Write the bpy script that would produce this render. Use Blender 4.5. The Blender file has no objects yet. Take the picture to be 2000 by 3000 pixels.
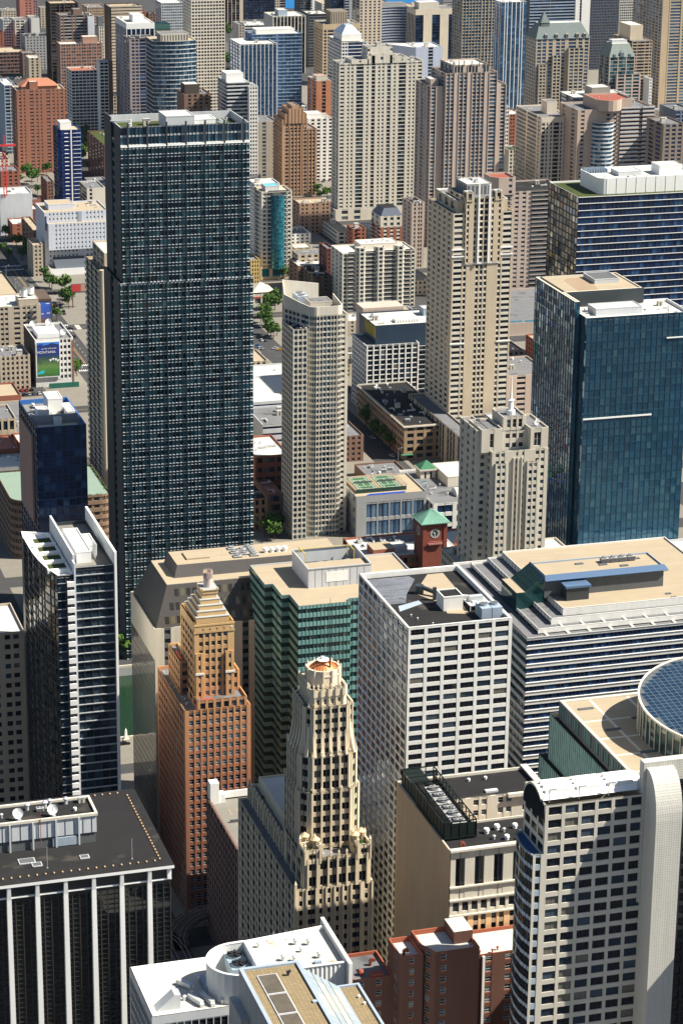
import bpy, math, random
import numpy as np
from mathutils import Vector, Matrix
R = math.radians
random.seed(7); np.random.seed(7)
scene = bpy.context.scene
COL = scene.collection

# ---------------------------------------------------------------- camera
CAMP = (0.0, 0.0, 412.0); FPX = 7432.0
yaw, pitch, roll = R(16.785), R(18.47), R(0.598)
fw = Vector((math.sin(yaw)*math.cos(pitch), math.cos(yaw)*math.cos(pitch), -math.sin(pitch)))
rt = Vector((math.cos(yaw), -math.sin(yaw), 0)); up = rt.cross(fw)
rt2 = rt*math.cos(roll)+up*math.sin(roll); up2 = -rt*math.sin(roll)+up*math.cos(roll)
cd = bpy.data.cameras.new('camera'); cam = bpy.data.objects.new('camera', cd); COL.objects.link(cam)
M = Matrix.Identity(4)
for i in range(3):
    M[i][0] = rt2[i]; M[i][1] = up2[i]; M[i][2] = -fw[i]; M[i][3] = CAMP[i]
cam.matrix_world = M
cd.sensor_fit = 'VERTICAL'; cd.sensor_height = 22.2; cd.lens = 22.2*FPX/3000.0
cd.clip_start = 1.0; cd.clip_end = 60000.0
scene.camera = cam
# ---------------------------------------------------------------- light
SUN_AZ, SUN_EL = 111.0, 48.0
world = bpy.data.worlds.new('World'); scene.world = world; world.use_nodes = True
nt = world.node_tree; nt.nodes.clear()
wo = nt.nodes.new('ShaderNodeOutputWorld'); bg = nt.nodes.new('ShaderNodeBackground'); sky = nt.nodes.new('ShaderNodeTexSky')
sky.sky_type = 'NISHITA'; sky.sun_disc = False; sky.sun_elevation = R(SUN_EL); sky.sun_rotation = R(SUN_AZ)
sky.altitude = 200; sky.air_density = 1.0; sky.dust_density = 1.0; sky.ozone_density = 1.0
bg.inputs['Strength'].default_value = 0.052
nt.links.new(sky.outputs[0], bg.inputs[0]); nt.links.new(bg.outputs[0], wo.inputs[0])
sl = bpy.data.lights.new('sun', 'SUN'); sl.energy = 5.0; sl.angle = R(0.53); sl.color = (1.0, 0.93, 0.80)
sun = bpy.data.objects.new('sun', sl); COL.objects.link(sun)
sd = Vector((math.sin(R(SUN_AZ))*math.cos(R(SUN_EL)), math.cos(R(SUN_AZ))*math.cos(R(SUN_EL)), math.sin(R(SUN_EL))))
sun.rotation_euler = (-sd).to_track_quat('-Z', 'Y').to_euler(); sun.location = (600, -200, 800)
scene.view_settings.view_transform = 'Standard'; scene.view_settings.look = 'None'
scene.view_settings.exposure = 1.05; scene.view_settings.gamma = 1.0
scene.render.engine = 'CYCLES'
scene.cycles.use_denoising = True
scene.cycles.max_bounces = 6; scene.cycles.diffuse_bounces = 3; scene.cycles.glossy_bounces = 3
scene.cycles.transmission_bounces = 2; scene.cycles.transparent_max_bounces = 4
scene.cycles.caustics_reflective = False; scene.cycles.caustics_refractive = False

def project(x, y, z):
    dx = np.asarray(x)-CAMP[0]; dy = np.asarray(y)-CAMP[1]; dz = np.asarray(z)-CAMP[2]
    zc = dx*fw[0]+dy*fw[1]+dz*fw[2]
    return 1000+FPX*(dx*rt2[0]+dy*rt2[1]+dz*rt2[2])/zc, 1500-FPX*(dx*up2[0]+dy*up2[1]+dz*up2[2])/zc, zc

# ---------------------------------------------------------------- materials
MATS = {}
def _new(name):
    m = bpy.data.materials.new(name); m.use_nodes = True
    n = m.node_tree.nodes; l = m.node_tree.links
    return m, n, l, n['Principled BSDF']
def _pos(n, l, scale):
    g = n.new('ShaderNodeNewGeometry'); mp = n.new('ShaderNodeMapping'); mp.inputs['Scale'].default_value = scale
    l.new(g.outputs['Position'], mp.inputs[0]); return mp.outputs[0]
def wall(name, rgb, var=0.12, rough=0.85, streak=0.14, spec=0.3, metal=0.0, fine=2.0):
    if name in MATS: return MATS[name]
    m, n, l, p = _new(name)
    n1 = n.new('ShaderNodeTexNoise'); n1.inputs['Scale'].default_value = 1.0; n1.inputs['Detail'].default_value = 4
    l.new(_pos(n, l, (.09, .09, .09)), n1.inputs['Vector'])
    n2 = n.new('ShaderNodeTexNoise'); n2.inputs['Scale'].default_value = 1.0; n2.inputs['Detail'].default_value = 3
    l.new(_pos(n, l, (.7, .7, .05)), n2.inputs['Vector'])
    n3 = n.new('ShaderNodeTexNoise'); n3.inputs['Scale'].default_value = 1.0; n3.inputs['Detail'].default_value = 2
    l.new(_pos(n, l, (fine, fine, fine)), n3.inputs['Vector'])
    a = n.new('ShaderNodeMath'); a.operation = 'MULTIPLY_ADD'; l.new(n1.outputs['Fac'], a.inputs[0]); a.inputs[1].default_value = var*2; a.inputs[2].default_value = 1-var
    b = n.new('ShaderNodeMath'); b.operation = 'MULTIPLY_ADD'; l.new(n2.outputs['Fac'], b.inputs[0]); b.inputs[1].default_value = streak*2; b.inputs[2].default_value = 1-streak
    c = n.new('ShaderNodeMath'); c.operation = 'MULTIPLY_ADD'; l.new(n3.outputs['Fac'], c.inputs[0]); c.inputs[1].default_value = var; c.inputs[2].default_value = 1-var/2
    ab = n.new('ShaderNodeMath'); ab.operation = 'MULTIPLY'; l.new(a.outputs[0], ab.inputs[0]); l.new(b.outputs[0], ab.inputs[1])
    abc = n.new('ShaderNodeMath'); abc.operation = 'MULTIPLY'; l.new(ab.outputs[0], abc.inputs[0]); l.new(c.outputs[0], abc.inputs[1])
    mx = n.new('ShaderNodeVectorMath'); mx.operation = 'SCALE'; mx.inputs[0].default_value = rgb; l.new(abc.outputs[0], mx.inputs['Scale'])
    l.new(mx.outputs[0], p.inputs['Base Color'])
    p.inputs['Roughness'].default_value = rough; p.inputs['Specular IOR Level'].default_value = spec; p.inputs['Metallic'].default_value = metal
    MATS[name] = m; return m
def grad(name, stops, z0, z1):
    "brick whose own colour changes with height"
    if name in MATS: return MATS[name]
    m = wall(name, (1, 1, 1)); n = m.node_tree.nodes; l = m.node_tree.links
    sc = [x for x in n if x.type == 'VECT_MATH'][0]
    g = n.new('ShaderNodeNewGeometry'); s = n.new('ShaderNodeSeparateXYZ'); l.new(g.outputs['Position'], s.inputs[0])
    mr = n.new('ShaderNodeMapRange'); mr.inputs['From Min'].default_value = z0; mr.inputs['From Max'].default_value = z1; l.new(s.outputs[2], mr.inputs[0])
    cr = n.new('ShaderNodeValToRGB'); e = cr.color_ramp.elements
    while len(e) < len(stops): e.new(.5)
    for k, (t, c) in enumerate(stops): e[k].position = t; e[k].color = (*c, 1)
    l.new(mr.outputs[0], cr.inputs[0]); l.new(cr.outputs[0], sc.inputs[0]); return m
def glass(name, cols, metal=0.35, rough=0.08, tilt=0.02, spec=0.6):
    "window glass; cols = [(share, rgb)] picked at random per pane (clear, tinted, blinds down)"
    if name in MATS: return MATS[name]
    m, n, l, p = _new(name)
    oi = n.new('ShaderNodeObjectInfo'); g = n.new('ShaderNodeNewGeometry')
    a = n.new('ShaderNodeMath'); a.operation = 'ADD'; l.new(oi.outputs['Random'], a.inputs[0]); l.new(g.outputs['Random Per Island'], a.inputs[1])
    f = n.new('ShaderNodeMath'); f.operation = 'FRACT'; l.new(a.outputs[0], f.inputs[0])
    cr = n.new('ShaderNodeValToRGB'); cr.color_ramp.interpolation = 'CONSTANT'; e = cr.color_ramp.elements
    while len(e) < len(cols): e.new(.5)
    t = 0
    for k, (s, c) in enumerate(cols): e[k].position = t; e[k].color = (*c, 1); t += s
    l.new(f.outputs[0], cr.inputs[0]); l.new(cr.outputs[0], p.inputs['Base Color'])
    w = n.new('ShaderNodeTexWhiteNoise'); w.noise_dimensions = '1D'; l.new(f.outputs[0], w.inputs['W'])
    s1 = n.new('ShaderNodeVectorMath'); s1.operation = 'SUBTRACT'; l.new(w.outputs['Color'], s1.inputs[0]); s1.inputs[1].default_value = (.5, .5, .5)
    s2 = n.new('ShaderNodeVectorMath'); s2.operation = 'SCALE'; l.new(s1.outputs[0], s2.inputs[0]); s2.inputs['Scale'].default_value = tilt
    s3 = n.new('ShaderNodeVectorMath'); s3.operation = 'ADD'; l.new(s2.outputs[0], s3.inputs[0]); l.new(g.outputs['Normal'], s3.inputs[1])
    s4 = n.new('ShaderNodeVectorMath'); s4.operation = 'NORMALIZE'; l.new(s3.outputs[0], s4.inputs[0]); l.new(s4.outputs[0], p.inputs['Normal'])
    p.inputs['Metallic'].default_value = metal; p.inputs['Roughness'].default_value = rough; p.inputs['Specular IOR Level'].default_value = spec
    MATS[name] = m; return m
def roofmat(name, rgb, var=0.25, patch=None, rough=0.95):
    if name in MATS: return MATS[name]
    m, n, l, p = _new(name)
    n1 = n.new('ShaderNodeTexNoise'); n1.inputs['Scale'].default_value = 1; n1.inputs['Detail'].default_value = 5; l.new(_pos(n, l, (.16, .16, .16)), n1.inputs['Vector'])
    n2 = n.new('ShaderNodeTexNoise'); n2.inputs['Scale'].default_value = 1; n2.inputs['Detail'].default_value = 2; l.new(_pos(n, l, (3, 3, 3)), n2.inputs['Vector'])
    n3 = n.new('ShaderNodeTexNoise'); n3.inputs['Scale'].default_value = 1; n3.inputs['Detail'].default_value = 2; l.new(_pos(n, l, (.05, .8, .1)), n3.inputs['Vector'])
    a = n.new('ShaderNodeMath'); a.operation = 'ADD'; l.new(n1.outputs['Fac'], a.inputs[0]); l.new(n2.outputs['Fac'], a.inputs[1])
    a2 = n.new('ShaderNodeMath'); a2.operation = 'ADD'; l.new(a.outputs[0], a2.inputs[0]); l.new(n3.outputs['Fac'], a2.inputs[1])
    b = n.new('ShaderNodeMath'); b.operation = 'MULTIPLY_ADD'; l.new(a2.outputs[0], b.inputs[0]); b.inputs[1].default_value = var*1.3; b.inputs[2].default_value = 1-var*1.95
    s = n.new('ShaderNodeVectorMath'); s.operation = 'SCALE'; s.inputs[0].default_value = rgb; l.new(b.outputs[0], s.inputs['Scale'])
    out = s.outputs[0]
    if patch:
        n4 = n.new('ShaderNodeTexNoise'); n4.inputs['Scale'].default_value = 1; n4.inputs['Detail'].default_value = 3; l.new(_pos(n, l, (.1, .13, .1)), n4.inputs['Vector'])
        cr = n.new('ShaderNodeValToRGB'); cr.color_ramp.elements[0].position = .60; cr.color_ramp.elements[1].position = .70; l.new(n4.outputs['Fac'], cr.inputs[0])
        mx = n.new('ShaderNodeMix'); mx.data_type = 'RGBA'; l.new(cr.outputs[0], mx.inputs[0]); l.new(out, mx.inputs[6]); mx.inputs[7].default_value = (*patch, 1); out = mx.outputs[2]
    l.new(out, p.inputs['Base Color']); p.inputs['Roughness'].default_value = rough; p.inputs['Specular IOR Level'].default_value = .15
    MATS[name] = m; return m
def plain(name, rgb, rough=.6, metal=0, spec=.4):
    if name in MATS: return MATS[name]
    m, n, l, p = _new(name); p.inputs['Base Color'].default_value = (*rgb, 1); p.inputs['Roughness'].default_value = rough
    p.inputs['Metallic'].default_value = metal; p.inputs['Specular IOR Level'].default_value = spec; MATS[name] = m; return m

WHITE = wall('white concrete', (.70, .69, .655)); CREAM = wall('cream concrete', (.60, .56, .475)); LIME = wall('limestone', (.52, .48, .40))
TERRA = wall('cream terracotta', (.68, .585, .43), .16); TAN = wall('tan concrete', (.50, .42, .305)); PINK = wall('pink granite', (.46, .375, .32))
RED = wall('red brick', (.30, .11, .07), .2); BROWN = wall('brown brick', (.20, .12, .085), .2); DKBROWN = wall('dark brown brick', (.085, .06, .045), .2)
PURPLE = wall('purple brown brick', (.20, .125, .105), .15); ORANGE = wall('orange brick', (.40, .17, .09), .18); GREY = wall('grey concrete', (.34, .345, .35))
LGREY = wall('light grey panel', (.50, .52, .54)); DKGREY = wall('dark grey panel', (.10, .105, .11)); BLACK = wall('black metal', (.018, .019, .022), rough=.45)
SILVER = wall('silver metal', (.55, .57, .58), .05, .4, .05, .5, .3); PAINT = wall('white paint', (.78, .78, .76), .05, .6, .06)
STEEL = wall('dark steel', (.045, .055, .062), .1, .4, .05, .5, .3); BLUEGREY = wall('blue grey panel', (.30, .36, .43)); OCHRE = wall('ochre stucco', (.74, .47, .25), .1)
YELLOW = wall('yellow brick', (.55, .40, .16)); BUFF = wall('buff brick', (.44, .375, .29), .16); MAROON = wall('maroon brick', (.15, .055, .042), .2)
COPPERGREEN = wall('green copper', (.15, .31, .245), .15); COPPER = wall('bright copper', (.62, .22, .08), .2, .45, .1, .5, .35); SLATE = wall('slate', (.13, .15, .17))
REDTILE = wall('red clay tile', (.26, .075, .05), .2); GREENROOF = wall('green painted roof', (.04, .15, .08)); RUST = wall('red primer paint', (.27, .075, .05))
GRAVEL = roofmat('tan gravel roof', (.35, .29, .205), .16); TAR = roofmat('tar roof', (.021, .0205, .0215), .30, (.055, .05, .043)); MEMB = roofmat('white membrane roof', (.50, .49, .45), .12)
GREYROOF = roofmat('grey roof', (.15, .152, .16), .25, (.08, .08, .085)); STAINED = roofmat('stained white roof', (.50, .48, .42), .10, (.22, .155, .125)); GRASSROOF = roofmat('planted roof', (.05, .065, .02), .5)
ASPHALT = roofmat('asphalt', (.055, .055, .057), .25, (.075, .075, .075)); PAVE = roofmat('pavement', (.19, .175, .15), .2); DECK = roofmat('parking deck', (.20, .19, .17), .2)
LINE = plain('road paint', (.75, .75, .72), .7); YLINE = plain('yellow road paint', (.65, .40, .08), .7)
G_DARK = glass('dark office glass', [(.56, (.006, .009, .017)), (.24, (.016, .030, .052)), (.12, (.05, .075, .105)), (.08, (.15, .14, .12))], .08, .08, .02, .35)
G_BLUE = glass('blue tinted glass', [(.5, (.045, .11, .22)), (.3, (.075, .17, .32)), (.2, (.15, .28, .45))], .45, .07)
G_NAVY = glass('deep blue glass', [(.55, (.008, .024, .085)), (.28, (.014, .05, .155)), (.17, (.04, .11, .26))], .4, .06)
G_TEAL = glass('teal glass', [(.36, (.012, .036, .055)), (.27, (.035, .12, .155)), (.24, (.07, .20, .245)), (.13, (.14, .31, .35))], .35, .07, .04)
G_GREEN = glass('green glass', [(.55, (.022, .065, .068)), (.25, (.045, .11, .11)), (.2, (.13, .18, .15))], .4, .07)
G_BLACK = glass('black glass', [(.75, (.006, .007, .009)), (.25, (.015, .017, .02))], .25, .05, .012)
G_APT = glass('apartment glass', [(.48, (.014, .026, .045)), (.3, (.045, .10, .155)), (.22, (.16, .20, .23))], .25)
G_APTBLUE = glass('pale blue apartment glass', [(.4, (.02, .055, .10)), (.35, (.06, .15, .24)), (.25, (.14, .27, .38))], .4)
G_MIRROR = glass('mirror glass', [(.5, (.05, .10, .14)), (.3, (.07, .14, .19)), (.2, (.03, .06, .09))], .8, .04, .03)
TEALSPAN = glass('teal spandrel glass', [(.6, (.17, .36, .34)), (.4, (.22, .43, .40))], .15, .18, .01)
FRAMEW = plain('pale window frame', (.5, .5, .47)); FRAMED = plain('dark window frame', (.03, .032, .036), .4)

# ---------------------------------------------------------------- mesh builder
class MB:
    def __init__(s): s.q = []; s.qm = []; s.g = []; s.gm = []
    def quads(s, P, m=0):
        P = np.asarray(P, float).reshape(-1, 4, 3); s.q.append(P); s.qm.append(np.full(len(P), m)); return s
    def face(s, pts, m=0):
        if len(pts) == 4: return s.quads([pts], m)
        s.g.append([tuple(p) for p in pts]); s.gm.append(m); return s
    def box(s, x0, y0, z0, x1, y1, z1, m=0, bottom=True):
        a, b, c, d = (x0, y0), (x1, y0), (x1, y1), (x0, y1)
        return s.prism([a, b, c, d], z0, z1, m, m if bottom else None)
    def prism(s, poly, z0, z1, m=0, bottom=None, top=True, topm=None):
        n = len(poly); Q = []
        for i in range(n):
            p = poly[i]; q = poly[(i+1) % n]
            Q.append([(p[0], p[1], z0), (q[0], q[1], z0), (q[0], q[1], z1), (p[0], p[1], z1)])
        s.quads(Q, m)
        if top: s.face([(p[0], p[1], z1) for p in poly], m if topm is None else topm)
        if bottom is not None: s.face([(p[0], p[1], z0) for p in reversed(poly)], bottom)
        return s
    def frustum(s, poly, z0, poly2, z1, m=0, top=True, topm=None):
        n = len(poly)
        for i in range(n):
            j = (i+1) % n
            s.quads([[(*poly[i][:2], z0), (*poly[j][:2], z0), (*poly2[j][:2], z1), (*poly2[i][:2], z1)]], m)
        if top: s.face([(*p[:2], z1) for p in poly2], m if topm is None else topm)
        return s
    def cone(s, poly, z0, apex, m=0):
        n = len(poly)
        for i in range(n): s.face([(*poly[i][:2], z0), (*poly[(i+1) % n][:2], z0), apex], m)
        return s
    def cyl(s, x, y, z0, z1, r0, r1=None, n=10, m=0, topm=None, top=True):
        r1 = r0 if r1 is None else r1
        return s.frustum(circ(x, y, r0, n), z0, circ(x, y, r1, n), z1, m, top, topm)
    def bar(s, a, b, r=.1, m=0):
        a = Vector(a); b = Vector(b); d = (b-a); L = d.length
        if L < 1e-6: return s
        d /= L; h = Vector((0, 0, 1)) if abs(d.z) < .9 else Vector((1, 0, 0)); u = d.cross(h).normalized()*r; v = d.cross(u).normalized()*r
        c = [a+u+v, a-u+v, a-u-v, a+u-v]; e = [x+(b-a) for x in c]
        for i in range(4): j = (i+1) % 4; s.quads([[c[j], c[i], e[i], e[j]]], m)
        s.quads([c], m); s.quads([e[::-1]], m); return s
    def build(s, name, mats, parent=None, off=None, kind=None, smooth=False):
        if not isinstance(mats, (list, tuple)): mats = [mats]
        me = s.mesh(name, mats, off if off is not None else (tuple(parent.location) if parent is not None and parent.type == 'EMPTY' else (0, 0, 0)), smooth)
        o = bpy.data.objects.new(name, me); COL.objects.link(o)
        if parent is not None: o.parent = parent
        if kind: o['kind'] = kind
        return o
    def mesh(s, name, mats, off=(0, 0, 0), smooth=False):
        V = np.concatenate([q.reshape(-1, 3) for q in s.q]) if s.q else np.zeros((0, 3))
        nq = len(V)//4
        gv = [p for f in s.g for p in f]
        if gv: V = np.concatenate([V, np.array(gv, float)])
        V = V-np.array(off, float)
        tot = np.concatenate([np.full(nq, 4), np.array([len(f) for f in s.g], int)]).astype(np.int32)
        mi = np.concatenate([np.concatenate(s.qm) if s.qm else np.zeros(0), np.array(s.gm)]).astype(np.int32)
        st = np.concatenate([[0], np.cumsum(tot)[:-1]]).astype(np.int32) if len(tot) else np.zeros(0, np.int32)
        me = bpy.data.meshes.new(name); me.vertices.add(len(V)); me.vertices.foreach_set('co', V.astype(np.float32).ravel())
        me.loops.add(len(V)); me.loops.foreach_set('vertex_index', np.arange(len(V), dtype=np.int32))
        me.polygons.add(len(tot)); me.polygons.foreach_set('loop_start', st); me.polygons.foreach_set('material_index', mi)
        for m in mats: me.materials.append(m)
        me.update(calc_edges=True); me.validate()
        if smooth:
            for p in me.polygons: p.use_smooth = True
        return me
def circ(x, y, r, n=12, a0=0): return [(x+r*math.cos(a0+2*math.pi*i/n), y+r*math.sin(a0+2*math.pi*i/n)) for i in range(n)]
def arc(x, y, r, a0, a1, n): return [(x+r*math.cos(R(a0+(a1-a0)*i/n)), y+r*math.sin(R(a0+(a1-a0)*i/n))) for i in range(n+1)]
def rect(x0, y0, x1, y1): return [(x0, y0), (x1, y0), (x1, y1), (x0, y1)]
def inset(poly, d):
    n = len(poly); out = []
    for i in range(n):
        a = Vector(poly[i-1][:2]); b = Vector(poly[i][:2]); c = Vector(poly[(i+1) % n][:2])
        u = (b-a).normalized(); v = (c-b).normalized(); n1 = Vector((-u.y, u.x)); n2 = Vector((-v.y, v.x))
        k = 1+n1.dot(n2); k = max(k, .3); p = b+(n1+n2)*(d/k); out.append((p.x, p.y))
    return out

# ---------------------------------------------------------------- things
def tag(o, label, cat, group=None, kind=None):
    if label: o['label'] = label
    if cat: o['category'] = cat
    if group: o['group'] = group
    if kind: o['kind'] = kind
    return o
WINS = {}
def thing(name, label, cat, loc, group=None):
    o = bpy.data.objects.new(name, None); COL.objects.link(o); o.location = loc; o.empty_display_size = 1
    tag(o, label, cat, group); WINS[o.name] = []; return o
def part(root, name, mb, mats, kind=None, label=None):
    o = mb.build(name, mats, root, kind=kind)
    if label: o['label'] = label
    return o
WID = {'p': .5, 'P': 1.1, 'n': .12, 'm': .12, 'w': 1., 'W': 2., 'v': .6, 's': 1., 'S': 4., 'b': 1.8, 'h': .3}
def Fs(pat, nf, wh=.55, **k):
    d = dict(pat=pat, nf=nf, wh=wh, d=.45, sill=.5, proud=.08, hor=False, bal=0, ledge=None, glass=None, spm=1, rail=1.0, mp=None, base=0, top=0, frame=None); d.update(k); return d
def lbox(A, faces):
    A = np.asarray(A, float).reshape(-1, 6); u0, u1, n0, n1, z0, z1 = A.T; out = []
    def q(*c): out.append(np.stack([np.stack(p, -1) for p in c], 1))
    if 'F' in faces: q((u0, n1, z0), (u1, n1, z0), (u1, n1, z1), (u0, n1, z1))
    if 'L' in faces: q((u0, n0, z0), (u0, n1, z0), (u0, n1, z1), (u0, n0, z1))
    if 'R' in faces: q((u1, n1, z0), (u1, n0, z0), (u1, n0, z1), (u1, n1, z1))
    if 'T' in faces: q((u0, n1, z1), (u1, n1, z1), (u1, n0, z1), (u0, n0, z1))
    if 'B' in faces: q((u0, n0, z0), (u1, n0, z0), (u1, n1, z0), (u0, n1, z0))
    return np.concatenate(out)
def facade(root, mb, p, q, z0, z1, S, gl, fr):
    p = np.array(p[:2], float); q = np.array(q[:2], float); Wd = np.linalg.norm(q-p); u = (q-p)/Wd; nrm = np.array([u[1], -u[0]])
    def world(Q): return np.stack([p[0]+Q[..., 0]*u[0]+Q[..., 1]*nrm[0], p[1]+Q[..., 0]*u[1]+Q[..., 1]*nrm[1], Q[..., 2]], -1)
    def put(A, faces, m):
        if len(A): mb.quads(world(lbox(A, faces)), m)
    pat = S['pat']; d = S['d']; wd = [WID[c]*(S.get('ww', 1) if c in 'wWvb' else 1) for c in pat]; sc = Wd/sum(wd)
    e = np.concatenate([[0], np.cumsum(np.array(wd)*sc)])
    pr = S['proud']; fpier, fsp = (-pr, 0.0) if S['hor'] else (0.0, -pr)
    b0, t0 = z0+S['base'], z1-S['top']
    nf = S['nf'] or max(1, round((t0-b0)/3.0))
    run = []; runs = []
    for i, c in enumerate(pat):
        if c in 'pPsSh':
            f = fpier if c in 'pP' else (0.0 if not (S['hor'] and c in 'pP') else -pr)
            if c == 'h': f = S.get('hp', .35)
            fc = 'F'+('L' if i > 0 or c == 'h' else '')+('R' if i < len(pat)-1 or c == 'h' else '')
            put([(e[i], e[i+1], -d, f, z0, z1)], fc, 0)
            if c in 'sS':
                if run: runs.append(run); run = []
            else: pass
        elif c in 'nm':
            put([(e[i], e[i+1], -d, S['mp'] if S['mp'] is not None else fsp+.05, b0, t0)], 'FLR', 2)
        else:
            pass
        if c not in 'sS': run.append(i)
    if run: runs.append(run)
    if not any(c in 'wWvb' for c in pat): return
    fh = (t0-b0)/nf; zb = b0+fh*np.arange(nf)
    if S['base']: put([(0, Wd, -d, .02, z0, b0)], 'FT', 0)
    if S['top']: put([(0, Wd, -d, .02, t0, z1)], 'FTB', 0)
    for rn in runs:
        segs = []; cur = []; kind = None
        for i in rn:
            k = 'b' if pat[i] == 'b' else 'w'
            if pat[i] in 'pPnmh': k = kind or 'w'
            if kind is not None and k != kind: segs.append((kind, cur)); cur = []
            kind = k; cur.append(i)
        if cur: segs.append((kind, cur))
        for kind, idx in segs:
            ua, ub = e[idx[0]], e[idx[-1]+1]
            wh = S['wh'] if kind == 'w' else S.get('bwh', .80)
            so = (1-wh)*S['sill']*fh; wlo = zb+so; whi = wlo+wh*fh
            lo = np.concatenate([[b0], whi]); hi = np.concatenate([wlo, [t0]])
            ok = hi-lo > .02; lo, hi = lo[ok], hi[ok]; n = len(lo); o = np.ones(n)
            if kind == 'w' or not S['bal']:
                put(np.stack([ua*o, ub*o, -d*o, fsp*o, lo, hi], 1), 'FTB', S['spm'])
                if S['ledge']:
                    lh, lo_ = S['ledge']
                    if S.get('ledge2'): put(np.stack([ua*o, ub*o, fsp*o, (fsp+lo_*.7)*o, lo-.06, lo+.16], 1), 'FTB', 3)
                    put(np.stack([ua*o, ub*o, fsp*o, (fsp+lo_)*o, hi-lh, hi], 1), 'FTB', 3)
            else:
                put(np.stack([ua*o, ub*o, -d*o, S['bal']*o, lo, hi], 1), 'FLRTB', S['spm'])
                put(np.stack([ua*o, ub*o, (S['bal']-.08)*o, (S['bal']-.01)*o, hi, hi+S['rail']], 1), 'FT', 3)
            for i in idx:
                if pat[i] in 'wWvb':
                    for zz, z2 in zip(wlo, whi): pass
                    w_ = e[i+1]-e[i]; cu = (e[i]+e[i+1])/2
                    xy = p+u*cu+nrm*(-d+.04)
                    WINS[root.name].append((np.full(nf, xy[0]), np.full(nf, xy[1]), (wlo+whi)/2, w_, wh*fh, math.atan2(u[1], u[0]), S['glass'] or gl, S['frame'] or fr))
HIDE = Fs('S', 1)
def tier(root, poly, z0, z1, wallm, gl, roof, faces, par=1.0, fr=None, sp=None, mul=None, led=None, cap=None, pt=.35, wname='wall', rname='roof'):
    fr = fr or FRAMED; mb = MB(); n = len(poly); dmax = .45
    for i in range(n):
        S = faces.get(i, faces.get('*')) or HIDE; dmax = max(dmax, S['d'])
        a, b = poly[i], poly[(i+1) % n]
        facade(root, mb, a, b, z0, z1, S, gl, fr)
    ins = inset(poly, dmax); zr = z1-par
    Q = []
    for i in range(n):
        a, b = ins[i], ins[(i+1) % n]; Q.append([(*a, z0), (*b, z0), (*b, zr), (*a, zr)])
    mb.quads(Q, 0)
    ip = inset(poly, max(pt, .1)); Q = []; Q2 = []
    for i in range(n):
        j = (i+1) % n
        Q.append([(*poly[i][:2], z1), (*poly[j][:2], z1), (*ip[j], z1), (*ip[i], z1)])
        Q2.append([(*ip[j], zr), (*ip[i], zr), (*ip[i], z1), (*ip[j], z1)])
    mb.quads(Q, 4); mb.quads(Q2, 4)
    mats = [wallm, sp or wallm, mul or FRAMED, led or wallm, cap or wallm]
    o = part(root, wname, mb, mats)
    r = None
    if roof is not None:
        rb = MB(); pts = inset(poly, .05); rb.face([(*q, zr) for q in pts], 0); r = part(root, rname, rb, roof)
    return o
WCACHE = {}
def finish(root, minpx=8.0, cap=300):
    L = WINS.pop(root.name, [])
    if not L: return
    X = np.concatenate([a[0] for a in L]); Yv = np.concatenate([a[1] for a in L]); Z = np.concatenate([a[2] for a in L]); n = [len(a[0]) for a in L]
    Wv = np.repeat([a[3] for a in L], n); H = np.repeat([a[4] for a in L], n); A = np.repeat([a[5] for a in L], n); idx = np.repeat(np.arange(len(L)), n)
    px, py, zc = project(X, Yv, Z)
    ux, uy, uz = project(X+np.cos(A)*Wv, Yv+np.sin(A)*Wv, Z); wpx = np.hypot(ux-px, uy-py); hpx = H*FPX/zc*.93
    nx, ny = np.sin(A), -np.cos(A); facing = ((CAMP[0]-X)*nx+(CAMP[1]-Yv)*ny) > 0
    inside = (px > -10) & (px < 2010) & (py > -10) & (py < 3010)
    area = wpx*hpx*facing*inside; ok = (np.maximum(wpx, hpx) >= minpx) & (np.minimum(wpx, hpx) >= 3.5) & (area > 0)
    order = np.argsort(-area); order = [i for i in order if ok[i]][:cap]; sel = np.zeros(len(X), bool); sel[order] = True
    loc = root.location; link = COL.objects.link
    for i in order:
        g, f = L[idx[i]][6], L[idx[i]][7]; key = (round(Wv[i], 2), round(H[i], 2), g.name, f.name); me = WCACHE.get(key)
        if me is None: me = WCACHE[key] = winmesh(Wv[i], H[i], g, f)
        o = bpy.data.objects.new('window', me); o.location = (X[i]-loc[0], Yv[i]-loc[1], Z[i]-loc[2]); o.rotation_euler[2] = A[i]; o.parent = root; link(o)
    rest = ~sel
    if rest.any():
        mats = []; mb = MB()
        for g in {a[6].name: a[6] for a in L}.values():
            mk = rest & np.array([L[k][6].name == g.name for k in range(len(L))])[idx]
            if not mk.any(): continue
            cx, cy, cz, w, h, a = X[mk], Yv[mk], Z[mk], Wv[mk]/2, H[mk]/2, A[mk]; c, s = np.cos(a), np.sin(a)
            Q = np.stack([np.stack([cx-c*w, cy-s*w, cz-h], 1), np.stack([cx+c*w, cy+s*w, cz-h], 1), np.stack([cx+c*w, cy+s*w, cz+h], 1), np.stack([cx-c*w, cy-s*w, cz+h], 1)], 1)
            mb.quads(Q, len(mats)); mats.append(g)
        part(root, 'window', mb, mats, kind='stuff')
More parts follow.
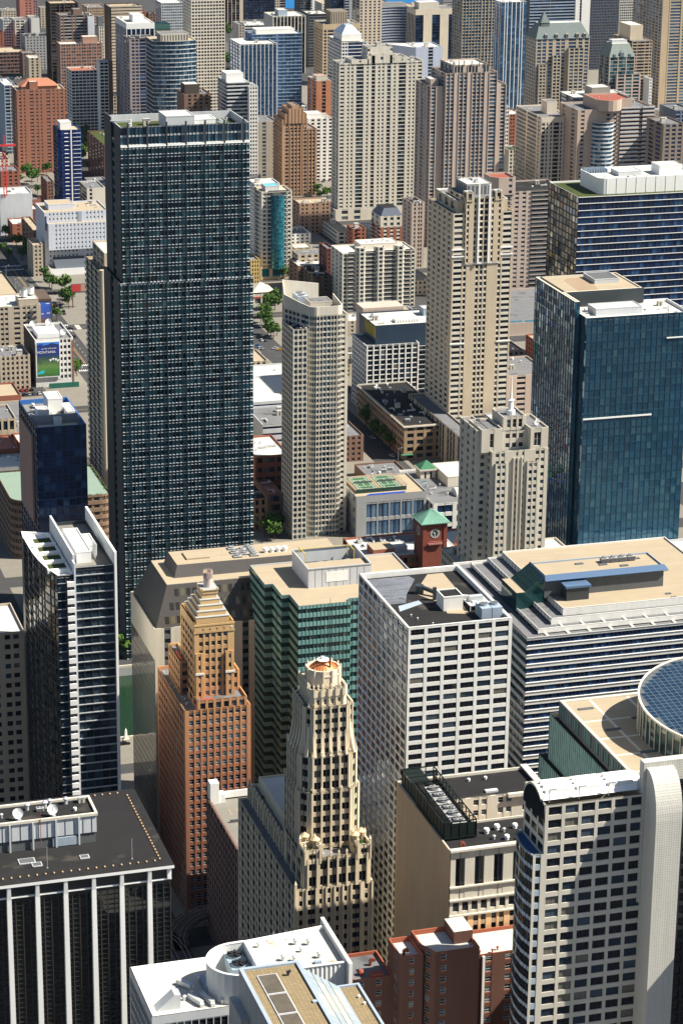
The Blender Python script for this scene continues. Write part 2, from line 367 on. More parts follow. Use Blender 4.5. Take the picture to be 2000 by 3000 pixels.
def winmesh(w, h, g, f):
    mb = MB(); a, b = w/2, h/2; t = min(.09, w*.08); y = -.05
    mb.quads([[(-a, 0, -b), (a, 0, -b), (a, 0, b), (-a, 0, b)]], 0)
    R_ = [(-a, -b, a, -b+t), (-a, b-t, a, b), (-a, -b+t, -a+t, b-t), (a-t, -b+t, a, b-t)]
    if w > 2.6: 
        k = int(w/1.3); R_ += [(-a+w*j/k-.035, -b+t, -a+w*j/k+.035, b-t) for j in range(1, k)]
    elif h > 1.5 and w > .9: R_ += [(-a+t, -.04, a-t, .04)]
    for x0, z0, x1, z1 in R_:
        mb.quads([[(x0, y, z0), (x1, y, z0), (x1, y, z1), (x0, y, z1)]], 1)
        mb.quads([[(x0, 0, z1), (x0, y, z1), (x1, y, z1), (x1, 0, z1)]], 1)
    return mb.mesh('window', [g, f])
def add(parent_root, name, me, x, y, z, rz=0, s=(1, 1, 1)):
    o = bpy.data.objects.new(name, me); l = parent_root.location; o.location = (x-l[0], y-l[1], z-l[2]); o.rotation_euler[2] = rz
    o.scale = s if isinstance(s, (tuple, list)) else (s, s, s); o.parent = parent_root; COL.objects.link(o); return o

# ---------------------------------------------------------------- rooftop equipment (shared meshes)
def _kit():
    K = {}
    mb = MB(); mb.box(-1.5, -1, .25, 1.5, 1, 1.7, 0)
    for i in range(6): mb.box(-1.35+i*.45, -1.06, .45, -1.05+i*.45, -1.0, 1.5, 1)
    mb.cyl(-.7, 0, 1.7, 1.9, .6, .6, 12, 1, 1); mb.cyl(.7, 0, 1.7, 1.9, .6, .6, 12, 1, 1); mb.box(-1.3, -.8, 0, -1.1, .8, .25, 1); mb.box(1.1, -.8, 0, 1.3, .8, .25, 1)
    K['air_handler'] = mb.mesh('air_handler', [LGREY, DKGREY])
    mb = MB(); mb.cyl(0, 0, 0, .9, .32, .32, 10, 0); mb.cyl(0, 0, .9, 1.05, .5, .5, 10, 0); mb.cyl(0, 0, 1.05, 1.3, .5, .15, 10, 0)
    K['vent'] = mb.mesh('vent', [SILVER])
    mb = MB(); mb.box(-2, -1.8, .4, 2, 1.8, 2.6, 0)
    for i in range(9): mb.box(-1.9+i*.43, -1.87, .6, -1.62+i*.43, -1.8, 2.4, 1)
    mb.cyl(0, 0, 2.6, 3.1, 1.5, 1.5, 16, 0, 1, True)
    for k in range(6): a = k*math.pi/3; mb.bar((0, 0, 3.13), (1.4*math.cos(a), 1.4*math.sin(a), 3.13), .12, 0)
    for a in (-1.7, 1.7):
        for b in (-1.5, 1.5): mb.box(a-.12, b-.12, 0, a+.12, b+.12, .4, 1)
    K['cooling_tower'] = mb.mesh('cooling_tower', [GREY, DKGREY])
    mb = MB(); mb.box(-2.4, -.4, .3, 2.4, .4, 1.1, 0); mb.box(1.6, .4, .3, 2.4, 2.2, 1.1, 0); mb.box(-2.4, -.4, 0, -2.0, .4, .3, 0); mb.box(1.9, 1.6, 0, 2.2, 2, .3, 0)
    K['duct'] = mb.mesh('duct', [SILVER])
    mb = MB(); mb.box(-1.6, -1.4, 0, 1.6, 1.4, 2.7, 0); mb.box(-1.75, -1.55, 2.7, 1.75, 1.55, 2.9, 1); mb.box(-.5, -1.45, 0, .5, -1.4, 2.1, 2)
    K['bulkhead'] = mb.mesh('bulkhead', [LIME, GREY, DKGREY])
    mb = MB(); mb.box(-1.2, -.8, 0, 1.2, .8, .35, 0); mb.frustum(rect(-1.1, -.7, 1.1, .7), .35, rect(-.9, -.08, .9, .08), .8, 1)
    K['skylight'] = mb.mesh('skylight', [LGREY, G_APTBLUE])
    mb = MB(); mb.cyl(0, 0, 0, 5, .09, .05, 6, 0); mb.box(-.4, -.4, 0, .4, .4, .15, 0); mb.bar((-.6, 0, 3.6), (.6, 0, 3.6), .04, 0); mb.bar((-.4, 0, 4.3), (.4, 0, 4.3), .04, 0)
    K['antenna'] = mb.mesh('antenna', [GREY])
    mb = MB(); mb.cyl(0, 0, 0, .7, .55, .55, 10, 0); mb.cyl(0, 0, .7, 1.2, .75, .6, 10, 0)
    K['exhaust_fan'] = mb.mesh('exhaust_fan', [PAINT])
    return K
KIT = _kit()
def clutter(root, x0, y0, x1, y1, z, n, seed=0, kinds=('air_handler', 'vent', 'exhaust_fan', 'duct', 'vent', 'bulkhead', 'skylight'), s=1.0):
    rd = random.Random(seed); placed = []
    for _ in range(n*6):
        if len(placed) >= n: break
        k = rd.choice(kinds); r = {'vent': .7, 'exhaust_fan': .9, 'antenna': .6}.get(k, 2.6)*s
        if x1-x0 < 2*r+.6 or y1-y0 < 2*r+.6: k = 'vent'; r = .7*s
        if x1-x0 < 2*r+.3 or y1-y0 < 2*r+.3: continue
        x = rd.uniform(x0+r, x1-r); y = rd.uniform(y0+r, y1-r)
        if any((x-a)**2+(y-b)**2 < (r+c)**2 for a, b, c in placed): continue
        placed.append((x, y, r)); q = s*rd.uniform(.8, 1.15); add(root, k, KIT[k], x, y, z, rd.choice((0, math.pi/2)), q)
def penthouse(root, x0, y0, x1, y1, z0, z1, wallm=None, roof=None, louv=True, name='penthouse'):
    mb = MB(); w = wallm or LGREY; mb.prism(rect(x0, y0, x1, y1), z0, z1, 0, None, False)
    mb.quads([[(x0, y0, z1), (x1, y0, z1), (x1, y1, z1), (x0, y1, z1)]], 2)
    for a, b, c, d in ((x0-.06, y0-.06, x1+.06, y0+.25), (x0-.06, y1-.25, x1+.06, y1+.06), (x0-.06, y0+.25, x0+.25, y1-.25), (x1-.25, y0+.25, x1+.06, y1-.25)):
        mb.box(a, b, z1-.1, c, d, z1+.3, 0)
    if louv and z1-z0 > 2:
        k = int((x1-x0)/2.2)
        for i in range(k):
            a = x0+(i+.2)*(x1-x0)/k; mb.box(a, y0-.05, z0+.5, a+.55*(x1-x0)/k, y0-.002, z1-.7, 1)
        k = int((y1-y0)/2.6)
        for i in range(k):
            a = y0+(i+.2)*(y1-y0)/k; mb.box(x0-.05, a, z0+.5, x0-.002, a+.55*(y1-y0)/k, z1-.7, 1)
    return part(root, name, mb, [w, DKGREY, roof or GREYROOF])
def simple(name, label, r, z, wallm, gl, roof, S=None, W=None, cat='building', par=1.0, units=4, ph=None, seed=None, group=None, z0=0, **k):
    x0, y0, x1, y1 = r; root = thing(name, label, cat, ((x0+x1)/2, (y0+y1)/2, z0), group)
    f = {}
    if S: f[0] = S
    if W: f[3] = W
    tier(root, rect(*r), z0, z, wallm, gl, roof, f, par, **k)
    zr = z-par; sd = seed if seed is not None else int(x0*7+y0)
    if ph:
        for q in ph: penthouse(root, q[0], q[1], q[2], q[3], zr, zr+q[4], *(q[5:]))
        q = ph[0]
        if q[0]-x0 > 3: clutter(root, x0+.6, y0+.6, q[0], y1-.6, zr, units//2, sd)
        if x1-q[2] > 3: clutter(root, q[2], y0+.6, x1-.6, y1-.6, zr, units-units//2, sd+1)
    else: clutter(root, x0+.6, y0+.6, x1-.6, y1-.6, zr, units, sd)
    return root
# ================================================================ setting
def struct(name, mb, mats): return mb.build(name, mats, kind='structure')
RIV0, RIV1 = 927.0, 1001.0
mb = MB()
Bg = 9000.0
mb.quads([[(-Bg, -Bg, 0), (Bg, -Bg, 0), (Bg, RIV0, 0), (-Bg, RIV0, 0)], [(-Bg, RIV1, 0), (Bg, RIV1, 0), (Bg, 30000, 0), (-Bg, 30000, 0)]], 0)
mb.quads([[(-Bg, RIV0, -6), (-Bg, RIV0, 0), (Bg, RIV0, 0), (Bg, RIV0, -6)], [(-Bg, RIV1, 0), (-Bg, RIV1, -6), (Bg, RIV1, -6), (Bg, RIV1, 0)]], 1)
struct('ground', mb, [ASPHALT, GREY])
m_, n_, l_, p_ = _new('river water'); p_.inputs['Base Color'].default_value = (.012, .034, .018, 1); p_.inputs['Roughness'].default_value = .12; p_.inputs['Specular IOR Level'].default_value = .5
wv = n_.new('ShaderNodeTexNoise'); wv.inputs['Scale'].default_value = 1; wv.inputs['Detail'].default_value = 4; l_.new(_pos(n_, l_, (.5, .8, 1)), wv.inputs['Vector'])
bp_ = n_.new('ShaderNodeBump'); bp_.inputs['Strength'].default_value = .25; bp_.inputs['Distance'].default_value = .4; l_.new(wv.outputs['Fac'], bp_.inputs['Height']); l_.new(bp_.outputs[0], p_.inputs['Normal'])
WATER = m_
mb = MB(); mb.quads([[(-Bg, RIV0, -3.5), (Bg, RIV0, -3.5), (Bg, RIV1, -3.5), (-Bg, RIV1, -3.5)]]); struct('river', mb, WATER)
m_, n_, l_, p_ = _new('lake water'); p_.inputs['Base Color'].default_value = (.008, .115, .31, 1); p_.inputs['Roughness'].default_value = .5; p_.inputs['Specular IOR Level'].default_value = .2; LAKE = m_
mb = MB(); mb.face([(560, 3420, .3), (900, 3085, .3), (1230, 2870, .3), (2400, 2500, .3), (9000, 2500, .3), (9000, 28000, .3), (-1500, 28000, .3), (-600, 6000, .3)]); struct('lake', mb, LAKE)
# pavements: one raised slab per city block
XS = [-75, 50, 166, 286, 406, 538, 671, 795, 961, 1100]
YS = [467, 622, 755, 900]
YN = [1008, 1120, 1212, 1300, 1400, 1490, 1590, 1690, 1770, 1860, 1960, 2060, 2160, 2260, 2400, 2560]
def blocks(ys):
    for j in range(len(ys)-1):
        for i in range(len(XS)-1):
            x0, x1, y0, y1 = XS[i]+8, XS[i+1]-8, ys[j]+7, ys[j+1]-7
            px, py, zc = project([x0, x1, x0, x1], [y0, y0, y1, y1], [0, 0, 0, 0])
            if px.max() < -60 or px.min() > 2060 or py.max() < -60 or py.min() > 3300: continue
            b = MB(); b.prism(rect(x0, y0, x1, y1), 0, .14, 0); struct('pavement', b, PAVE)
blocks(YS); blocks(YN)

# ================================================================ foreground buildings
# ---- black glass tower with white piers, near left
r = thing('office_tower', 'black glass office block with tall white piers and a dark tar roof', 'building', (82, 577, 0))
S_ = Fs('n'+'wn'*48, 92, .93, d=.35, base=2, top=4.6, mp=.02, proud=.05)
tier(r, rect(40, 555.5, 124.4, 600), 0, 129.6, BLACK, G_BLACK, None, {0: S_}, .4, mul=wall('bronze mullion', (.05, .045, .035), rough=.4))
mb = MB(); mb.prism(rect(39, 554.0, 125.0, 600.6), 129.6, 130.4, 0, 0, True, 1); part(r, 'roof', mb, [PAINT, TAR])
for i in range(12):
    cx = 118.9-6.98*i; mb = MB()
    mb.frustum(rect(cx-.85, 553.9, cx+.85, 556), 0, rect(cx-.55, 554.5, cx+.55, 556), 126, 0, False); mb.frustum(rect(cx-.55, 554.5, cx+.55, 556), 126, rect(cx-.4, 554.1, cx+.4, 556), 129.6, 0, False)
    part(r, 'pier', mb, PAINT)
    mb = MB(); mb.box(cx-6.98+.6, 554.9, 126.2, cx-.6, 555.5, 126.5); part(r, 'ledge', mb, PAINT)
mb = MB(); mb.box(119.5, 554.9, 126.2, 124.5, 555.49, 126.5); part(r, 'ledge', mb, PAINT)
mb = MB(); mb.box(123.4, 554.6, 126.5, 124.4, 555.6, 129.6); part(r, 'corner_post', mb, PAINT)
mb = MB()
mb.prism(rect(45, 572, 109, 582), 130.4, 138, 0, None, True, 2); mb.prism(rect(45, 571.7, 109.2, 572.0), 133.3, 138.0, 1)
for a, b, c, d in ((44.6, 571.4, 109.5, 572.0), (44.6, 581.6, 109.5, 582.3), (108.9, 572.0, 109.5, 581.6)): mb.box(a, b, 137.9, c, d, 138.6, 3)
for i in range(17): mb.box(108-i*2.25, 571.6, 133.3, 108.08-i*2.25, 571.72, 137.9, 4)
for i in range(5): mb.box(104.5-i*5.8, 571.3, 130.4, 104.9-i*5.8, 571.7, 137.9, 1)
mb.box(98, 571.5, 130.6, 104, 571.98, 132.9, 5)
part(r, 'penthouse', mb, [DKGREY, LGREY, TAR, CREAM, STEEL, BLUEGREY])
def dish(x, y, z, rad, az, nm='satellite_dish', tilt=38):
    mb = MB(); D = Vector((math.sin(R(az))*math.cos(R(tilt)), math.cos(R(az))*math.cos(R(tilt)), math.sin(R(tilt)))); U = D.cross(Vector((0, 0, 1))).normalized(); V = D.cross(U)
    c = Vector((x, y, z+rad*1.2)); rings = []
    for k in range(5):
        q = k/4*rad; dd = (q/rad)**2*rad*.35; rings.append([c+D*dd+(U*math.cos(2*math.pi*i/18)+V*math.sin(2*math.pi*i/18))*q for i in range(18)])
    for k in range(4):
        for i in range(18): j = (i+1) % 18; mb.quads([[rings[k][i], rings[k][j], rings[k+1][j], rings[k+1][i]]], 0)
    mb.bar(c, c+D*rad*.9, .05, 1)
    for i in (0, 6, 12): mb.bar(rings[4][i], c+D*rad*.9, .04, 1)
    mb.bar((x, y, z), c, .16, 1); mb.box(x-.7, y-.7, z, x+.7, y+.7, z+.15, 1); return mb
for x in (89.9, 98.6): part(r, 'satellite_dish', dish(x, 574, 138.0, 1.35, 195), [PAINT, GREY])
for x, y, h in ((115.7, 560.1, 5.5), (94.6, 560.7, 5.7)):
    mb = MB(); mb.cyl(x, y, 130.4, 130.4+h, .07, .06, 6); mb.box(x-.2, y-.2, 130.4, x+.2, y+.2, 130.5); part(r, 'pole', mb, GREY)
mb = MB(); mb.cyl(95, 571.3, 131.5, 141.5, .09, .05, 6); part(r, 'red_mast', mb, RUST)
mb = MB(); mb.cyl(0, 0, 0, .25, .1, .1, 6, 0); mb.cyl(0, 0, .25, .5, .28, .12, 8, 0); MUSH = mb.mesh('roof_vent', [wall('copper cap', (.5, .33, .18), .1)])
vp = [(122.2, 558+i*1.75) for i in range(23)]+[(120.8-i*2.1, 557.2) for i in range(20)]+[(120-i*2, 598.6) for i in range(6)]
for x, y in vp: add(r, 'roof_vent', MUSH, x, y, 130.4)
for x0, y0, x1, y1 in ((103.4, 563.2, 105.7, 565.2), (88.3, 564.2, 92.4, 567), (91.2, 562.0, 93.7, 564.2)):
    mb = MB(); mb.box(x0, y0, 130.4, x1, y1, 130.65, 0); mb.box(x0+.2, y0+.2, 130.65, x1-.2, y1-.2, 130.67, 1); part(r, 'skylight', mb, [LGREY, DKGREY])
for x, y, k, q in ((97.5, 579, 'vent', 1.6), (103, 580, 'vent', 1.5), (93, 579, 'vent', 1.5), (99, 580.5, 'vent', 1.3), (104.5, 575.5, 'exhaust_fan', .7), (96, 577.5, 'air_handler', .6), (86, 576, 'vent', 1), (107, 580, 'bulkhead', .5), (83.5, 575, 'vent', 1.2)): add(r, k, KIT[k], x, y, 138.0, 0, q)
finish(r)

# ---- white-roofed block with a curved corrugated screen
r = thing('office_block', 'white roofed office block with curved corrugated screen wall and rooftop fans', 'building', (135, 529, 0))
Wp = [(110.7, 516.5), (160, 516.5), (160, 541.5), (110.7, 541.5)]
G_ = Fs('p'+'wn'*26+'wp', 36, .78, d=.3, mp=.02, top=2.2)
tier(r, Wp, 0, 110.8, LGREY, G_DARK, MEMB, {0: G_, 3: Fs('p'+'wn'*13+'wp', 36, .78, d=.3, mp=.02, top=2.2)}, .8, mul=FRAMEW, cap=PAINT)
CORR = wall('corrugated metal', (.62, .63, .62), .06, .5, .05)
def corr_wall(pts, z0, z1, step=.55, amp=.09):
    mb = MB(); P = []
    for i in range(len(pts)-1):
        a = Vector(pts[i]); b = Vector(pts[i+1]); k = max(1, int((b-a).length/step))
        for j in range(k): P.append(a.lerp(b, j/k))
    P.append(Vector(pts[-1]))
    off = []
    for i, p in enumerate(P):
        a = P[max(i-1, 0)]; b = P[min(i+1, len(P)-1)]; t = (b-a).normalized(); n = Vector((t.y, -t.x)); off.append((p+n*(amp if i % 2 else -amp), p-n*.35))
    for i in range(len(P)-1):
        o1, i1 = off[i]; o2, i2 = off[i+1]
        mb.quads([[(*o1, z0), (*o2, z0), (*o2, z1), (*o1, z1)], [(*i2, z0), (*i1, z0), (*i1, z1), (*i2, z1)], [(*o1, z1), (*o2, z1), (*i2, z1), (*i1, z1)]], 0)
    cap = MB()
    for i in range(len(P)-1):
        a = P[i]; b = P[i+1]; t = (b-a).normalized(); n = Vector((t.y, -t.x))
        q = [a+n*.18, b+n*.18, b-n*.45, a-n*.45]; cap.prism([tuple(x) for x in q], z1-.05, z1+.18, 0, 0)
    return mb, cap
scr = [(137.2, 533.8)]+[(134.5+8.2*math.cos(R(a)), 525.4+8.3*math.sin(R(a))) for a in range(95, 271, 7)]+[(158.2, 517.1)]
mb, cap = corr_wall(scr, 110, 118.0); part(r, 'curved_screen', mb, CORR); part(r, 'coping', cap, PAINT)
mb = MB(); mb.prism([(138, 517.4), (158.2, 517.4), (158.2, 536), (138, 533.6)], 110.05, 117.1, 0, None, True, 1); part(r, 'upper_roof', mb, [CORR, STAINED])
mb = MB(); mb.prism([(137.2, 533.4), (158.3, 536.0), (158.3, 536.5), (137.2, 533.9)], 110.05, 118.1, 0); part(r, 'parapet', mb, PAINT)
mb = MB(); mb.prism([(137.3, 517.6), (138.0, 517.6), (138.0, 533.5), (137.3, 533.4)], 110.05, 118.12, 0); part(r, 'partition', mb, PAINT)
mb = MB(); mb.box(158.3, 514.7, 108, 159.2, 539.3, 118.8); part(r, 'fin_wall', mb, WHITE)
for y in (526.6, 531.2):
    mb = MB(); mb.box(132.2, y-2.2, 113.0, 136.6, y+2.2, 115.8, 0); mb.box(132.6, y-1.8, 110.1, 133.0, y+1.8, 113, 0); mb.box(135.8, y-1.8, 110.1, 136.2, y+1.8, 113, 0); mb.cyl(134.4, y, 115.8, 116.3, 1.9, 1.9, 18, 0, 1)
    for k in range(5): a = k*2*math.pi/5; mb.bar((134.4, y, 116.35), (134.4+1.8*math.cos(a), y+1.8*math.sin(a), 116.35), .28, 1)
    mb.cyl(134.4, y, 116.3, 116.55, .4, .4, 8, 0); mb.bar((136.6, y, 114.6), (137.6, y, 114.6), .3, 2); part(r, 'cooling_fan', mb, [wall('blue grey steel', (.30, .38, .44), .1, .5), BLACK, PAINT])
mb = MB(); mb.face([(112.6, 520, 110.02), (118.5, 520, 110.02), (118.5, 520, 113.6), (117.0, 520, 113.8)]); mb.face([(118.5, 523.2, 110.02), (112.6, 523.2, 110.02), (117.0, 523.2, 113.8), (118.5, 523.2, 113.6)])
mb.quads([[(112.6, 520, 110.02), (117.0, 520, 113.8), (117.0, 523.2, 113.8), (112.6, 523.2, 110.02)], [(117.0, 520, 113.8), (118.5, 520, 113.6), (118.5, 523.2, 113.6), (117.0, 523.2, 113.8)], [(118.5, 520, 110.02), (118.5, 523.2, 110.02), (118.5, 523.2, 113.6), (118.5, 520, 113.6)]]); part(r, 'stair_hood', mb, LGREY)
BL = wall('blue painted duct', (.25, .33, .45), .1, .45, .05)
for k, pts in enumerate(([(120.5, 531.5), (123, 528)], [(126.4, 532), (126.6, 525.2)], [(121.5, 524), (123.5, 519.5)], [(124.5, 524), (126, 519)])):
    mb = MB(); a, b = pts
    mb.bar((*a, 110.9), (*b, 110.9), .55, 0); mb.bar((*b, 110.1), (*b, 110.9), .5, 0); mb.bar((*a, 110.1), (*a, 110.9), .5, 0); part(r, 'duct', mb, SILVER if k != 1 else BL)
for x, y, q in ((120.2, 523.6, 1.1), (122.5, 525.5, 1), (123.2, 528, 1), (125.8, 531.5, 1), (128.5, 519.6, 1.2)): add(r, 'vent', KIT['vent'], x, y, 110, 0, q)
for x, y, q in ((140.5, 531.5, 1.1), (149.5, 530.5, 1.3), (152.5, 529.5, 1.3), (144.5, 523.5, 1.3), (147.0, 522.6, 1.2), (153.2, 522.5, 1.3), (149.8, 526.5, 1.0)): add(r, 'vent', KIT['vent'], x, y, 117.1, 0, q)
for x in (144.8, 148.0): add(r, 'antenna', KIT['antenna'], x, 533.5, 117.1, 0, .55)
mb = MB(); mb.box(151.3, 519.5, 117.1, 153, 520.5, 117.8); part(r, 'hatch', mb, BLUEGREY)
finish(r)

# ---- bottom edge: stone block with paver roof and glazed slope
r = thing('museum_block', 'grey stone block with tan paver roof and sloping glass skylight', 'building', (143, 480, 0))
PAVERS = roofmat('paver roof', (.26, .20, .115), .14)
n_ = PAVERS.node_tree.nodes; l_ = PAVERS.node_tree.links; bt = n_.new('ShaderNodeTexBrick'); bt.inputs['Scale'].default_value = 1; bt.offset = 0; bt.inputs['Brick Width'].default_value = .95; bt.inputs['Row Height'].default_value = .95; bt.inputs['Mortar Size'].default_value = .035
bt.inputs['Color1'].default_value = (1, 1, 1, 1); bt.inputs['Color2'].default_value = (.84, .86, .9, 1); bt.inputs['Mortar'].default_value = (.45, .42, .4, 1); l_.new(_pos(n_, l_, (1, 1, 0)), bt.inputs['Vector'])
pb = n_['Principled BSDF']; src = pb.inputs['Base Color'].links[0].from_socket; mm = n_.new('ShaderNodeMix'); mm.data_type = 'RGBA'; mm.blend_type = 'MULTIPLY'; mm.inputs[0].default_value = 1; l_.new(src, mm.inputs[6]); l_.new(bt.outputs[0], mm.inputs[7]); l_.new(mm.outputs[2], pb.inputs['Base Color'])
STONE = wall('grey stone slab', (.36, .36, .35), .22, .8, .18)
tier(r, rect(129.3, 440, 143.6, 507), 0, 126, STONE, G_DARK, PAVERS, {3: Fs('S', 1)}, .5, pt=.9, cap=BLUEGREY)
tier(r, rect(151.7, 440, 157.3, 503.4), 0, 120, STONE, G_DARK, PAVERS, {}, .5, pt=.6, cap=BLUEGREY)
SLG = glass('frosted skylight glass', [(.5, (.42, .44, .40)), (.5, (.30, .36, .40))], .05, .3, .05)
mb = MB(); rows = 4; ln = 17
for i in range(rows):
    for j in range(ln):
        xa, xb = 143.65+8.05*i/rows, 143.65+8.05*(i+1)/rows; za, zb = 125.8-5.6*i/rows, 125.8-5.6*(i+1)/rows; ya, yb = 441+62.4*j/ln, 441+62.4*(j+1)/ln
        p = MB(); p.quads([[(xa+.06, ya+.06, za), (xb-.06, ya+.06, zb), (xb-.06, yb-.06, zb), (xa+.06, yb-.06, za)]], 0)
        if ya > 488: part(r, 'skylight_pane', p, SLG)
        else: mb.quads(p.q[0], 0)
part(r, 'skylight_pane', mb, SLG, kind='stuff')
mb = MB(); mb.quads([[(143.6, 440, 125.72), (151.7, 440, 120.1), (151.7, 503.4, 120.1), (143.6, 503.4, 125.72)]]); mb.face([(151.7, 503.4, 100), (143.6, 503.4, 100), (143.6, 503.4, 125.7), (151.7, 503.4, 120.1)]); part(r, 'skylight_frame', mb, LGREY)
DKPAN = wall('weathered louvre panel', (.10, .085, .065), .3, .5, .3)
for j in range(5):
    y1 = 502.8-9.3*j; mb = MB(); mb.box(132.5, y1-9.0, 125.5, 137.2, y1, 125.75, 0); mb.box(132.75, y1-8.75, 125.75, 136.95, y1-.25, 125.8, 1); part(r, 'louvre_panel', mb, [LGREY, DKPAN])
mb = MB(); mb.box(127.3, 497, 100, 129.25, 508.2, 118.2, 0); part(r, 'side_bay', mb, STONE)
mb = MB(); mb.cyl(139.6, 501.5, 125.5, 126.6, .25, .5, 10); mb.bar((139.6, 501.5, 126.2), (140.1, 501.2, 126.9), .25); part(r, 'exhaust', mb, STEEL)
mb = MB(); mb.box(141.6, 487.5, 125.5, 143.0, 488.5, 125.9); part(r, 'hatch', mb, BLUEGREY)
for x, y in ((155.5, 497.5), (155.8, 494.2)): add(r, 'exhaust_fan', KIT['exhaust_fan'], x, y, 119.5, 0, .5)
finish(r)

# ---- brick hotel with reddish bands
BANDBRICK = wall('brown hotel brick', (.13, .062, .045), .2); BANDRED = wall('orange brick band', (.33, .10, .055), .15)
r = thing('hotel', 'dark brown brick hotel with orange brick bands and white stepped roofs', 'building', (192, 555, 0))
hw = Fs('swsswsswsswsw', 30, .5, d=.25, ledge=(.35, .03)); kk = dict(led=BANDRED, cap=BANDRED, fr=FRAMEW)
tier(r, rect(171.2, 553, 181.9, 567), 0, 92, BANDBRICK, G_APT, GREYROOF, {0: Fs('swsswss', 30, .5, d=.25, ledge=(.35, .03))}, 1, **kk)
tier(r, rect(181.9, 547, 188, 557.2), 0, 100.4, BANDBRICK, G_APT, MEMB, {0: Fs('sswss', 32, .5, d=.25, ledge=(.35, .03)), 3: Fs('ssws', 32, .5, d=.25)}, 1.4, **kk)
tier(r, [(190.3, 544.3), (202.2, 544.3), (202.2, 557.2), (188, 557.2), (188, 549.5)], 0, 101.8, BANDBRICK, G_APT, MEMB, {0: Fs('swssssss', 32, .5, d=.25, ledge=(.35, .03)), 4: Fs('sws', 32, .5, d=.25)}, 1.3, **kk)
tier(r, rect(202.2, 559, 224, 572.5), 0, 91, BANDBRICK, G_APT, MEMB, {0: Fs('swsswsswssws', 30, .5, d=.25, ledge=(.35, .03))}, 1, **kk)
mb = MB(); mb.prism(rect(197, 549.5, 202.1, 557.1), 100.6, 104, 0, None, True, 1); part(r, 'lift_house', mb, [BANDBRICK, MEMB])
mb = MB(); mb.bar((208.7, 558.6, 0), (208.7, 558.6, 90.6), .33); part(r, 'flue_pipe', mb, PAINT)
def gooseneck(x, y, z):
    mb = MB(); mb.cyl(x, y, z, z+1.2, .4, .4, 10); 
    for i in range(6):
        a0, a1 = math.pi*i/6, math.pi*(i+1)/6; mb.bar((x+.55-.55*math.cos(a0), y, z+1.2+.55*math.sin(a0)), (x+.55-.55*math.cos(a1), y, z+1.2+.55*math.sin(a1)), .4)
    return mb
part(r, 'gooseneck_vent', gooseneck(183.6, 549.6, 99), RUST); part(r, 'gooseneck_vent', gooseneck(178.4, 561.2, 91), RUST)
mb = MB(); mb.cyl(174.6, 557, 91, 92, .5, .5, 12); mb.cyl(174.6, 557, 92, 92.5, .95, .6, 12); part(r, 'mushroom_vent', mb, RUST)
mb = MB(); mb.box(176.3, 553.6, 91, 178.0, 555.4, 92.6); mb.box(178.1, 553.6, 91, 179.6, 555.4, 92.6); part(r, 'air_handler', mb, RUST)
mb = MB(); mb.box(203, 566, 91, 206.4, 569, 92.8); part(r, 'condenser', mb, LGREY)
for x, y in ((208.5, 561.2), (212, 561), (213.8, 562)): 
    mb = MB(); mb.cyl(x, y, 90, 90.8, .2, .2, 8); mb.cyl(x, y, 90.8, 91.1, .45, .3, 8); part(r, 'vent', mb, RUST)
finish(r)

# ---- classical block with blank stucco side
r = thing('office_block', 'classical cream stone block with blank tan stucco side and rooftop cooling cage', 'building', (222, 596, 0))
ss = Fs('Pwpw'*5+'P', 1, .82, d=.7, sill=.3, glass=G_DARK)
tier(r, rect(204.2, 573.5, 242, 590), 0, 95.4, OCHRE, G_DARK, None, {0: Fs('Pwpw'*7+'P', 33, .58, d=.6), 3: Fs('S', 1)}, .2, sp=wall('tan spandrel', (.40, .29, .2)))
tier(r, rect(204.2, 573.5, 242, 590), 95.4, 100.2, CREAM, G_DARK, None, {0: Fs('pwpwpw'*4+'pwpwp', 1, .55, d=.5), 3: Fs('S', 1)}, .2)
tier(r, rect(204.2, 573.5, 242, 590), 100.2, 114.4, CREAM, G_DARK, TAR, {0: Fs('PwnwP'*7, 1, .58, d=.8, sill=.62), 3: Fs('S', 1)}, .6, cap=CREAM)
for z in (95.2, 99.8, 103.6):
    mb = MB(); mb.box(204.0, 573.0, z, 242.0, 573.48, z+.45); part(r, 'cornice', mb, CREAM)
mb = MB(); mb.box(203.9, 572.7, 114.4, 242.3, 574.2, 115.0); part(r, 'cornice', mb, CREAM)
tier(r, rect(204.2, 603.5, 242, 619.8), 0, 114.6, CREAM, G_APT, TAR, {0: Fs('spwpwpspwpwpspwpwpspwpwpspwpwps', 36, .52, d=.4), 3: Fs('S', 1)}, .8, fr=FRAMEW)
mb = MB(); mb.box(203.95, 590, 0, 213, 603.5, 114.2); part(r, 'link_wall', mb, OCHRE)
mb = MB(); mb.quads([[(203.9, 573.5, .2), (203.9, 619.8, .2), (203.9, 619.8, 114.5), (203.9, 573.5, 114.5)][::-1]]); part(r, 'blank_side_wall', mb, OCHRE)
mb = MB(); mb.box(231, 602.4, 113.9, 242.9, 603.45, 114.9); mb.box(241, 603.45, 114.61, 242.9, 620.3, 115.1); part(r, 'cornice', mb, CREAM)
CAGE = wall('dark green steel', (.006, .012, .010), .1, .5)
mb = MB(); x0, y0, x1, y1 = 204.6, 581, 213.8, 617
for k in range(14):
    y = y0+(y1-y0)*k/13; mb.bar((x0, y, 114), (x0, y, 119.3), .12); mb.bar((x1, y, 114), (x1, y, 119.3), .12); mb.bar((x0, y, 119.2), (x1, y, 119.2), .09)
for k in range(5): x = x0+(x1-x0)*k/4; mb.bar((x, y0, 114), (x, y0, 119.3), .12); mb.bar((x, y1, 114), (x, y1, 119.3), .12)
for z in (114.6, 119.3):
    mb.bar((x0, y0, z), (x1, y0, z), .14); mb.bar((x0, y1, z), (x1, y1, z), .14); mb.bar((x0, y0, z), (x0, y1, z), .14); mb.bar((x1, y0, z), (x1, y1, z), .14)
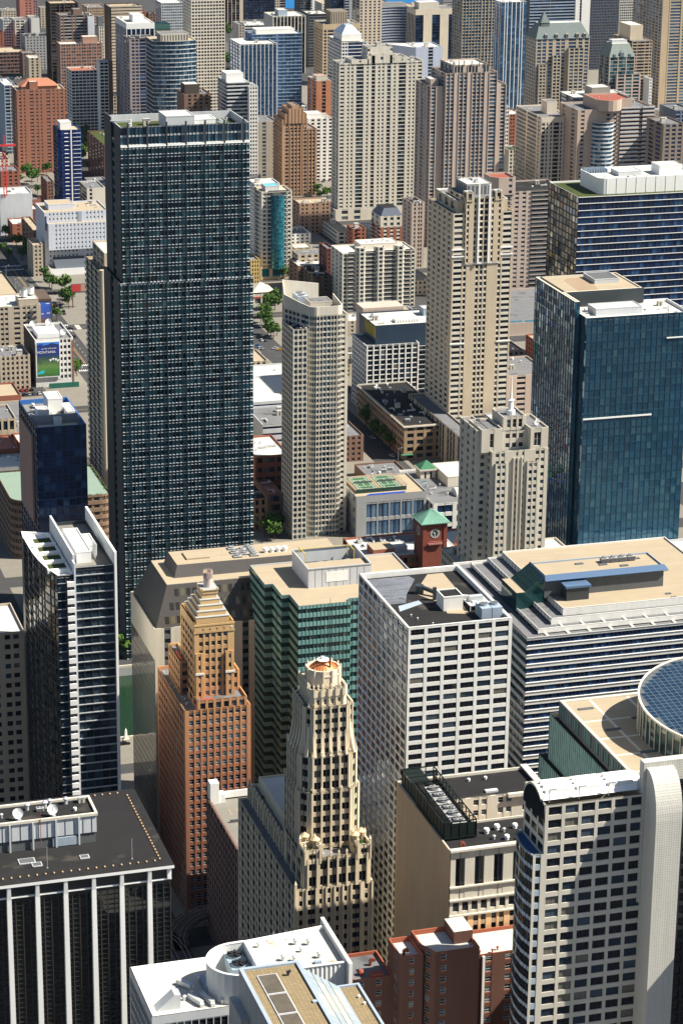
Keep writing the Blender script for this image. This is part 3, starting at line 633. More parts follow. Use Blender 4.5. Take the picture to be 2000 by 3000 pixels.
mb.quads([[(x0, y1, 114.2), (x0, y0, 114.2), (x0, y0, 118.8), (x0, y1, 118.8)], [(x0, y0, 114.2), (x1, y0, 114.2), (x1, y0, 118.8), (x0, y0, 118.8)], [(x1, y0, 114.2), (x1, y1, 114.2), (x1, y1, 117.0), (x1, y0, 117.0)]]); mb.quads([[(x0, 608, 119.15), (x1-4, 608, 119.15), (x1-4, y1, 119.15), (x0, y1, 119.15)]])
part(r, 'cooling_cage', mb, CAGE)
for k in range(6): add(r, 'cooling_tower', KIT['cooling_tower'], 210.2, 585.5+4.1*k, 114.8, 0, 1.05)
for x, y, q in ((217.5, 583, 1.2), (221, 584.5, 1.2), (221.5, 578, 1.1), (226, 584, 1.1)): add(r, 'exhaust_fan', KIT['exhaust_fan'], x, y, 113.8, 0, q)
for x, y in ((222.3, 582.5), (224.5, 577.2), (218.2, 579.0), (226, 580)): add(r, 'vent', KIT['vent'], x, y, 113.8, 0, 1.0)
part(r, 'gooseneck_vent', gooseneck(207.5, 575.6, 113.8), RUST)
for x in (224, 229): add(r, 'exhaust_fan', KIT['exhaust_fan'], x, 616, 113.8, 0, .7)
mb = MB(); mb.box(226, 607, 113.8, 229.6, 608.4, 114.4); part(r, 'skylight', mb, LGREY)
finish(r)

# ---- white gridded tower with barrel-vault top, right foreground
TILE = wall('white tile cladding', (.50, .47, .405), .08)
r = thing('office_tower', 'white gridded tower with glazed barrel vault top and curved tiled shaft', 'building', (222, 530, 0))
tier(r, rect(209, 520, 235.66, 534.38), 0, 151.34, TILE, G_DARK, None, {0: Fs('p'+'Wp'*6, 44, .64, d=.4, sill=.55, proud=.03), 3: Fs('pWpWpWp', 44, .6, d=.2, glass=G_BLACK)}, .3)
tier(r, [(206.23, 520), (209, 520), (209, 534.27), (207.23, 534.27), (206.12, 531.62), (205.46, 527.74), (205.46, 523.87)], 0, 138.5, TILE, G_BLACK, roofmat('blue membrane roof', (.04, .09, .22), .1), {0: Fs('pwp', 40, .55, d=.5), 3: Fs('wnwnw', 40, .7, d=.2), 4: Fs('wnwnw', 40, .7, d=.2), 5: Fs('wnwnw', 40, .7, d=.2), 6: Fs('wnwnw', 40, .7, d=.2)}, .6, sp=BLUEGREY)
mb = MB(); K_ = 12; prof = [(520.06+14.272*(1-math.cos(math.pi*k/K_))/2, 146.69+7.081*math.sin(math.pi*k/K_)) for k in range(K_+1)]
XW, XE = 209, 235.66
for k in range(K_):
    (ya, za), (yb, zb) = prof[k], prof[k+1]
    if za < 151.56 and k < 3: continue
    mb.quads([[(XW, ya, za), (XE, ya, za), (XE, yb, zb), (XW, yb, zb)]], 0)
    mb.quads([[(XW-.4, ya, za+.25), (XW+.3, ya, za+.25), (XW+.3, yb, zb+.25), (XW-.4, yb, zb+.25)], [(XW-.4, yb, zb-.3), (XW-.4, ya, za-.3), (XW-.4, ya, za+.25), (XW-.4, yb, zb+.25)]], 1)
mb.face([(XW-.2, y, z-.02) for y, z in reversed(prof)], 2); part(r, 'barrel_vault', mb, [PAINT, TILE, G_BLACK])
for k in range(3):
    for y, z in ((523.98, 152.66), (525.75, 153.33), (527.52, 153.55)):
        mb = MB(); mb.bar((XW+1.2+8.2*k, y, z+.5), (XW+7.7+8.2*k, y, z+.5), .46); part(r, 'roof_tube', mb, PAINT)
for k in range(4):
    mb = MB(); x = XW+1.5+7.7*k; mb.bar((x, 521.55, 151.34), (x, 521.55, 151.34+3.5), .09); mb.bar((x, 521.55, 151.34+3.4), (x+1.3, 520.22, 151.34+4), .09); part(r, 'davit', mb, GREY)
mb = MB(); S0, S1, SY = 234.89, 241.74, 512.81
pr = [(SY, 0), (SY, 147.02)]+[(519.34-6.528*math.cos(R(a)), 147.02+11.285*math.sin(R(a))) for a in range(10, 91, 8)]+[(520, 158.31), (520, 0)]
for k in range(len(pr)-1):
    (ya, za), (yb, zb) = pr[k], pr[k+1]; mb.quads([[(S0, ya, za), (S1, ya, za), (S1, yb, zb), (S0, yb, zb)]], 0)
mb.face([(S0, y, z) for y, z in pr][::-1], 0); mb.face([(S1, y, z) for y, z in pr], 0)
TILEJ = wall('jointed white tile', (.54, .525, .48), .06); n_ = TILEJ.node_tree.nodes; l_ = TILEJ.node_tree.links
cmb = n_.new('ShaderNodeCombineXYZ'); g_ = n_.new('ShaderNodeNewGeometry'); s_ = n_.new('ShaderNodeSeparateXYZ'); l_.new(g_.outputs['Position'], s_.inputs[0]); ad = n_.new('ShaderNodeMath'); l_.new(s_.outputs[0], ad.inputs[0]); l_.new(s_.outputs[1], ad.inputs[1]); l_.new(ad.outputs[0], cmb.inputs[0]); l_.new(s_.outputs[2], cmb.inputs[1])
bt = n_.new('ShaderNodeTexBrick'); bt.offset = 0; bt.inputs['Scale'].default_value = 1; bt.inputs['Brick Width'].default_value = .62; bt.inputs['Row Height'].default_value = .62; bt.inputs['Mortar Size'].default_value = .035
bt.inputs['Color1'].default_value = (1, 1, 1, 1); bt.inputs['Color2'].default_value = (.94, .95, .96, 1); bt.inputs['Mortar'].default_value = (.5, .5, .5, 1); l_.new(cmb.outputs[0], bt.inputs['Vector'])
pb = n_['Principled BSDF']; src = pb.inputs['Base Color'].links[0].from_socket; mm = n_.new('ShaderNodeMix'); mm.data_type = 'RGBA'; mm.blend_type = 'MULTIPLY'; mm.inputs[0].default_value = 1; l_.new(src, mm.inputs[6]); l_.new(bt.outputs[0], mm.inputs[7]); l_.new(mm.outputs[2], pb.inputs['Base Color'])
part(r, 'tiled_shaft', mb, TILEJ)
mb = MB(); mb.box(234.11, 519.78, 122.13, 261.11, 522.21, 159.74); part(r, 'top_slab', mb, TILEJ)
tier(r, rect(241.86, 517.23, 265.53, 531.06), 0, 155.32, BLACK, G_BLACK, TAR, {0: Fs('p'+'wnwp'*6, 46, .7, d=.5)}, 1)
finish(r)

# ---- teal glass atrium building with the glass drum
r = thing('civic_centre', 'teal glass civic building with gravel roof and slanted glass drum', 'building', (330, 680, 0))
TL = glass('teal panel glass', [(.5, (.06, .17, .19)), (.3, (.10, .26, .28)), (.2, (.03, .08, .09))], .3, .12)
tw = Fs('wn'*46+'w', 22, .97, d=.2, mp=.25, proud=.02)
tier(r, [(289.6, 640), (400, 640), (400, 712.4), (289.6, 712.4)], 86, 92.2, DKGREY, TL, GRAVEL, {3: Fs('wp'*34+'w', 1, .7, d=.25)}, .7, cap=CREAM, pt=1.2)
tier(r, [(288.2, 640), (400, 640), (400, 717), (288.2, 717)], 70, 86, DKGREY, TL, TAR, {3: Fs('wn'*46+'w', 4, .97, d=.2, mp=.25, proud=.02)}, .5, mul=plain('pale teal mullion', (.30, .46, .46)), pt=.2)
tier(r, [(286.6, 640), (400, 640), (400, 721), (286.6, 721)], 0, 70, DKGREY, TL, TAR, {3: Fs('wn'*46+'w', 17, .97, d=.2, mp=.25, proud=.02)}, .5, mul=plain('pale teal mullion', (.30, .46, .46)), pt=.2)
for x in (300, 313): mb = MB(); mb.box(x-.5, 640, 91.51, x+.5, 712, 91.56); part(r, 'roof_walkway', mb, CREAM)
for y in (655, 668, 681, 695): mb = MB(); mb.box(290.4, y-.5, 91.51, 330, y+.5, 91.53); part(r, 'roof_walkway', mb, CREAM)
for x, y in ((296, 705), (310, 694), (298, 687), (302, 668)):
    mb = MB(); mb.box(x-2.6, y-.7, 91.5, x+2.6, y+.7, 91.8); part(r, 'roof_slot', mb, [DKGREY])
cx, cy, cr_ = 336.5, 674.5, 32.5; N_ = 72; DRG = glass('drum glass', [(.45, (.02, .05, .06)), (.3, (.22, .26, .24)), (.25, (.04, .09, .09))], .35, .15)
zt = lambda y: 105.2-(707-y)*.10
mb = MB(); fm = MB()
for k in range(N_):
    a, b = 2*math.pi*k/N_, 2*math.pi*(k+1)/N_; pa = (cx+cr_*math.cos(a), cy+cr_*math.sin(a)); pb_ = (cx+cr_*math.cos(b), cy+cr_*math.sin(b))
    for i in range(8):
        f0, f1 = i/8, (i+1)/8; za0, za1 = 91.5+(zt(pa[1])-91.5)*f0, 91.5+(zt(pa[1])-91.5)*f1; zb0, zb1 = 91.5+(zt(pb_[1])-91.5)*f0, 91.5+(zt(pb_[1])-91.5)*f1
        mb.quads([[(*pa, za0), (*pb_, zb0), (*pb_, zb1), (*pa, za1)]], 0)
    o1 = (cx+(cr_+.25)*math.cos(a), cy+(cr_+.25)*math.sin(a)); fm.bar((*o1, 91.5), (*o1, zt(o1[1])), .12, 0)
    o2 = (cx+(cr_+.25)*math.cos(b), cy+(cr_+.25)*math.sin(b)); fm.bar((*o1, zt(o1[1])), (*o2, zt(o2[1])), .32, 0)
part(r, 'drum_glazing', mb, DRG, kind='stuff'); part(r, 'drum_frame', fm, CREAM)
DTOP = glass('drum roof glass', [(.5, (.025, .06, .11)), (.5, (.035, .08, .135))], .6, .1, .03)
mb = MB(); fm = MB(); st = 2.0; n2 = int(cr_/st)+1
for i in range(-n2, n2):
    for j in range(-n2, n2):
        P4 = [(cx+(i+a)*st, cy+(j+b)*st) for a, b in ((.03, .03), (.97, .03), (.97, .97), (.03, .97))]
        if all(math.hypot(x-cx, y-cy) < cr_-.1 for x, y in P4): mb.quads([[(x, y, zt(y)+.05) for x, y in P4]], 0)
    h = math.sqrt(max(0, cr_**2-(i*st)**2))-.15
    if h > 0: fm.bar((cx+i*st, cy-h, zt(cy-h)), (cx+i*st, cy+h, zt(cy+h)), .07, 0); fm.bar((cx-h, cy+i*st, zt(cy+i*st)+.02), (cx+h, cy+i*st, zt(cy+i*st)+.02), .07, 0)
fm.face([(cx+cr_*math.cos(2*math.pi*k/N_), cy+cr_*math.sin(2*math.pi*k/N_), zt(cy+cr_*math.sin(2*math.pi*k/N_))-.02) for k in range(N_)], 1)
part(r, 'drum_roof_pane', mb, DTOP, kind='stuff'); part(r, 'drum_roof_lattice', fm, [wall('blue grey lattice', (.12, .16, .2), .1, .5), DKGREY])
finish(r)

# ---- striped stepped office block
r = thing('office_block', 'white and dark striped office block with stepped terraces and blue glass trim', 'building', (345, 805, 0))
lh = Fs('wm'*60+'w', 27, .56, d=.4, hor=True, mp=-.25, sill=.3, ledge=(.12, .25))
tier(r, rect(298.1, 765, 388, 845), 0, 93.4, WHITE, G_NAVY, GREYROOF, {0: lh, 3: Fs('wm'*24+'w', 27, .6, d=.4, hor=True, mp=-.25, sill=.3, glass=G_GREEN)}, .9, mul=STEEL)
for k, (x0, y0, z) in enumerate(((303.7, 769.0, 94.5), (310.2, 773.5, 96.1), (315.9, 777, 98.0))):
    tier(r, rect(x0, y0, 386-k*2, 840), 92.4, z, WHITE, G_NAVY, GREYROOF if k < 2 else GRAVEL, {0: Fs('wn'*30+'w', 1, .25, d=.7, hor=True, mp=-.5, sill=.0), 3: Fs('wn'*20+'w', 1, .6, d=.5, hor=True, sill=.0, glass=G_GREEN)}, .6, pt=.3)
for k in range(8):
    mb = MB(); x = 306+8*k; mb.box(x, 765.3, 92.52, x+1.0, 769.0, 92.9); part(r, 'terrace_kerb', mb, CREAM)
    mb = MB(); mb.box(x+7, 769.3, 93.95, x+7.8, 773.5, 94.2); part(r, 'terrace_kerb', mb, CREAM)
tier(r, rect(314.2, 791, 360, 806), 97.3, 105.4, DKGREY, G_BLUE, GRAVEL, {0: Fs('S', 1), 3: Fs('wnwnwnw', 1, .95, d=.2, glass=G_GREEN)}, .6, cap=BLUEGREY)
mb = MB(); mb.quads([[(314.0, 789.6, 104.0), (361.4, 789.6, 104.0), (360, 791.0, 105.9), (314.2, 791.0, 105.9)], [(312.8, 806, 104), (312.8, 789.6, 104), (314.2, 791, 105.9), (314.2, 806, 105.9)]], 0); mb.quads([[(314.0, 791, 103.0), (361.4, 791, 103.0), (361.4, 789.6, 104.0), (314.0, 789.6, 104.0)]], 0)
part(r, 'glass_trim', mb, glass('sky blue trim glass', [(1, (.13, .21, .34))], .3, .15))
mb = MB(); mb.quads([[(307, 791.2, 100.3), (314.1, 791.2, 105.5), (314.1, 806, 105.5), (307, 806, 100.3)]], 0); mb.face([(307, 791.2, 93), (314.1, 791.2, 93), (314.1, 791.2, 105.5), (307, 791.2, 100.3)], 0)
for k in range(7): mb.bar((307, 791.3+2.4*k, 100.35), (314.1, 791.3+2.4*k, 105.55), .06, 1)
for k in range(4): mb.bar((307+1.8*k, 791.2, 100.35+1.3*k), (307+1.8*k, 806, 100.35+1.3*k), .05, 1)
part(r, 'atrium_glazing', mb, [glass('green atrium glass', [(1, (.02, .075, .075))], .5, .07), STEEL])
mb = MB(); mb.prism(rect(303.6, 790.8, 307, 806), 92.5, 100.2, 0, None, True, 1); part(r, 'atrium_box', mb, [glass('green atrium glass', [(1, (.02, .075, .075))], .5, .07), GRAVEL])
mb = MB(); mb.box(320.5, 785.4, 97.45, 329, 790.9, 102.2); part(r, 'glass_bay', mb, [STEEL]); mb = MB(); mb.box(320, 784.9, 102.2, 329.6, 790.9, 103.0); part(r, 'glass_bay_cap', mb, glass('sky blue trim glass', [(1, (.13, .21, .34))], .3, .15))
for x, y in ((330, 801), (338, 798), (352, 801), (345, 795)):
    mb = MB(); mb.box(x, y, 104.8, x+3, y+1.4, 105.1); part(r, 'skylight', mb, DKGREY)
for k in range(4): add(r, 'cooling_tower', KIT['cooling_tower'], 341+3.4*k, 801, 104.8, 0, .7)
mb = MB(); mb.box(358, 778.5, 97.4, 360, 779.5, 97.7); part(r, 'skylight', mb, DKGREY); mb = MB(); mb.box(357.6, 782.5, 97.4, 359.6, 783.5, 97.7); part(r, 'skylight', mb, DKGREY)
finish(r)

# ---- white grid slab with torn roof membrane
r = thing('office_slab', 'white concrete grid office slab with dark tar roof and torn pale membrane', 'building', (231, 669, 0))
gw = Fs('p'+'Wp'*6, 50, .60, d=.28, proud=.04, sill=.45)
gw['pat'] = 'p'+'Wp'*6
tier(r, rect(214.7, 645.2, 246.7, 693), 0, 150, WHITE, G_DARK, TAR, {0: gw, 3: Fs('h'+'Wh'*10, 50, .70, d=.28, hp=0.0, proud=.04, sill=.45)}, 1.6, pt=.9, cap=WHITE, fr=wall('brown window frame', (.05, .04, .03)))
zr = 148.4
mb = MB(); mb.face([(216.2, 691, zr+.05), (216.2, 669, zr+.05), (222, 669, zr+.05), (224.5, 676, zr+.05), (231, 688, zr+.05), (230, 691, zr+.05)]); part(r, 'torn_membrane', mb, roofmat('torn membrane', (.13, .14, .165), .75, (.02, .02, .024)))
mb = MB(); mb.face([(218, 662.5, zr+.06), (226.5, 667.2, zr+.06), (226.3, 670, zr+.06), (219, 667, zr+.06)]); part(r, 'loose_sheet', mb, BLUEGREY)
mb = MB(); mb.face([(227, 676, zr+.07), (231, 668, zr+.07), (240, 668, zr+.07), (241, 691, zr+.07), (236, 691, zr+.07)]); part(r, 'gravel_patch', mb, GRAVEL)
mb = MB(); mb.face([(231, 657.5, zr+.08), (237, 655.5, zr+.08), (238, 664, zr+.08), (232, 665, zr+.08)]); part(r, 'gravel_patch', mb, GRAVEL)
penthouse(r, 230.5, 659.5, 236.5, 666, zr, zr+4.2, WHITE, TAR, False)
mb = MB(); mb.cyl(228.5, 676, zr, zr+2.6, 1.3, 1.3, 14); mb.bar((228.5, 676, zr+2.2), (233, 671, zr+1.2), .5); mb.bar((231, 669.3, zr), (231, 669.3, zr+4), .45); part(r, 'flue', mb, STEEL)
for k in range(2):
    mb = MB(); x0, y0 = 239.0, 650.2+k*0; mb.box(x0+3.3*k, 650, zr, x0+3.1+3.3*k, 655.8, zr+3.4, 0); mb.cyl(x0+1.55+3.3*k, 653, zr+3.4, zr+4.0, 1.3, 1.3, 14, 0, 1); part(r, 'cooling_tower', mb, [BLUEGREY, DKGREY])
mb = MB(); mb.box(238, 657.5, zr+1.5, 244.5, 665, zr+1.8, 0)
for x in (238.2, 244.3):
    for y in (657.7, 664.8): mb.bar((x, y, zr), (x, y, zr+1.6), .12, 0)
mb.bar((239, 661, zr+2.6), (243, 661, zr+2.6), .9, 1); part(r, 'duct_frame', mb, [LGREY, SILVER])
mb = MB(); mb.bar((233, 667, zr+2.2), (240, 663, zr+2.2), .6); mb.bar((240, 663, zr+2.2), (240, 659, zr+1.5), .6); part(r, 'duct', mb, SILVER)
for x, y in ((221, 655), (224, 650), (220, 658)): add(r, 'vent', KIT['vent'], x, y, zr, 0, .6)
finish(r)

# ---- neighbouring tower just outside the right edge; it shades the brick hotel
simple('office_tower', 'grey stone office tower just beyond the right edge of the view', (266, 486, 300, 548), 138, GREY, G_DARK, TAR, Fs('p'+'wp'*10, 0, .6), Fs('p'+'wp'*16, 0, .6), units=3)
finish([o for o in COL.objects if o.get('label', '').startswith('grey stone office tower just')][0])
# ---- gothic terracotta tower with copper cap
r = thing('gothic_tower', 'slender cream terracotta gothic tower with copper cap and tall mast', 'tower', (191, 660, 0))
fin = MB(); fin.box(-.28, -.28, 0, .28, .28, 1.1); fin.cone(rect(-.34, -.34, .34, .34), 1.1, (0, 0, 2.1)); FIN = fin.mesh('finial', [TERRA])
def finials(root, a, b, z, n, s=1.0):
    for i in range(n):
        t = i/max(n-1, 1); add(root, 'finial', FIN, a[0]+(b[0]-a[0])*t, a[1]+(b[1]-a[1])*t, z, 0, s)
gp = dict(hp=.3, d=.5)
SPT = wall('ornate terracotta spandrel', (.50, .43, .32), .3)
sb = Fs('hpvphvnvh'+'hvphvphvphvph'+'vnvhpvph', 25, .56, **gp); wb = Fs('hpvph'+'vnvphvph'*9, 25, .62, hp=.1, d=.2, ww=1.4)
tier(r, rect(178.3, 634, 202, 699), 0, 77, TERRA, G_DARK, GREYROOF, {0: sb, 3: wb}, .6, sp=SPT)
tier(r, rect(181.2, 634.2, 201.3, 655), 76.4, 86.3, TERRA, G_DARK, GREYROOF, {0: Fs('phvnvh'+'hvnvhvnvhvnvhvnvh'+'hvnvhp', 2, .6, hp=.4, d=.6), 3: Fs('phvnvhvnvhvnvhp', 2, .6, **gp)}, 1.6, sp=SPT, pt=.5)
tier(r, rect(181.4, 655, 184.5, 698.5), 76.4, 81.5, TERRA, G_DARK, GREYROOF, {3: Fs('hvphvph'*7, 1, .6, **gp)}, 1.2)
for x0, x1 in ((181.2, 186.2), (197.0, 201.3)):
    tier(r, rect(x0, 634.0, x1, 640), 84.6, 89.0, TERRA, G_DARK, GRASSROOF, {0: Fs('hpvnvph', 1, .45, **gp), 3: Fs('hpvnvph', 1, .45, **gp)}, 1.6)
    finials(r, (x0+.3, 634.4), (x1-.3, 634.4), 89, 2, 1.3); finials(r, (x0+.3, 639.6), (x1-.3, 639.6), 89, 2, 1.3)
for x, y in ((183.3, 641.2), (185.6, 638.0), (197.6, 638.2), (200.0, 640.0)):
    mb = MB(); mb.cyl(x, y, 85, 90.2, 1.15, 1.15, 8); mb.cyl(x, y, 90.2, 90.5, 1.45, 1.45, 8); mb.cyl(x, y, 90.5, 91.3, 1.4, .4, 8); mb.cyl(x, y, 91.3, 91.7, .15, .05, 6)
    for k in range(8): a = R(22.5+45*k); mb.box(x+1.1*math.cos(a)-.12, y+1.1*math.sin(a)-.12, 88.2, x+1.1*math.cos(a)+.12, y+1.1*math.sin(a)+.12, 89.6, 1)
    part(r, 'turret', mb, [wall('tan terracotta', (.6, .47, .3)), DKGREY])
finials(r, (187, 634.5), (196.4, 634.5), 86.3, 5, .9); finials(r, (181.6, 657), (181.6, 698), 81.5, 14, 1.1); finials(r, (178.8, 634.6), (178.8, 634.6), 77, 1, 1.3)
def octo(cx, cy, a, b, c): return [(cx-a+c, cy-b), (cx+a-c, cy-b), (cx+a, cy-b+c), (cx+a, cy+b-c), (cx+a-c, cy+b), (cx-a+c, cy+b), (cx-a, cy+b-c), (cx-a, cy-b+c)]
oc = dict(sp=SPT, par=.5)
def oface(nf, wh=.6): return {0: Fs('h'+'vnvh'*4, nf, wh, **gp), 7: Fs('phvnvhp', nf, wh, **gp), 6: Fs('h'+'vnvh'*4, nf, wh, **gp), 1: Fs('phvnvhp', nf, wh, **gp)}
CXT, CYT = 191.5, 651.7
tier(r, octo(CXT, CYT, 9.7, 9.8, 3.6), 80, 85.8, TERRA, G_DARK, None, {0: Fs('hwhwhwhwh', 1, .8, hp=.5, d=.8), 7: Fs('pwp', 1, .7, **gp), 6: Fs('h'+'wh'*4, 1, .7, **gp)}, **oc)
tier(r, octo(CXT, CYT, 9.6, 9.7, 3.6), 85.8, 103.2, TERRA, G_DARK, GREYROOF, oface(5), **oc)
P = octo(CXT, CYT, 9.6, 9.7, 3.6)
for k in (0, 7, 6): finials(r, P[k], P[(k+1) % 8], 103.2, {0: 5, 7: 3, 6: 6}[k], .8)
tier(r, octo(CXT, CYT, 8.9, 9.0, 3.3), 103, 114.2, TERRA, G_DARK, GREYROOF, oface(3), **oc)
P = octo(CXT, CYT, 8.9, 9.0, 3.3)
for k in (0, 7, 6): finials(r, P[k], P[(k+1) % 8], 114.2, {0: 5, 7: 3, 6: 6}[k], .9)
tier(r, octo(CXT, CYT-.4, 7.4, 7.8, 2.3), 114, 129, TERRA, G_DARK, GREYROOF, oface(5, .5), **oc)
# curved buttresses leaning against the shaft
def buttress(x, y, dx, dy, z0, z1, reach, w=.45):
    mb = MB(); n = 7; nx, ny = -dy, dx
    for i in range(n):
        t0, t1 = i/n, (i+1)/n; o0, o1 = reach*(1-t0)**2+.25, reach*(1-t1)**2+.25; za, zb = z0+(z1-z0)*t0, z0+(z1-z0)*t1
        for s in (-1, 1):
            A = [(x+nx*w*s, y+ny*w*s, za), (x+dx*o0+nx*w*s, y+dy*o0+ny*w*s, za), (x+dx*o1+nx*w*s, y+dy*o1+ny*w*s, zb), (x+nx*w*s, y+ny*w*s, zb)]; mb.quads([A if s < 0 else A[::-1]])
        mb.quads([[(x+dx*o0-nx*w, y+dy*o0-ny*w, za), (x+dx*o0+nx*w, y+dy*o0+ny*w, za), (x+dx*o1+nx*w, y+dy*o1+ny*w, zb), (x+dx*o1-nx*w, y+dy*o1-ny*w, zb)]])
    return mb
for i in range(5): part(r, 'buttress', buttress(CXT-4.8+2.4*i, CYT-8.2, 0, -1, 114, 121.5, .9), TERRA)
for i in range(5): part(r, 'buttress', buttress(CXT-7.4, CYT-5.4+2.5*i, -1, 0, 114, 122.5, 1.5), TERRA)
for s in (-1, 1): part(r, 'buttress', buttress(CXT+s*6.2, CYT-7.1, .707*s, -.707, 114, 123, 1.5), TERRA)
part(r, 'buttress', buttress(CXT+7.4, CYT-5, 1, 0, 114, 122, 1.4), TERRA)
P = octo(CXT, CYT-.4, 7.4, 7.8, 2.3)
for k in (0, 7, 6): finials(r, P[k], P[(k+1) % 8], 129, {0: 5, 7: 3, 6: 6}[k], .7)
tier(r, octo(191.2, 650.6, 5.4, 6.4, 1.0), 128.5, 132.0, TERRA, G_DARK, None, {0: Fs('hpvphpvphpvphpvph', 1, .45, hp=.2, d=.4), 6: Fs('h'+'pvph'*4, 1, .45, hp=.2, d=.4)}, .3)
tier(r, octo(191.2, 650.6, 5.7, 6.6, 1.0), 132.0, 134.4, TERRA, G_DARK, GREYROOF, {0: Fs('hphphphph', 1), 6: Fs('hp'*12+'h', 1)}, .8)
P = octo(191.2, 650.6, 5.6, 6.5, 1.0)
finials(r, P[0], P[1], 134.4, 8, .8); finials(r, P[6], P[7], 134.4, 8, .8)
DX, DY = 191.2, 650.4
mb = MB(); c12 = circ(DX, DY, 5.0, 12, R(15)); mb.prism(c12, 134, 138.9, 0, None, False); mb.prism(circ(DX, DY, 5.15, 12, R(15)), 137.2, 137.6, 0, 0); mb.frustum(circ(DX, DY, 5.0, 12, R(15)), 138.9, circ(DX, DY, 4.4, 12, R(15)), 138.9, 0, False); mb.prism(circ(DX, DY, 4.4, 12, R(15))[::-1], 138, 138.9, 0, None, False); part(r, 'drum', mb, TERRA)
for x, y in c12: add(r, 'finial', FIN, x, y, 138.3, 0, .75)
for x, y in circ(DX, DY, 5.05, 12, R(15)):
    mb = MB(); mb.box(x-.2, y-.2, 134, x+.2, y+.2, 138.8); part(r, 'pilaster', mb, TERRA)
mb = MB(); mb.frustum(circ(DX, DY, 4.5, 24), 138.1, circ(DX, DY, 2.0, 24), 140.3, 0, False); mb.cyl(DX, DY, 140.3, 140.9, 1.75, 1.9, 24, 0, 1)
for k in range(24): a = 2*math.pi*k/24; mb.bar((DX+4.5*math.cos(a), DY+4.5*math.sin(a), 138.15), (DX+2*math.cos(a), DY+2*math.sin(a), 140.33), .06, 0)
part(r, 'copper_cap', mb, [COPPER, PAINT])
mb = MB(); mb.cyl(192.3, 647.6, 138.6, 148, .28, .16, 8); mb.cyl(192.3, 647.6, 148, 160.6, .13, .06, 8); part(r, 'mast', mb, FRAMED)
mb = MB(); mb.box(190.6, 650.4, 140.9, 191.6, 651.2, 141.7); part(r, 'aerial_box', mb, LGREY)
tier(r, rect(184.6, 664, 200, 698), 76.4, 84, TERRA, G_DARK, MEMB, {}, .5)
for k, (px, py, pz, q) in enumerate(((184, 642, 85.4, 1), (199, 637, 88, .8), (182.8, 637, 88, .8), (183, 690, 80.5, 1))):
    mb = MB()
    for i in range(40): a = random.uniform(0, 6.28); d_ = random.uniform(0, 1.3)*q; x, y = px+d_*math.cos(a), py+d_*math.sin(a); h = random.uniform(.3, 1.0); mb.face([(x-.2, y, pz), (x+.2, y, pz), (x, y+random.uniform(-.2, .2), pz+h)])
    part(r, 'planting', mb, plain('roof plant green', (.06, .13, .03), .8), kind='stuff')
finish(r)

# ---- orange to gold brick tower with ziggurat roof
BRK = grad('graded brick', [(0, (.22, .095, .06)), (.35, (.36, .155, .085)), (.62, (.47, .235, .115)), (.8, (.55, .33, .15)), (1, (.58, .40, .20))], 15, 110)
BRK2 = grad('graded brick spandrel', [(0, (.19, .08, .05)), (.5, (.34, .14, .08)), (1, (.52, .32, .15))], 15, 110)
r = thing('brick_tower', 'orange brick tower fading to gold with ziggurat roof and white chimney', 'tower', (189, 790, 0))
cs = Fs('P'+'wp'*8+'wP', 25, .58, d=.4, proud=.12, ww=1.3); cw = Fs('P'+'wpwp'*7+'P', 25, .58, d=.25, proud=.08, ww=1.3)
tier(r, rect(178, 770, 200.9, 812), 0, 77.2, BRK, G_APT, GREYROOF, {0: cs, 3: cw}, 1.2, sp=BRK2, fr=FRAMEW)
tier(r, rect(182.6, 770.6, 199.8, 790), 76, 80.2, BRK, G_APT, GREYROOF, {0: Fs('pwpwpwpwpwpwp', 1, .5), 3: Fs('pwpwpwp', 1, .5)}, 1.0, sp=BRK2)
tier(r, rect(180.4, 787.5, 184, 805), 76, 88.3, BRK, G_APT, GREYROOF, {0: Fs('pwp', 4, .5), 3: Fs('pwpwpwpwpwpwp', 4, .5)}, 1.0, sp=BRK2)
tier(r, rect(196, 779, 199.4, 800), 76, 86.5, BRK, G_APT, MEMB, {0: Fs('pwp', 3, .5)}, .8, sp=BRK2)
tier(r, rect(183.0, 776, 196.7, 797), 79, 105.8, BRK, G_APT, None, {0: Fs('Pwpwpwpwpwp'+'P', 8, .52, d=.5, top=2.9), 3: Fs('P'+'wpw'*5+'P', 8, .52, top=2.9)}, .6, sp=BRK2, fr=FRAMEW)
for x0, x1 in ((183.2, 185.9), (193.6, 196.5)):
    tier(r, rect(x0, 775.2, x1, 777.5), 79, 95.2, BRK, G_APT, BRK, {0: Fs('PwP', 5, .5, d=.35)}, .1); mb = MB(); mb.box(x0-.15, 775.0, 87.6, x1+.15, 775.25, 88.3); part(r, 'lintel', mb, WHITE)
mb = MB(); mb.box(182.8, 775.8, 102.4, 196.9, 776.0, 102.8); part(r, 'cornice', mb, BRK); mb = MB(); mb.box(182.8, 775.85, 104.9, 196.9, 776.0, 105.5); part(r, 'cornice', mb, BRK)
for i in range(6): mb = MB(); x = 184.2+2.26*i; mb.face([(x-1.1, 775.8, 102.75), (x+1.1, 775.8, 102.75), (x, 775.8, 103.35)]); mb.face([(x+1.1, 775.99, 102.75), (x-1.1, 775.99, 102.75), (x, 775.99, 103.35)]); part(r, 'chevron', mb, BRK)
for i in range(5): mb = MB(); x = 186.2+2.4*i; mb.prism(circ(x, 775.9, .3, 8), 0, 0, 0) if 0 else mb.box(x-.3, 775.88, 103.6, x+.3, 775.99, 104.2); part(r, 'medallion', mb, WHITE if i == 4 else BRK2)
LEAD = wall('lead ledge', (.33, .34, .34), .1)
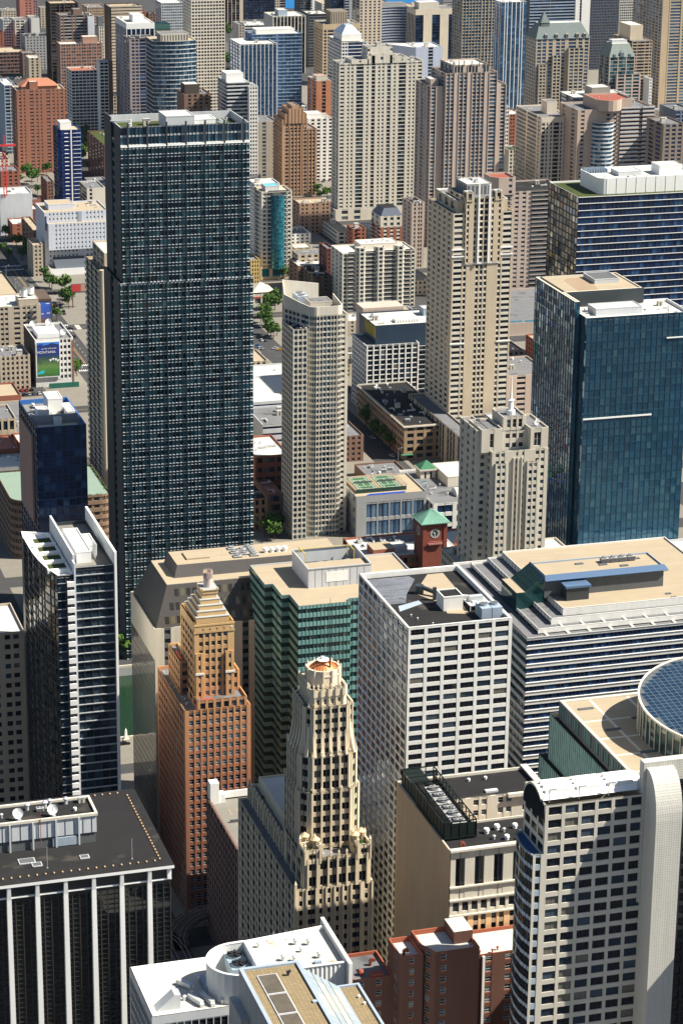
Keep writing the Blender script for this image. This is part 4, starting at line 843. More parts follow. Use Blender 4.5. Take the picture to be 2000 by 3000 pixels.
for k in range(5):
    t = k/5.0; a = 1.15+k*.78; b = 2.0+k*1.25; z = 105.6+k*1.62
    mb = MB(); mb.prism(rect(183.0+a, 776+b, 196.7-a, 797-b), z-.6, z+1.5, 0, None, False); mb.prism(rect(182.9+a, 775.9+b, 196.8-a, 797.1-b), z+1.5, z+1.66, 1, 1); part(r, 'roof_step', mb, [BRK, LEAD])
mb = MB(); mb.prism(rect(187.4, 782.8, 192.9, 790), 113.7, 114.9, 0, 0, True, 1); mb.prism(rect(187.2, 782.6, 193.1, 790.2), 114.9, 115.2, 0, 0, True, 1); part(r, 'roof_platform', mb, [BRK, LEAD])
for x in (187.5, 192.8):
    for y in (782.9, 789.9): mb = MB(); mb.cyl(x, y, 115.2, 115.7, .3, .25, 8); mb.cyl(x, y, 115.7, 116.0, .25, .02, 8); part(r, 'urn', mb, BRK)
mb = MB(); cxh, cyh = 190.25, 786.3; mb.cyl(cxh, cyh, 115.1, 118.3, 1.6, 1.55, 16, 0); mb.cyl(cxh, cyh, 118.3, 120.4, 1.4, 1.4, 16, 1, 1, False)
mb.frustum(circ(cxh, cyh, 1.35, 16)[::-1], 118.4, circ(cxh, cyh, 1.35, 16)[::-1], 120.4, 1, False)
for k in range(16): a = 2*math.pi*k/16; x, y = cxh+1.5*math.cos(a), cyh+1.5*math.sin(a); mb.cone(rect(x-.18, y-.18, x+.18, y+.18), 120.2, (x, y, 121.3), 0); mb.box(x-.15, y-.15, 118.3, x+.15, y+.15, 120.3, 0)
part(r, 'chimney_crown', mb, [wall('pinkish chimney stone', (.56, .46, .42)), BRK])
mb = MB(); mb.bar((181.4, 789, 88.4), (181.4, 797, 88.4), .22); part(r, 'orange_hose', mb, plain('safety orange', (.7, .12, .03)))
mb = MB(); mb.box(184.5, 771.2, 79.25, 189, 775, 79.28); part(r, 'terrace', mb, RUST)
clutter(r, 178.8, 777, 182.4, 786, 76, 4, 3, s=.6); clutter(r, 178.8, 790, 180.2, 810, 76, 5, 5, s=.5)
finish(r)

# ---- parking garage in purplish brick
r = thing('parking_garage', 'purple brown brick parking garage with painted open roof deck', 'parking garage', (195, 735, 0))
gk = 50.0
tier(r, rect(182.6, 708, 216, 759), 0, gk, PURPLE, G_BLACK, DECK, {3: Fs('p'+'wp'*16, 16, .5, d=.9, proud=.2), 0: Fs('S', 1)}, 1.3)
tier(r, rect(183.2, 702.5, 200, 709), 0, gk+.6, wall('red brown brick', (.27, .145, .11)), G_BLACK, roofmat('mossy roof', (.08, .06, .012), .2), {0: Fs('S', 1), 3: Fs('S', 1)}, .9, cap=PAINT)
mb = MB(); mb.box(183.0, 755, 48.8, 186, 758.6, 56.5); part(r, 'stair_tower', mb, PAINT); mb = MB(); mb.box(186, 755.5, 48.8, 188.2, 758.6, 52); part(r, 'stair_annex', mb, PAINT)
mb = MB(); mb.box(188.2, 758.1, 49.3, 215.5, 758.7, 51.6); part(r, 'end_wall', mb, PAINT)
for j, y in enumerate((714, 724, 734, 746)):
    for i in range(10): mb = MB(); mb.box(188+2.7*i, y, 48.71, 188.12+2.7*i, y+4.5, 48.73); part(r, 'bay_line', mb, YLINE)
for y in (719.5, 740): mb = MB(); mb.box(186, y, 48.7, 215, y+.5, 49.7); part(r, 'barrier', mb, DKGREY)
for i in range(12): mb = MB(); mb.box(182.3, 711+4*i, 47.5, 182.6, 711.8+4*i, 50.6); part(r, 'pilaster', mb, PURPLE)
finish(r)

# ---- green glass office block with stepped corner
r = thing('office_block', 'green glass office block with teal bands, stepped corner and gravel roof', 'building', (243, 806, 0))
poly = [(221.5, 784.1), (240.2, 784.1), (240.2, 787), (270, 787), (270, 829), (215.8, 829), (215.8, 808), (218.7, 808), (218.7, 796), (221.5, 796)]
gs = lambda n: Fs('w'+'nw'*n, 32, .5, d=.25, hor=True, mp=.06, sill=.3, spm=1)
tier(r, poly, 0, 105.6, STEEL, G_GREEN, GRAVEL, {0: gs(13), 1: gs(2), 2: gs(17), 6: gs(12), 7: gs(1), 8: gs(7), 5: gs(12), 9: gs(7)}, .6, sp=TEALSPAN, mul=STEEL, cap=SILVER, led=TEALSPAN)
mb = MB(); z0, z1 = 105, 112
mb.prism(rect(230, 802, 253, 823), z0, z1, 0, None, False); mb.quads([[(230, 802, z1-.8), (253, 802, z1-.8), (253, 811, z1-.8), (230, 811, z1-.8)]], 1); mb.quads([[(230, 811, 106), (253, 811, 106), (253, 823, 106), (230, 823, 106)]], 2); mb.quads([[(230, 811, 106), (230, 811, z1-.8), (253, 811, z1-.8), (253, 811, 106)]], 0)
for a in ((229.8, 801.8, 253.2, 802.3), (229.8, 822.7, 253.2, 823.2), (229.8, 802.3, 230.3, 822.7), (252.7, 802.3, 253.2, 822.7)): mb.box(a[0], a[1], z1-.05, a[2], a[3], z1+.3, 3)
mb.box(236.5, 801.9, 106.8, 244.5, 801.995, 110.5, 4)
for i in range(9): mb.box(230+2.56*i, 801.93, z0, 230.08+2.56*i, 802, z1, 5)
part(r, 'penthouse', mb, [LGREY, GRAVEL, DKGREY, SILVER, PAINT, GREY])
for k in range(4): add(r, 'cooling_tower', KIT['cooling_tower'], 239+3.4*k, 817, 106.4, 0, .8)
mb = MB()
for x in (232, 250):
    for y in (813, 821): mb.bar((x, y, 106), (x, y, 114), .12)
mb.bar((232, 813, 113.8), (232, 821, 113.8), .12); mb.bar((250, 813, 113.8), (250, 821, 113.8), .12); mb.bar((232, 821, 112.9), (250, 821, 112.9), .1); part(r, 'yellow_frame', mb, plain('yellow steel', (.6, .42, .05)))
finish(r)

# ---- stone block with a dark mansard
r = thing('office_block', 'pale stone office block with black slanted glass mansard and gravel roof', 'building', (212, 842, 0))
tier(r, rect(179.3, 822, 246, 862), 0, 87.4, LIME, G_DARK, None, {0: Fs('spwp'*9+'s', 26, .5, d=.5), 3: Fs('m'+'wm'*22, 26, .9, d=.08, proud=.03, mp=.0, spm=1, top=12, glass=G_BLACK)}, .5, mul=LIME, sp=DKGREY)
MANS = wall('bronze mansard metal', (.055, .05, .048), .2, .5); a0, a1 = rect(180, 822.7, 245.3, 861.3), rect(185.6, 829, 240, 855)
mb = MB(); mb.frustum(a0, 87.0, a1, 101, 0, False); part(r, 'mansard', mb, MANS)
WG = glass('bronze mansard glass', [(.5, (.03, .028, .022)), (.5, (.13, .115, .07))], .2, .1)
for rw in range(3):
    for i in range(26):
        x = 183.6+2.2*i; f0, f1 = (rw+.3)/3.2, (rw+.85)/3.2; y0, y1, za, zb = 822.7+6.3*f0, 822.7+6.3*f1, 87+14*f0, 87+14*f1
        if x < 182+5.6*f1: continue
        mb = MB(); mb.quads([[(x, y0-.06, za), (x+1.5, y0-.06, za), (x+1.5, y1-.06, zb), (x, y1-.06, zb)]]); part(r, 'mansard_window', mb, WG)
mb = MB()
for i in range(30):
    y = 824+1.22*i; mb.quads([[(180.05, y, 87.3), (185.5, y*.7+.3*842, 100.9), (185.5, y*.7+.3*842+.3, 100.9), (180.05, y+.35, 87.3)][::-1]], 0)
part(r, 'mansard_fins', mb, STEEL)
mb = MB(); mb.prism(a1, 100.0, 101.2, 0, None, True, 1); part(r, 'roof', mb, [CREAM, GRAVEL])
mb = MB(); mb.frustum(rect(189.6, 834.5, 252, 852), 101.1, rect(191, 836, 251, 850.5), 105.6, 0, True, 1); part(r, 'upper_mansard', mb, [wall('dark roof panel', (.085, .08, .08), .15), GRAVEL])
mb = MB(); mb.box(195.5, 840, 105.6, 204, 847.5, 106.2); part(r, 'roof_hatch', mb, GRAVEL)
add(r, 'antenna', KIT['antenna'], 209, 842, 105.6, 0, .4)
for i in range(5):
    for j in range(2): add(r, 'cooling_tower', KIT['cooling_tower'], 214+3.2*(i % 2)+0, 839+2.2*i, 104.2, 0, .75) if j == 0 else add(r, 'cooling_tower', KIT['cooling_tower'], 220.2, 839+2.2*i, 104.2, 0, .75)
for i in range(4): add(r, 'exhaust_fan', KIT['exhaust_fan'], 225+2.4*i, 841, 105.6, 0, 1.5)
mb = MB(); mb.bar((200.5, 828.6, 101.3), (203.5, 822.5, 88), .25); part(r, 'roof_rib', mb, CREAM)
finish(r)

# ---- glass apartment tower framed by white fins, left
r = thing('apartment_tower', 'dark glass apartment tower with white fin walls and a strip of white balconies', 'building', (148, 815, 0))
NFL = 40; G_APB = glass('dusky blue apartment glass', [(.5, (.010, .024, .042)), (.3, (.02, .048, .08)), (.2, (.05, .085, .12))], .3, .07)
tier(r, rect(145.6, 790, 158.6, 838), 0, 124.8, STEEL, G_APB, DECK, {0: Fs('wnwnwnwnw', NFL, .86, d=.35, mp=-.1, hor=True, proud=.1, ledge=(.2, .18))}, 1.2, led=SILVER, sp=SILVER)
mb = MB(); mb.box(158.7, 788.6, 0, 159.5, 839, 129.5); part(r, 'fin_wall', mb, PAINT)
mb = MB(); mb.box(145.0, 789.0, 0, 145.58, 793, 126.5); mb.box(145.4, 793, 112, 146.1, 836, 128.2); part(r, 'fin_wall', mb, wall('grey white panel', (.55, .57, .6), .05))
crv = [(139.4, 789.6), (145.0, 789.6), (145.0, 834), (135.6, 838), (135.0, 830), (135.0, 822), (135.2, 814), (135.9, 806), (137.1, 798)]
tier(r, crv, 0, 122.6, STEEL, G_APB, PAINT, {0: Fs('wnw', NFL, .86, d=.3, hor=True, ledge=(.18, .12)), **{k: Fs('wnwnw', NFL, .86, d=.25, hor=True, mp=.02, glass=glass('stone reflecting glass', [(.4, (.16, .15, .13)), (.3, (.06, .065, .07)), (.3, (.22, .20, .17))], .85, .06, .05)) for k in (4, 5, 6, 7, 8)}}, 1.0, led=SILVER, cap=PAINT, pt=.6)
for k in range(4): mb = MB(); mb.box(138.5+.0*k, 797+9*k, 121.65, 144.8, 804+9*k, 121.75); part(r, 'roof_garden', mb, GRASSROOF)
for k in range(4): mb = MB(); mb.box(137.2, 794.6+9*k, 121.62, 145, 796+9*k, 122.9); part(r, 'roof_wall', mb, PAINT)
for k in range(NFL-1):
    z = 2.0+(122.6/NFL)*k; mb = MB(); mb.box(142.6, 788.7, z, 144.98, 789.58, z+1.75); part(r, 'balcony', mb, PAINT)
penthouse(r, 147.5, 797, 152.5, 822, 123.6, 127.4, PAINT, MEMB, False); penthouse(r, 152.5, 806, 156, 818, 123.6, 126.4, PAINT, MEMB, False)
mb = MB()
for k in range(3): mb.cyl(154.6, 800+1.6*k, 123.6, 129, .45, .45, 10)
part(r, 'flue_stack', mb, SILVER)
finish(r)

# ---- small stone block at the left edge behind the glass tower
simple('office_block', 'tan brick block with white roof at the left edge beside the river', (70, 846, 137.0, 876), 82, BUFF, G_DARK, MEMB, Fs('swpw'*9+'s', 22, .5), Fs('swpw'*4+'s', 22, .5), units=5, led=WHITE, cap=BUFF); finish(bpy.context.scene.objects['office_block.004'] if 0 else [o for o in COL.objects if o.get('label', '').startswith('tan brick block with white roof at')][0])


# ---- deep blue glass block north of the river
r = thing('glass_block', 'deep blue glass block with roof terrace and white rooftop plant', 'building', (189, 1072, 0))
db = Fs('wnwnwnwnwnwnwnw', 26, .8, d=.2, hor=True, mp=-.05, proud=.08)
BSP = glass('blue spandrel', [(.6, (.01, .04, .16)), (.4, (.015, .055, .2))], .3, .15)
tier(r, rect(178, 1050, 200, 1095), 0, 96.2, STEEL, G_NAVY, DECK, {0: db, 3: Fs('wp'*8+'w', 26, .7, d=.3)}, 2.2, sp=BSP, mul=BSP, cap=wall('bright blue trim', (.05, .16, .45), .05, .4))
mb = MB(); mb.box(177.3, 1060, 50, 178.2, 1092, 90, 0); part(r, 'brick_side_bay', mb, wall('pink side panel', (.42, .25, .2)))
mb = MB(); mb.box(179, 1064, 94, 199, 1064.6, 97.4); part(r, 'roof_screen', mb, GREY)
for a in ((182, 1068, 187, 1076, 4), (188, 1076, 194.5, 1088, 7), (195, 1068, 198.5, 1082, 3)): penthouse(r, a[0], a[1], a[2], a[3], 94, 94+a[4], PAINT, MEMB, False)
penthouse(r, 187.5, 1057, 190.5, 1061, 94, 97.2, WHITE, MEMB, False); clutter(r, 179, 1066, 199, 1094, 94, 12, 4)
mb = MB(); mb.box(180, 1053, 94.02, 197.5, 1060, 94.08); part(r, 'terrace_deck', mb, MEMB)
mb = MB(); mb.box(191.5, 1055.2, 94.1, 194.5, 1057.4, 94.9); part(r, 'planter', mb, wall('pale green', (.35, .5, .25)))
finish(r)
# ---- brown rounded block with pale green roof
r = thing('round_corner_block', 'brown rounded corner block with pale green flat roof and roof edge planting', 'building', (205, 1175, 0))
poly = arc(190, 1158, 8, 180, 270, 5)+arc(226, 1155, 5, 270, 360, 4)+[(231, 1200), (182, 1200)]
f = {k: Fs('p'+'wp'*(2 if k not in (5,) else 9), 8, .5, hor=True, d=.6, proud=.25) for k in range(12)}; f[11] = f[12] = Fs('p'+'wp'*9, 8, .5, hor=True, d=.6)
tier(r, poly, 0, 30, wall('brown sandstone', (.24, .16, .11)), G_DARK, roofmat('pale green roof', (.20, .27, .22), .1), f, .8)
mb = MB()
for i in range(500):
    t = random.random(); x, y = ((230.2, 1157+43*t) if i % 2 else (192+34*t, 1151.3)); h = random.uniform(.5, 1.5); a = random.uniform(0, 3.14); c, s = .4*math.cos(a), .4*math.sin(a); x += random.uniform(-.5, .5); y += random.uniform(-.5, .5); mb.face([(x-c, y-s, 29.2), (x+c, y+s, 29.2), (x+random.uniform(-.3, .3), y, 29.2+h)])
part(r, 'roof_hedge', mb, plain('hedge green', (.05, .11, .03), .9), kind='stuff'); finish(r)

# ---- tall dark glass tower
r = thing('glass_tower', 'tallest dark teal glass office tower with steel mullions and silver sills', 'tower', (236, 1026, 0))
bay = 'h'+'wmwmwmwmw'
sp_ = 'wmw'+bay*6+'h'+'wmw'
lo_ = Fs('wmwm'+bay*6+'h'+'wmwmw', 44, .62, d=.3, sill=.4, mp=.45, hp=.75, proud=.05, ledge=(.26, .32), ledge2=True); hi_ = Fs(sp_, 15, .62, d=.3, sill=.4, mp=.45, hp=.75, proud=.05, ledge=(.26, .32), ledge2=True)
tier(r, rect(208, 1010, 264.8, 1042), 0, 167.7, wall('teal steel', (.022, .042, .056), .1, .4, .05, .5, .3), G_TEAL, None, {0: lo_, 3: Fs('sssshWhssss', 44, .6, d=.5, hp=.05)}, .4, sp=wall('dark teal panel', (.035, .075, .095), .1, .4), mul=wall('teal steel', (.022, .042, .056), .1, .4, .05, .5, .3), led=wall('pale sill metal', (.6, .64, .65), .06, .5))
tier(r, rect(209.2, 1010.03, 263.4, 1041), 167.4, 224.5, wall('teal steel', (.022, .042, .056), .1, .4, .05, .5, .3), G_TEAL, None, {0: hi_, 3: Fs('sssshWhssss', 15, .6, d=.5, hp=.05)}, .4, sp=wall('dark teal panel', (.035, .075, .095), .1, .4), mul=wall('teal steel', (.022, .042, .056), .1, .4, .05, .5, .3), led=wall('pale sill metal', (.6, .64, .65), .06, .5))
mb = MB(); mb.box(209.1, 1009.9, 224.4, 263.5, 1010.45, 225.2); part(r, 'bright_ledge', mb, PAINT)
tier(r, rect(209.3, 1010.6, 263.3, 1040.8), 225, 232.6, SILVER, G_APTBLUE, GRASSROOF, {0: Fs(sp_, 2, .8, d=.3, mp=.1, hp=.4), 3: Fs('sshWhss', 1, .8, d=.3)}, 3.2, sp=SILVER, mul=wall('teal steel', (.022, .042, .056), .1, .4, .05, .5, .3), cap=LGREY)
mb = MB()
for i in range(7): x = 212.2+8.1*i; mb.box(x-.35, 1009.9, 224, x+.35, 1010.55, 234.2); mb.box(x-.35, 1040.9, 224, x+.35, 1041.4, 234.4)
part(r, 'corner_mast', mb, STEEL)
WPN = wall('brown grey west panel', (.10, .095, .09), .15)
for y0, y1, z in ((1010.8, 1021.5, 232.7), (1028, 1041.5, 234.0)): mb = MB(); mb.box(208.9, y0, 168, 209.19, y1, z); mb.box(207.4, y0-.3, 0, 207.98, y1, 168.2); part(r, 'west_panel', mb, WPN)
penthouse(r, 230, 1018, 242, 1032, 229.4, 234.8, LGREY, MEMB, False); penthouse(r, 242, 1022, 252, 1032, 229.4, 232.4, PAINT, MEMB, False)
mb = MB(); mb.bar((214.5, 1014, 229.4), (214.5, 1014, 235), .3); mb.bar((214.5, 1014, 234.6), (206.5, 1017, 234.2), .22); mb.box(213.6, 1013.2, 229.4, 215.4, 1014.9, 231); part(r, 'window_washing_crane', mb, PAINT)
clutter(r, 216, 1013, 229, 1038, 229.4, 5, 2); clutter(r, 253, 1013, 262, 1038, 229.4, 4, 6); finish(r)

# ---- pale art deco tower
r = thing('art_deco_tower', 'pale limestone art deco tower with set back top and white spire', 'tower', (340, 908, 0))
A_ = dict(par=.8, fr=FRAMEW)
tier(r, rect(322, 882, 372, 926), 0, 70, LIME, G_DARK, MEMB, {0: Fs('pw'*16+'p', 20, .55), 3: Fs('pw'*14+'p', 20, .55)}, **A_)
tier(r, rect(329.6, 890, 353, 921), 69, 120.8, LIME, G_APT, GREYROOF, {0: Fs('swpwssPvPvPsswpws', 17, .5, d=.5), 3: Fs('swsswsswssws', 17, .5, d=.45)}, **A_)
tier(r, rect(324.8, 895, 330, 915), 69, 128.6, LIME, G_APT, GREYROOF, {0: Fs('sws', 19, .5, d=.5), 3: Fs('swsswssws', 19, .5)}, **A_)
for x0, x1 in ((330.8, 335.6), (344.0, 348.8)): tier(r, rect(x0, 888.9, x1, 891), 69, 116.2, LIME, G_APT, LIME, {0: Fs('pwpwp', 16, .5, d=.4), 3: Fs('sws', 16, .5)}, **A_)
for x in (338.6, 340.3, 342.0): mb = MB(); mb.box(x-.25, 889.3, 69, x+.25, 890.0, 118); part(r, 'rib', mb, LIME)
tier(r, rect(326, 892.6, 334.6, 908), 120, 129.4, LIME, G_DARK, GREYROOF, {0: Fs('sPwPs', 1, .6, d=.6), 3: Fs('sws', 1, .6)}, **A_)
tier(r, rect(345.6, 890.6, 353.0, 910), 120, 129.2, LIME, G_DARK, GREYROOF, {0: Fs('swwss', 1, .6, d=.6), 3: Fs('sws', 1, .6)}, **A_)
tier(r, rect(334.6, 894, 345.6, 912), 120, 127.5, LIME, G_DARK, GREYROOF, {0: Fs('swpwpws', 2, .5)}, **A_)
tier(r, rect(336.4, 897, 346, 910), 127, 132.6, LIME, G_DARK, GREYROOF, {0: Fs('swpwpws', 1, .6), 3: Fs('sss', 1)}, **A_)
mb = MB(); mb.cyl(341.6, 903, 131.8, 133.6, 1.8, 1.8, 12); mb.cyl(341.6, 903, 133.6, 137.6, 1.2, 1.0, 10); mb.cyl(341.6, 903, 137.6, 138.2, 1.4, .6, 10); mb.cyl(341.6, 903, 138.2, 147, .55, .15, 10); part(r, 'spire', mb, PAINT)
for x, y in ((350, 896), (351.6, 899)): part(r, 'satellite_dish', dish(x, y, 128.4, .9, 200), [PAINT, GREY])
clutter(r, 323, 883, 329, 925, 69.2, 4, 3); finish(r)

# ---- riverside brick warehouse with clock tower
r = thing('clock_tower_warehouse', 'red brick riverside warehouse with square clock tower and green copper roof', 'building', (345, 1030, 0))
CLK = wall('clock tower brick', (.21, .055, .035), .2)
tier(r, rect(317.5, 1020, 392, 1050), 0, 33, RED, G_DARK, MEMB, {0: Fs('pwpw'*12+'p', 7, .6), 3: Fs('pw'*8+'p', 7, .6)}, 1.0)
tx0, tx1, ty0, ty1 = 343.6, 355.0, 1013.5, 1025.5
tier(r, rect(tx0, ty0, tx1, ty1), 0, 49.8, CLK, G_BLACK, None, {0: Fs('sPvPvPs', 1, .5, d=.7, sill=.1, top=21), 3: Fs('sPvPvPs', 1, .5, d=.7, sill=.1, top=21)}, .3)
mb = MB(); mb.cone(rect(tx0-1.1, ty0-1.1, tx1+1.1, ty1+1.1), 49.6, ((tx0+tx1)/2, (ty0+ty1)/2, 54.6), 0); mb.prism(rect(tx0-1.2, ty0-1.2, tx1+1.2, ty1+1.2), 49.3, 49.65, 0, 0)
for k in range(10):
    t = (k+.5)/10; mb.bar((tx0-1+(tx1-tx0+2)*t, ty0-1.1, 49.7), ((tx0+tx1)/2, (ty0+ty1)/2, 54.62), .05, 0); mb.bar((tx0-1.1, ty0-1+(ty1-ty0+2)*t, 49.7), ((tx0+tx1)/2, (ty0+ty1)/2, 54.62), .05, 0)
part(r, 'tower_roof', mb, COPPERGREEN)
for x0, x1 in ((tx0, tx0+1.7), (tx1-1.7, tx1)): mb = MB(); mb.box(x0, ty0-.35, 20, x1, ty0-.002, 49.2); part(r, 'corner_pier', mb, CLK)
mb = MB(); mb.box(tx0+2.4, ty0-1.2, 39.6, tx1-2.4, ty0-.01, 40.1); mb.box(tx0+2.4, ty0-1.2, 41.0, tx1-2.4, ty0-1.0, 41.2)
for k in range(9): mb.box(tx0+2.5+.75*k, ty0-1.15, 40.1, tx0+2.62+.75*k, ty0-1.05, 41.0)
part(r, 'balcony', mb, wall('rose stone', (.35, .15, .13)))
CLW = plain('clock white', (.8, .8, .76)); CLD = plain('clock dark blue', (.015, .02, .04))
def clock(root, c, U, N, rad):
    c = Vector(c); U = Vector(U); N = Vector(N); V = Vector((0, 0, 1)); mb = MB(); pt = lambda a, q, o: c+U*(q*math.sin(a))+V*(q*math.cos(a))+N*o
    mb.face([pt(-2*math.pi*k/28, rad, .06) for k in range(28)], 1)
    for k in range(28):
        a, b = 2*math.pi*k/28, 2*math.pi*(k+1)/28; mb.quads([[pt(a, rad, .16), pt(b, rad, .16), pt(b, rad*.93, .16), pt(a, rad*.93, .16)]], 0); mb.quads([[pt(a, rad, .0), pt(b, rad, .0), pt(b, rad, .16), pt(a, rad, .16)]], 0)
    face = part(root, 'clock_face', mb, [CLW, CLD])
    for k in range(12):
        a = 2*math.pi*k/12; m2 = MB(); m2.quads([[pt(a-.12, rad*.88, .1), pt(a+.12, rad*.88, .1), pt(a+.09, rad*.62, .1), pt(a-.09, rad*.62, .1)]]); o = m2.build('hour_mark', CLW, face, off=tuple(root.location))
    for a, q, w in ((R(310), .5, .10), (R(185), .72, .07)):
        m2 = MB(); d = pt(a, q*rad, .2); s = (pt(a+math.pi/2, w*rad, .2)-pt(0, 0, .2)); o0 = pt(0, 0, .2); m2.quads([[o0-s, o0+s, d+s*.6, d-s*.6]]); m2.build('clock_hand', CLW, face, off=tuple(root.location))
clock(r, ((tx0+tx1)/2, ty0-.02, 44.6), (1, 0, 0), (0, -1, 0), 2.15); clock(r, (tx0-.02, (ty0+ty1)/2, 44.6), (0, -1, 0), (-1, 0, 0), 2.15)
mb = MB(); mb.prism(rect(324, 1024, 334, 1034), 32, 35.4, 0, None, True, 1); part(r, 'brick_penthouse', mb, [RED, GRAVEL])
penthouse(r, 334.6, 1027, 341, 1034, 32, 34.6, LGREY, MEMB, False); penthouse(r, 357, 1020, 361, 1030, 32, 35, WHITE, MEMB, False)
mb = MB(); mb.cyl(364.5, 1026, 32, 37, .9, .8, 10); mb.box(363, 1024.5, 32, 366, 1027.5, 34.5); part(r, 'brick_chimney', mb, RED)
clutter(r, 318.5, 1036, 343, 1049, 32, 10, 8); clutter(r, 366, 1022, 390, 1048, 32, 8, 9); mb = MB(); mb.quads([[(330, 1040, 32.05), (352, 1040, 32.05), (354, 1049, 32.05), (328, 1049, 32.05)]]); part(r, 'grey_membrane', mb, GREYROOF)
finish(r)

# ---- health club with rooftop tennis courts
r = thing('sports_club', 'pale block with two green rooftop tennis courts and blue window wall', 'building', (370, 1156, 0))
tier(r, rect(351.5, 1140, 388, 1172), 0, 21.5, GREY, G_BLUE, GRAVEL, {0: Fs('SWnWpWnWpWnWpWnWpWnWs', 2, .8, d=.4, top=3.5, glass=G_BLUE), 3: Fs('swsswsswssws', 4, .45)}, .8, fr=FRAMEW)
COURT = roofmat('green court', (.045, .11, .055), .12); CLAY = roofmat('tan court surround', (.27, .20, .14), .12)
mb = MB(); mb.quads([[(353.5, 1147.2, 21.9), (379.5, 1147.2, 21.9), (379.5, 1171.5, 21.9), (353.5, 1171.5, 21.9)]]); mb.prism(rect(353.5, 1147.2, 379.5, 1171.5), 20.7, 21.88, 0); part(r, 'court_surround', mb, CLAY)
for x0 in (355.2, 367.6):
    mb = MB(); mb.box(x0, 1149, 21.9, x0+10.6, 1169.5, 21.94); c = part(r, 'tennis_court', mb, COURT)
    mb = MB()
    for a in ((0.6, 1.0, 10, 1.2), (0.6, 19.3, 10, 19.5), (.6, 1, .8, 19.5), (9.8, 1, 10, 19.5), (1.8, 1, 1.95, 19.5), (8.65, 1, 8.8, 19.5), (1.8, 5.2, 8.8, 5.4), (1.8, 15, 8.8, 15.2), (5.2, 5.2, 5.35, 15.2)): mb.box(x0+a[0], 1149+a[1], 21.945, x0+a[2], 1149+a[3], 21.97)
    mb.build('court_line', LINE, c, off=tuple(r.location))
    mb = MB(); mb.box(x0+.3, 1159.2, 21.95, x0+10.3, 1159.26, 22.9); mb.build('net', DKGREY, c, off=tuple(r.location))
mb = MB()
for i in range(14):
    x = 353.3+2.02*i; mb.bar((x, 1147, 20.7), (x, 1147, 24.2), .05)
    y = 1147+1.9*i
    if y < 1172: mb.bar((379.7, y, 20.7), (379.7, y, 24.2), .05); mb.bar((353.3, y, 20.7), (353.3, y, 24.2), .05)
mb.quads([[(353.3, 1147, 20.8), (379.7, 1147, 20.8), (379.7, 1147, 22.8), (353.3, 1147, 22.8)]]); part(r, 'court_fence', mb, wall('dark green fence', (.02, .05, .035)), kind='stuff')
mb = MB(); mb.face([(357, 1142.4, 20.76), (377.5, 1142.4, 20.76), (378.6, 1145, 20.76), (360, 1145, 20.76), (358, 1143.6, 20.76)]); part(r, 'roof_pool', mb, plain('bright blue liner', (.005, .05, .42), .3))
for i in range(12): mb = MB(); mb.box(359+1.6*i, 1141.2, 20.7, 359.7+1.6*i, 1141.9, 21.2); part(r, 'sun_bed', mb, DKGREY)
finish(r)
r = thing('civic_hall', 'cream classical hall with small belfry and green hipped roof behind tennis courts', 'building', (405, 1160, 0))
tier(r, rect(389, 1132, 432, 1190), 0, 17, WHITE, G_NAVY, GREYROOF, {0: Fs('PWnWPWnWPWnWPWnWP', 3, .65, d=.6), 3: Fs('pw'*10+'p', 4, .6)}, 1)
tier(r, rect(396.9, 1176, 405.0, 1184), 8, 20.3, CREAM, G_BLACK, None, {0: Fs('PvPvP', 2, .75, d=.7), 3: Fs('PvPvP', 2, .75, d=.7)}, .3)
mb = MB(); mb.prism(rect(396.2, 1175.3, 405.7, 1184.7), 20.2, 21.0, 0, 0); mb.cone(rect(396.4, 1175.5, 405.5, 1184.5), 21, (401, 1180, 24.8), 1); part(r, 'belfry_roof', mb, [CREAM, GREENROOF])
mb = MB()
for k in range(10):
    a, b = math.pi*k/10, math.pi*(k+1)/10; y0, z0, y1, z1 = 1147-4.5*math.cos(a), 15.9+3.6*math.sin(a), 1147-4.5*math.cos(b), 15.9+3.6*math.sin(b); mb.quads([[(405, y0, z0), (418, y0, z0), (418, y1, z1), (405, y1, z1)]], 0)
mb.face([(405, 1147-4.5*math.cos(math.pi*k/10), 15.9+3.6*math.sin(math.pi*k/10)) for k in range(11)], 1); mb.face([(418, 1147-4.5*math.cos(math.pi*k/10), 15.9+3.6*math.sin(math.pi*k/10)) for k in range(10, -1, -1)], 1); part(r, 'vault_roof', mb, [MEMB, LGREY])
penthouse(r, 406, 1160, 420, 1184, 16, 21, CREAM, MEMB, False); clutter(r, 390, 1136, 404, 1174, 16, 9, 5); clutter(r, 420, 1136, 431, 1186, 16, 8, 6); finish(r)
# ================================================================ midground
# ---- rounded cream condominium tower
r = thing('condo_tower', 'cream condominium tower with rounded corners and sweeping curved parapet', 'tower', (334, 1165, 0))
cm = [(334, 1147), (342.8, 1147)]+arc(342.6, 1150.6, 3.6, -80, -8, 4)+[(347.0, 1168), (344.3, 1185), (325.6, 1185), (321.6, 1167), (326.6, 1155.5)]+arc(333, 1151, 4.2, 212, 262, 3)
n_ = len(cm); fc = {k: Fs('hwnwh', 41, .62, d=.3, hp=.04, ww=1.35) for k in range(n_)}
fc[0] = Fs('hvnvhbhbhvnvhvnvh', 41, .6, d=.5, bal=0, bwh=.72, hp=.04, ww=1.3); fc[6] = Fs('pwpwpwpwpwp', 41, .6); fc[9] = Fs('hvnvhvnvhvnvhvnvh', 41, .6, hp=.04); fc[10] = Fs('hvnvhvnvhvnvhvnvh', 41, .6, hp=.04)
tier(r, cm, 0, 113, CREAM, G_APTBLUE, GREYROOF, fc, .6, led=DKGREY)
zz = [117.4+5.4*max(0, min(1, (y-1150)/33))**1.3*(1 if x < 336 else .45) for x, y in cm]
mb = MB()
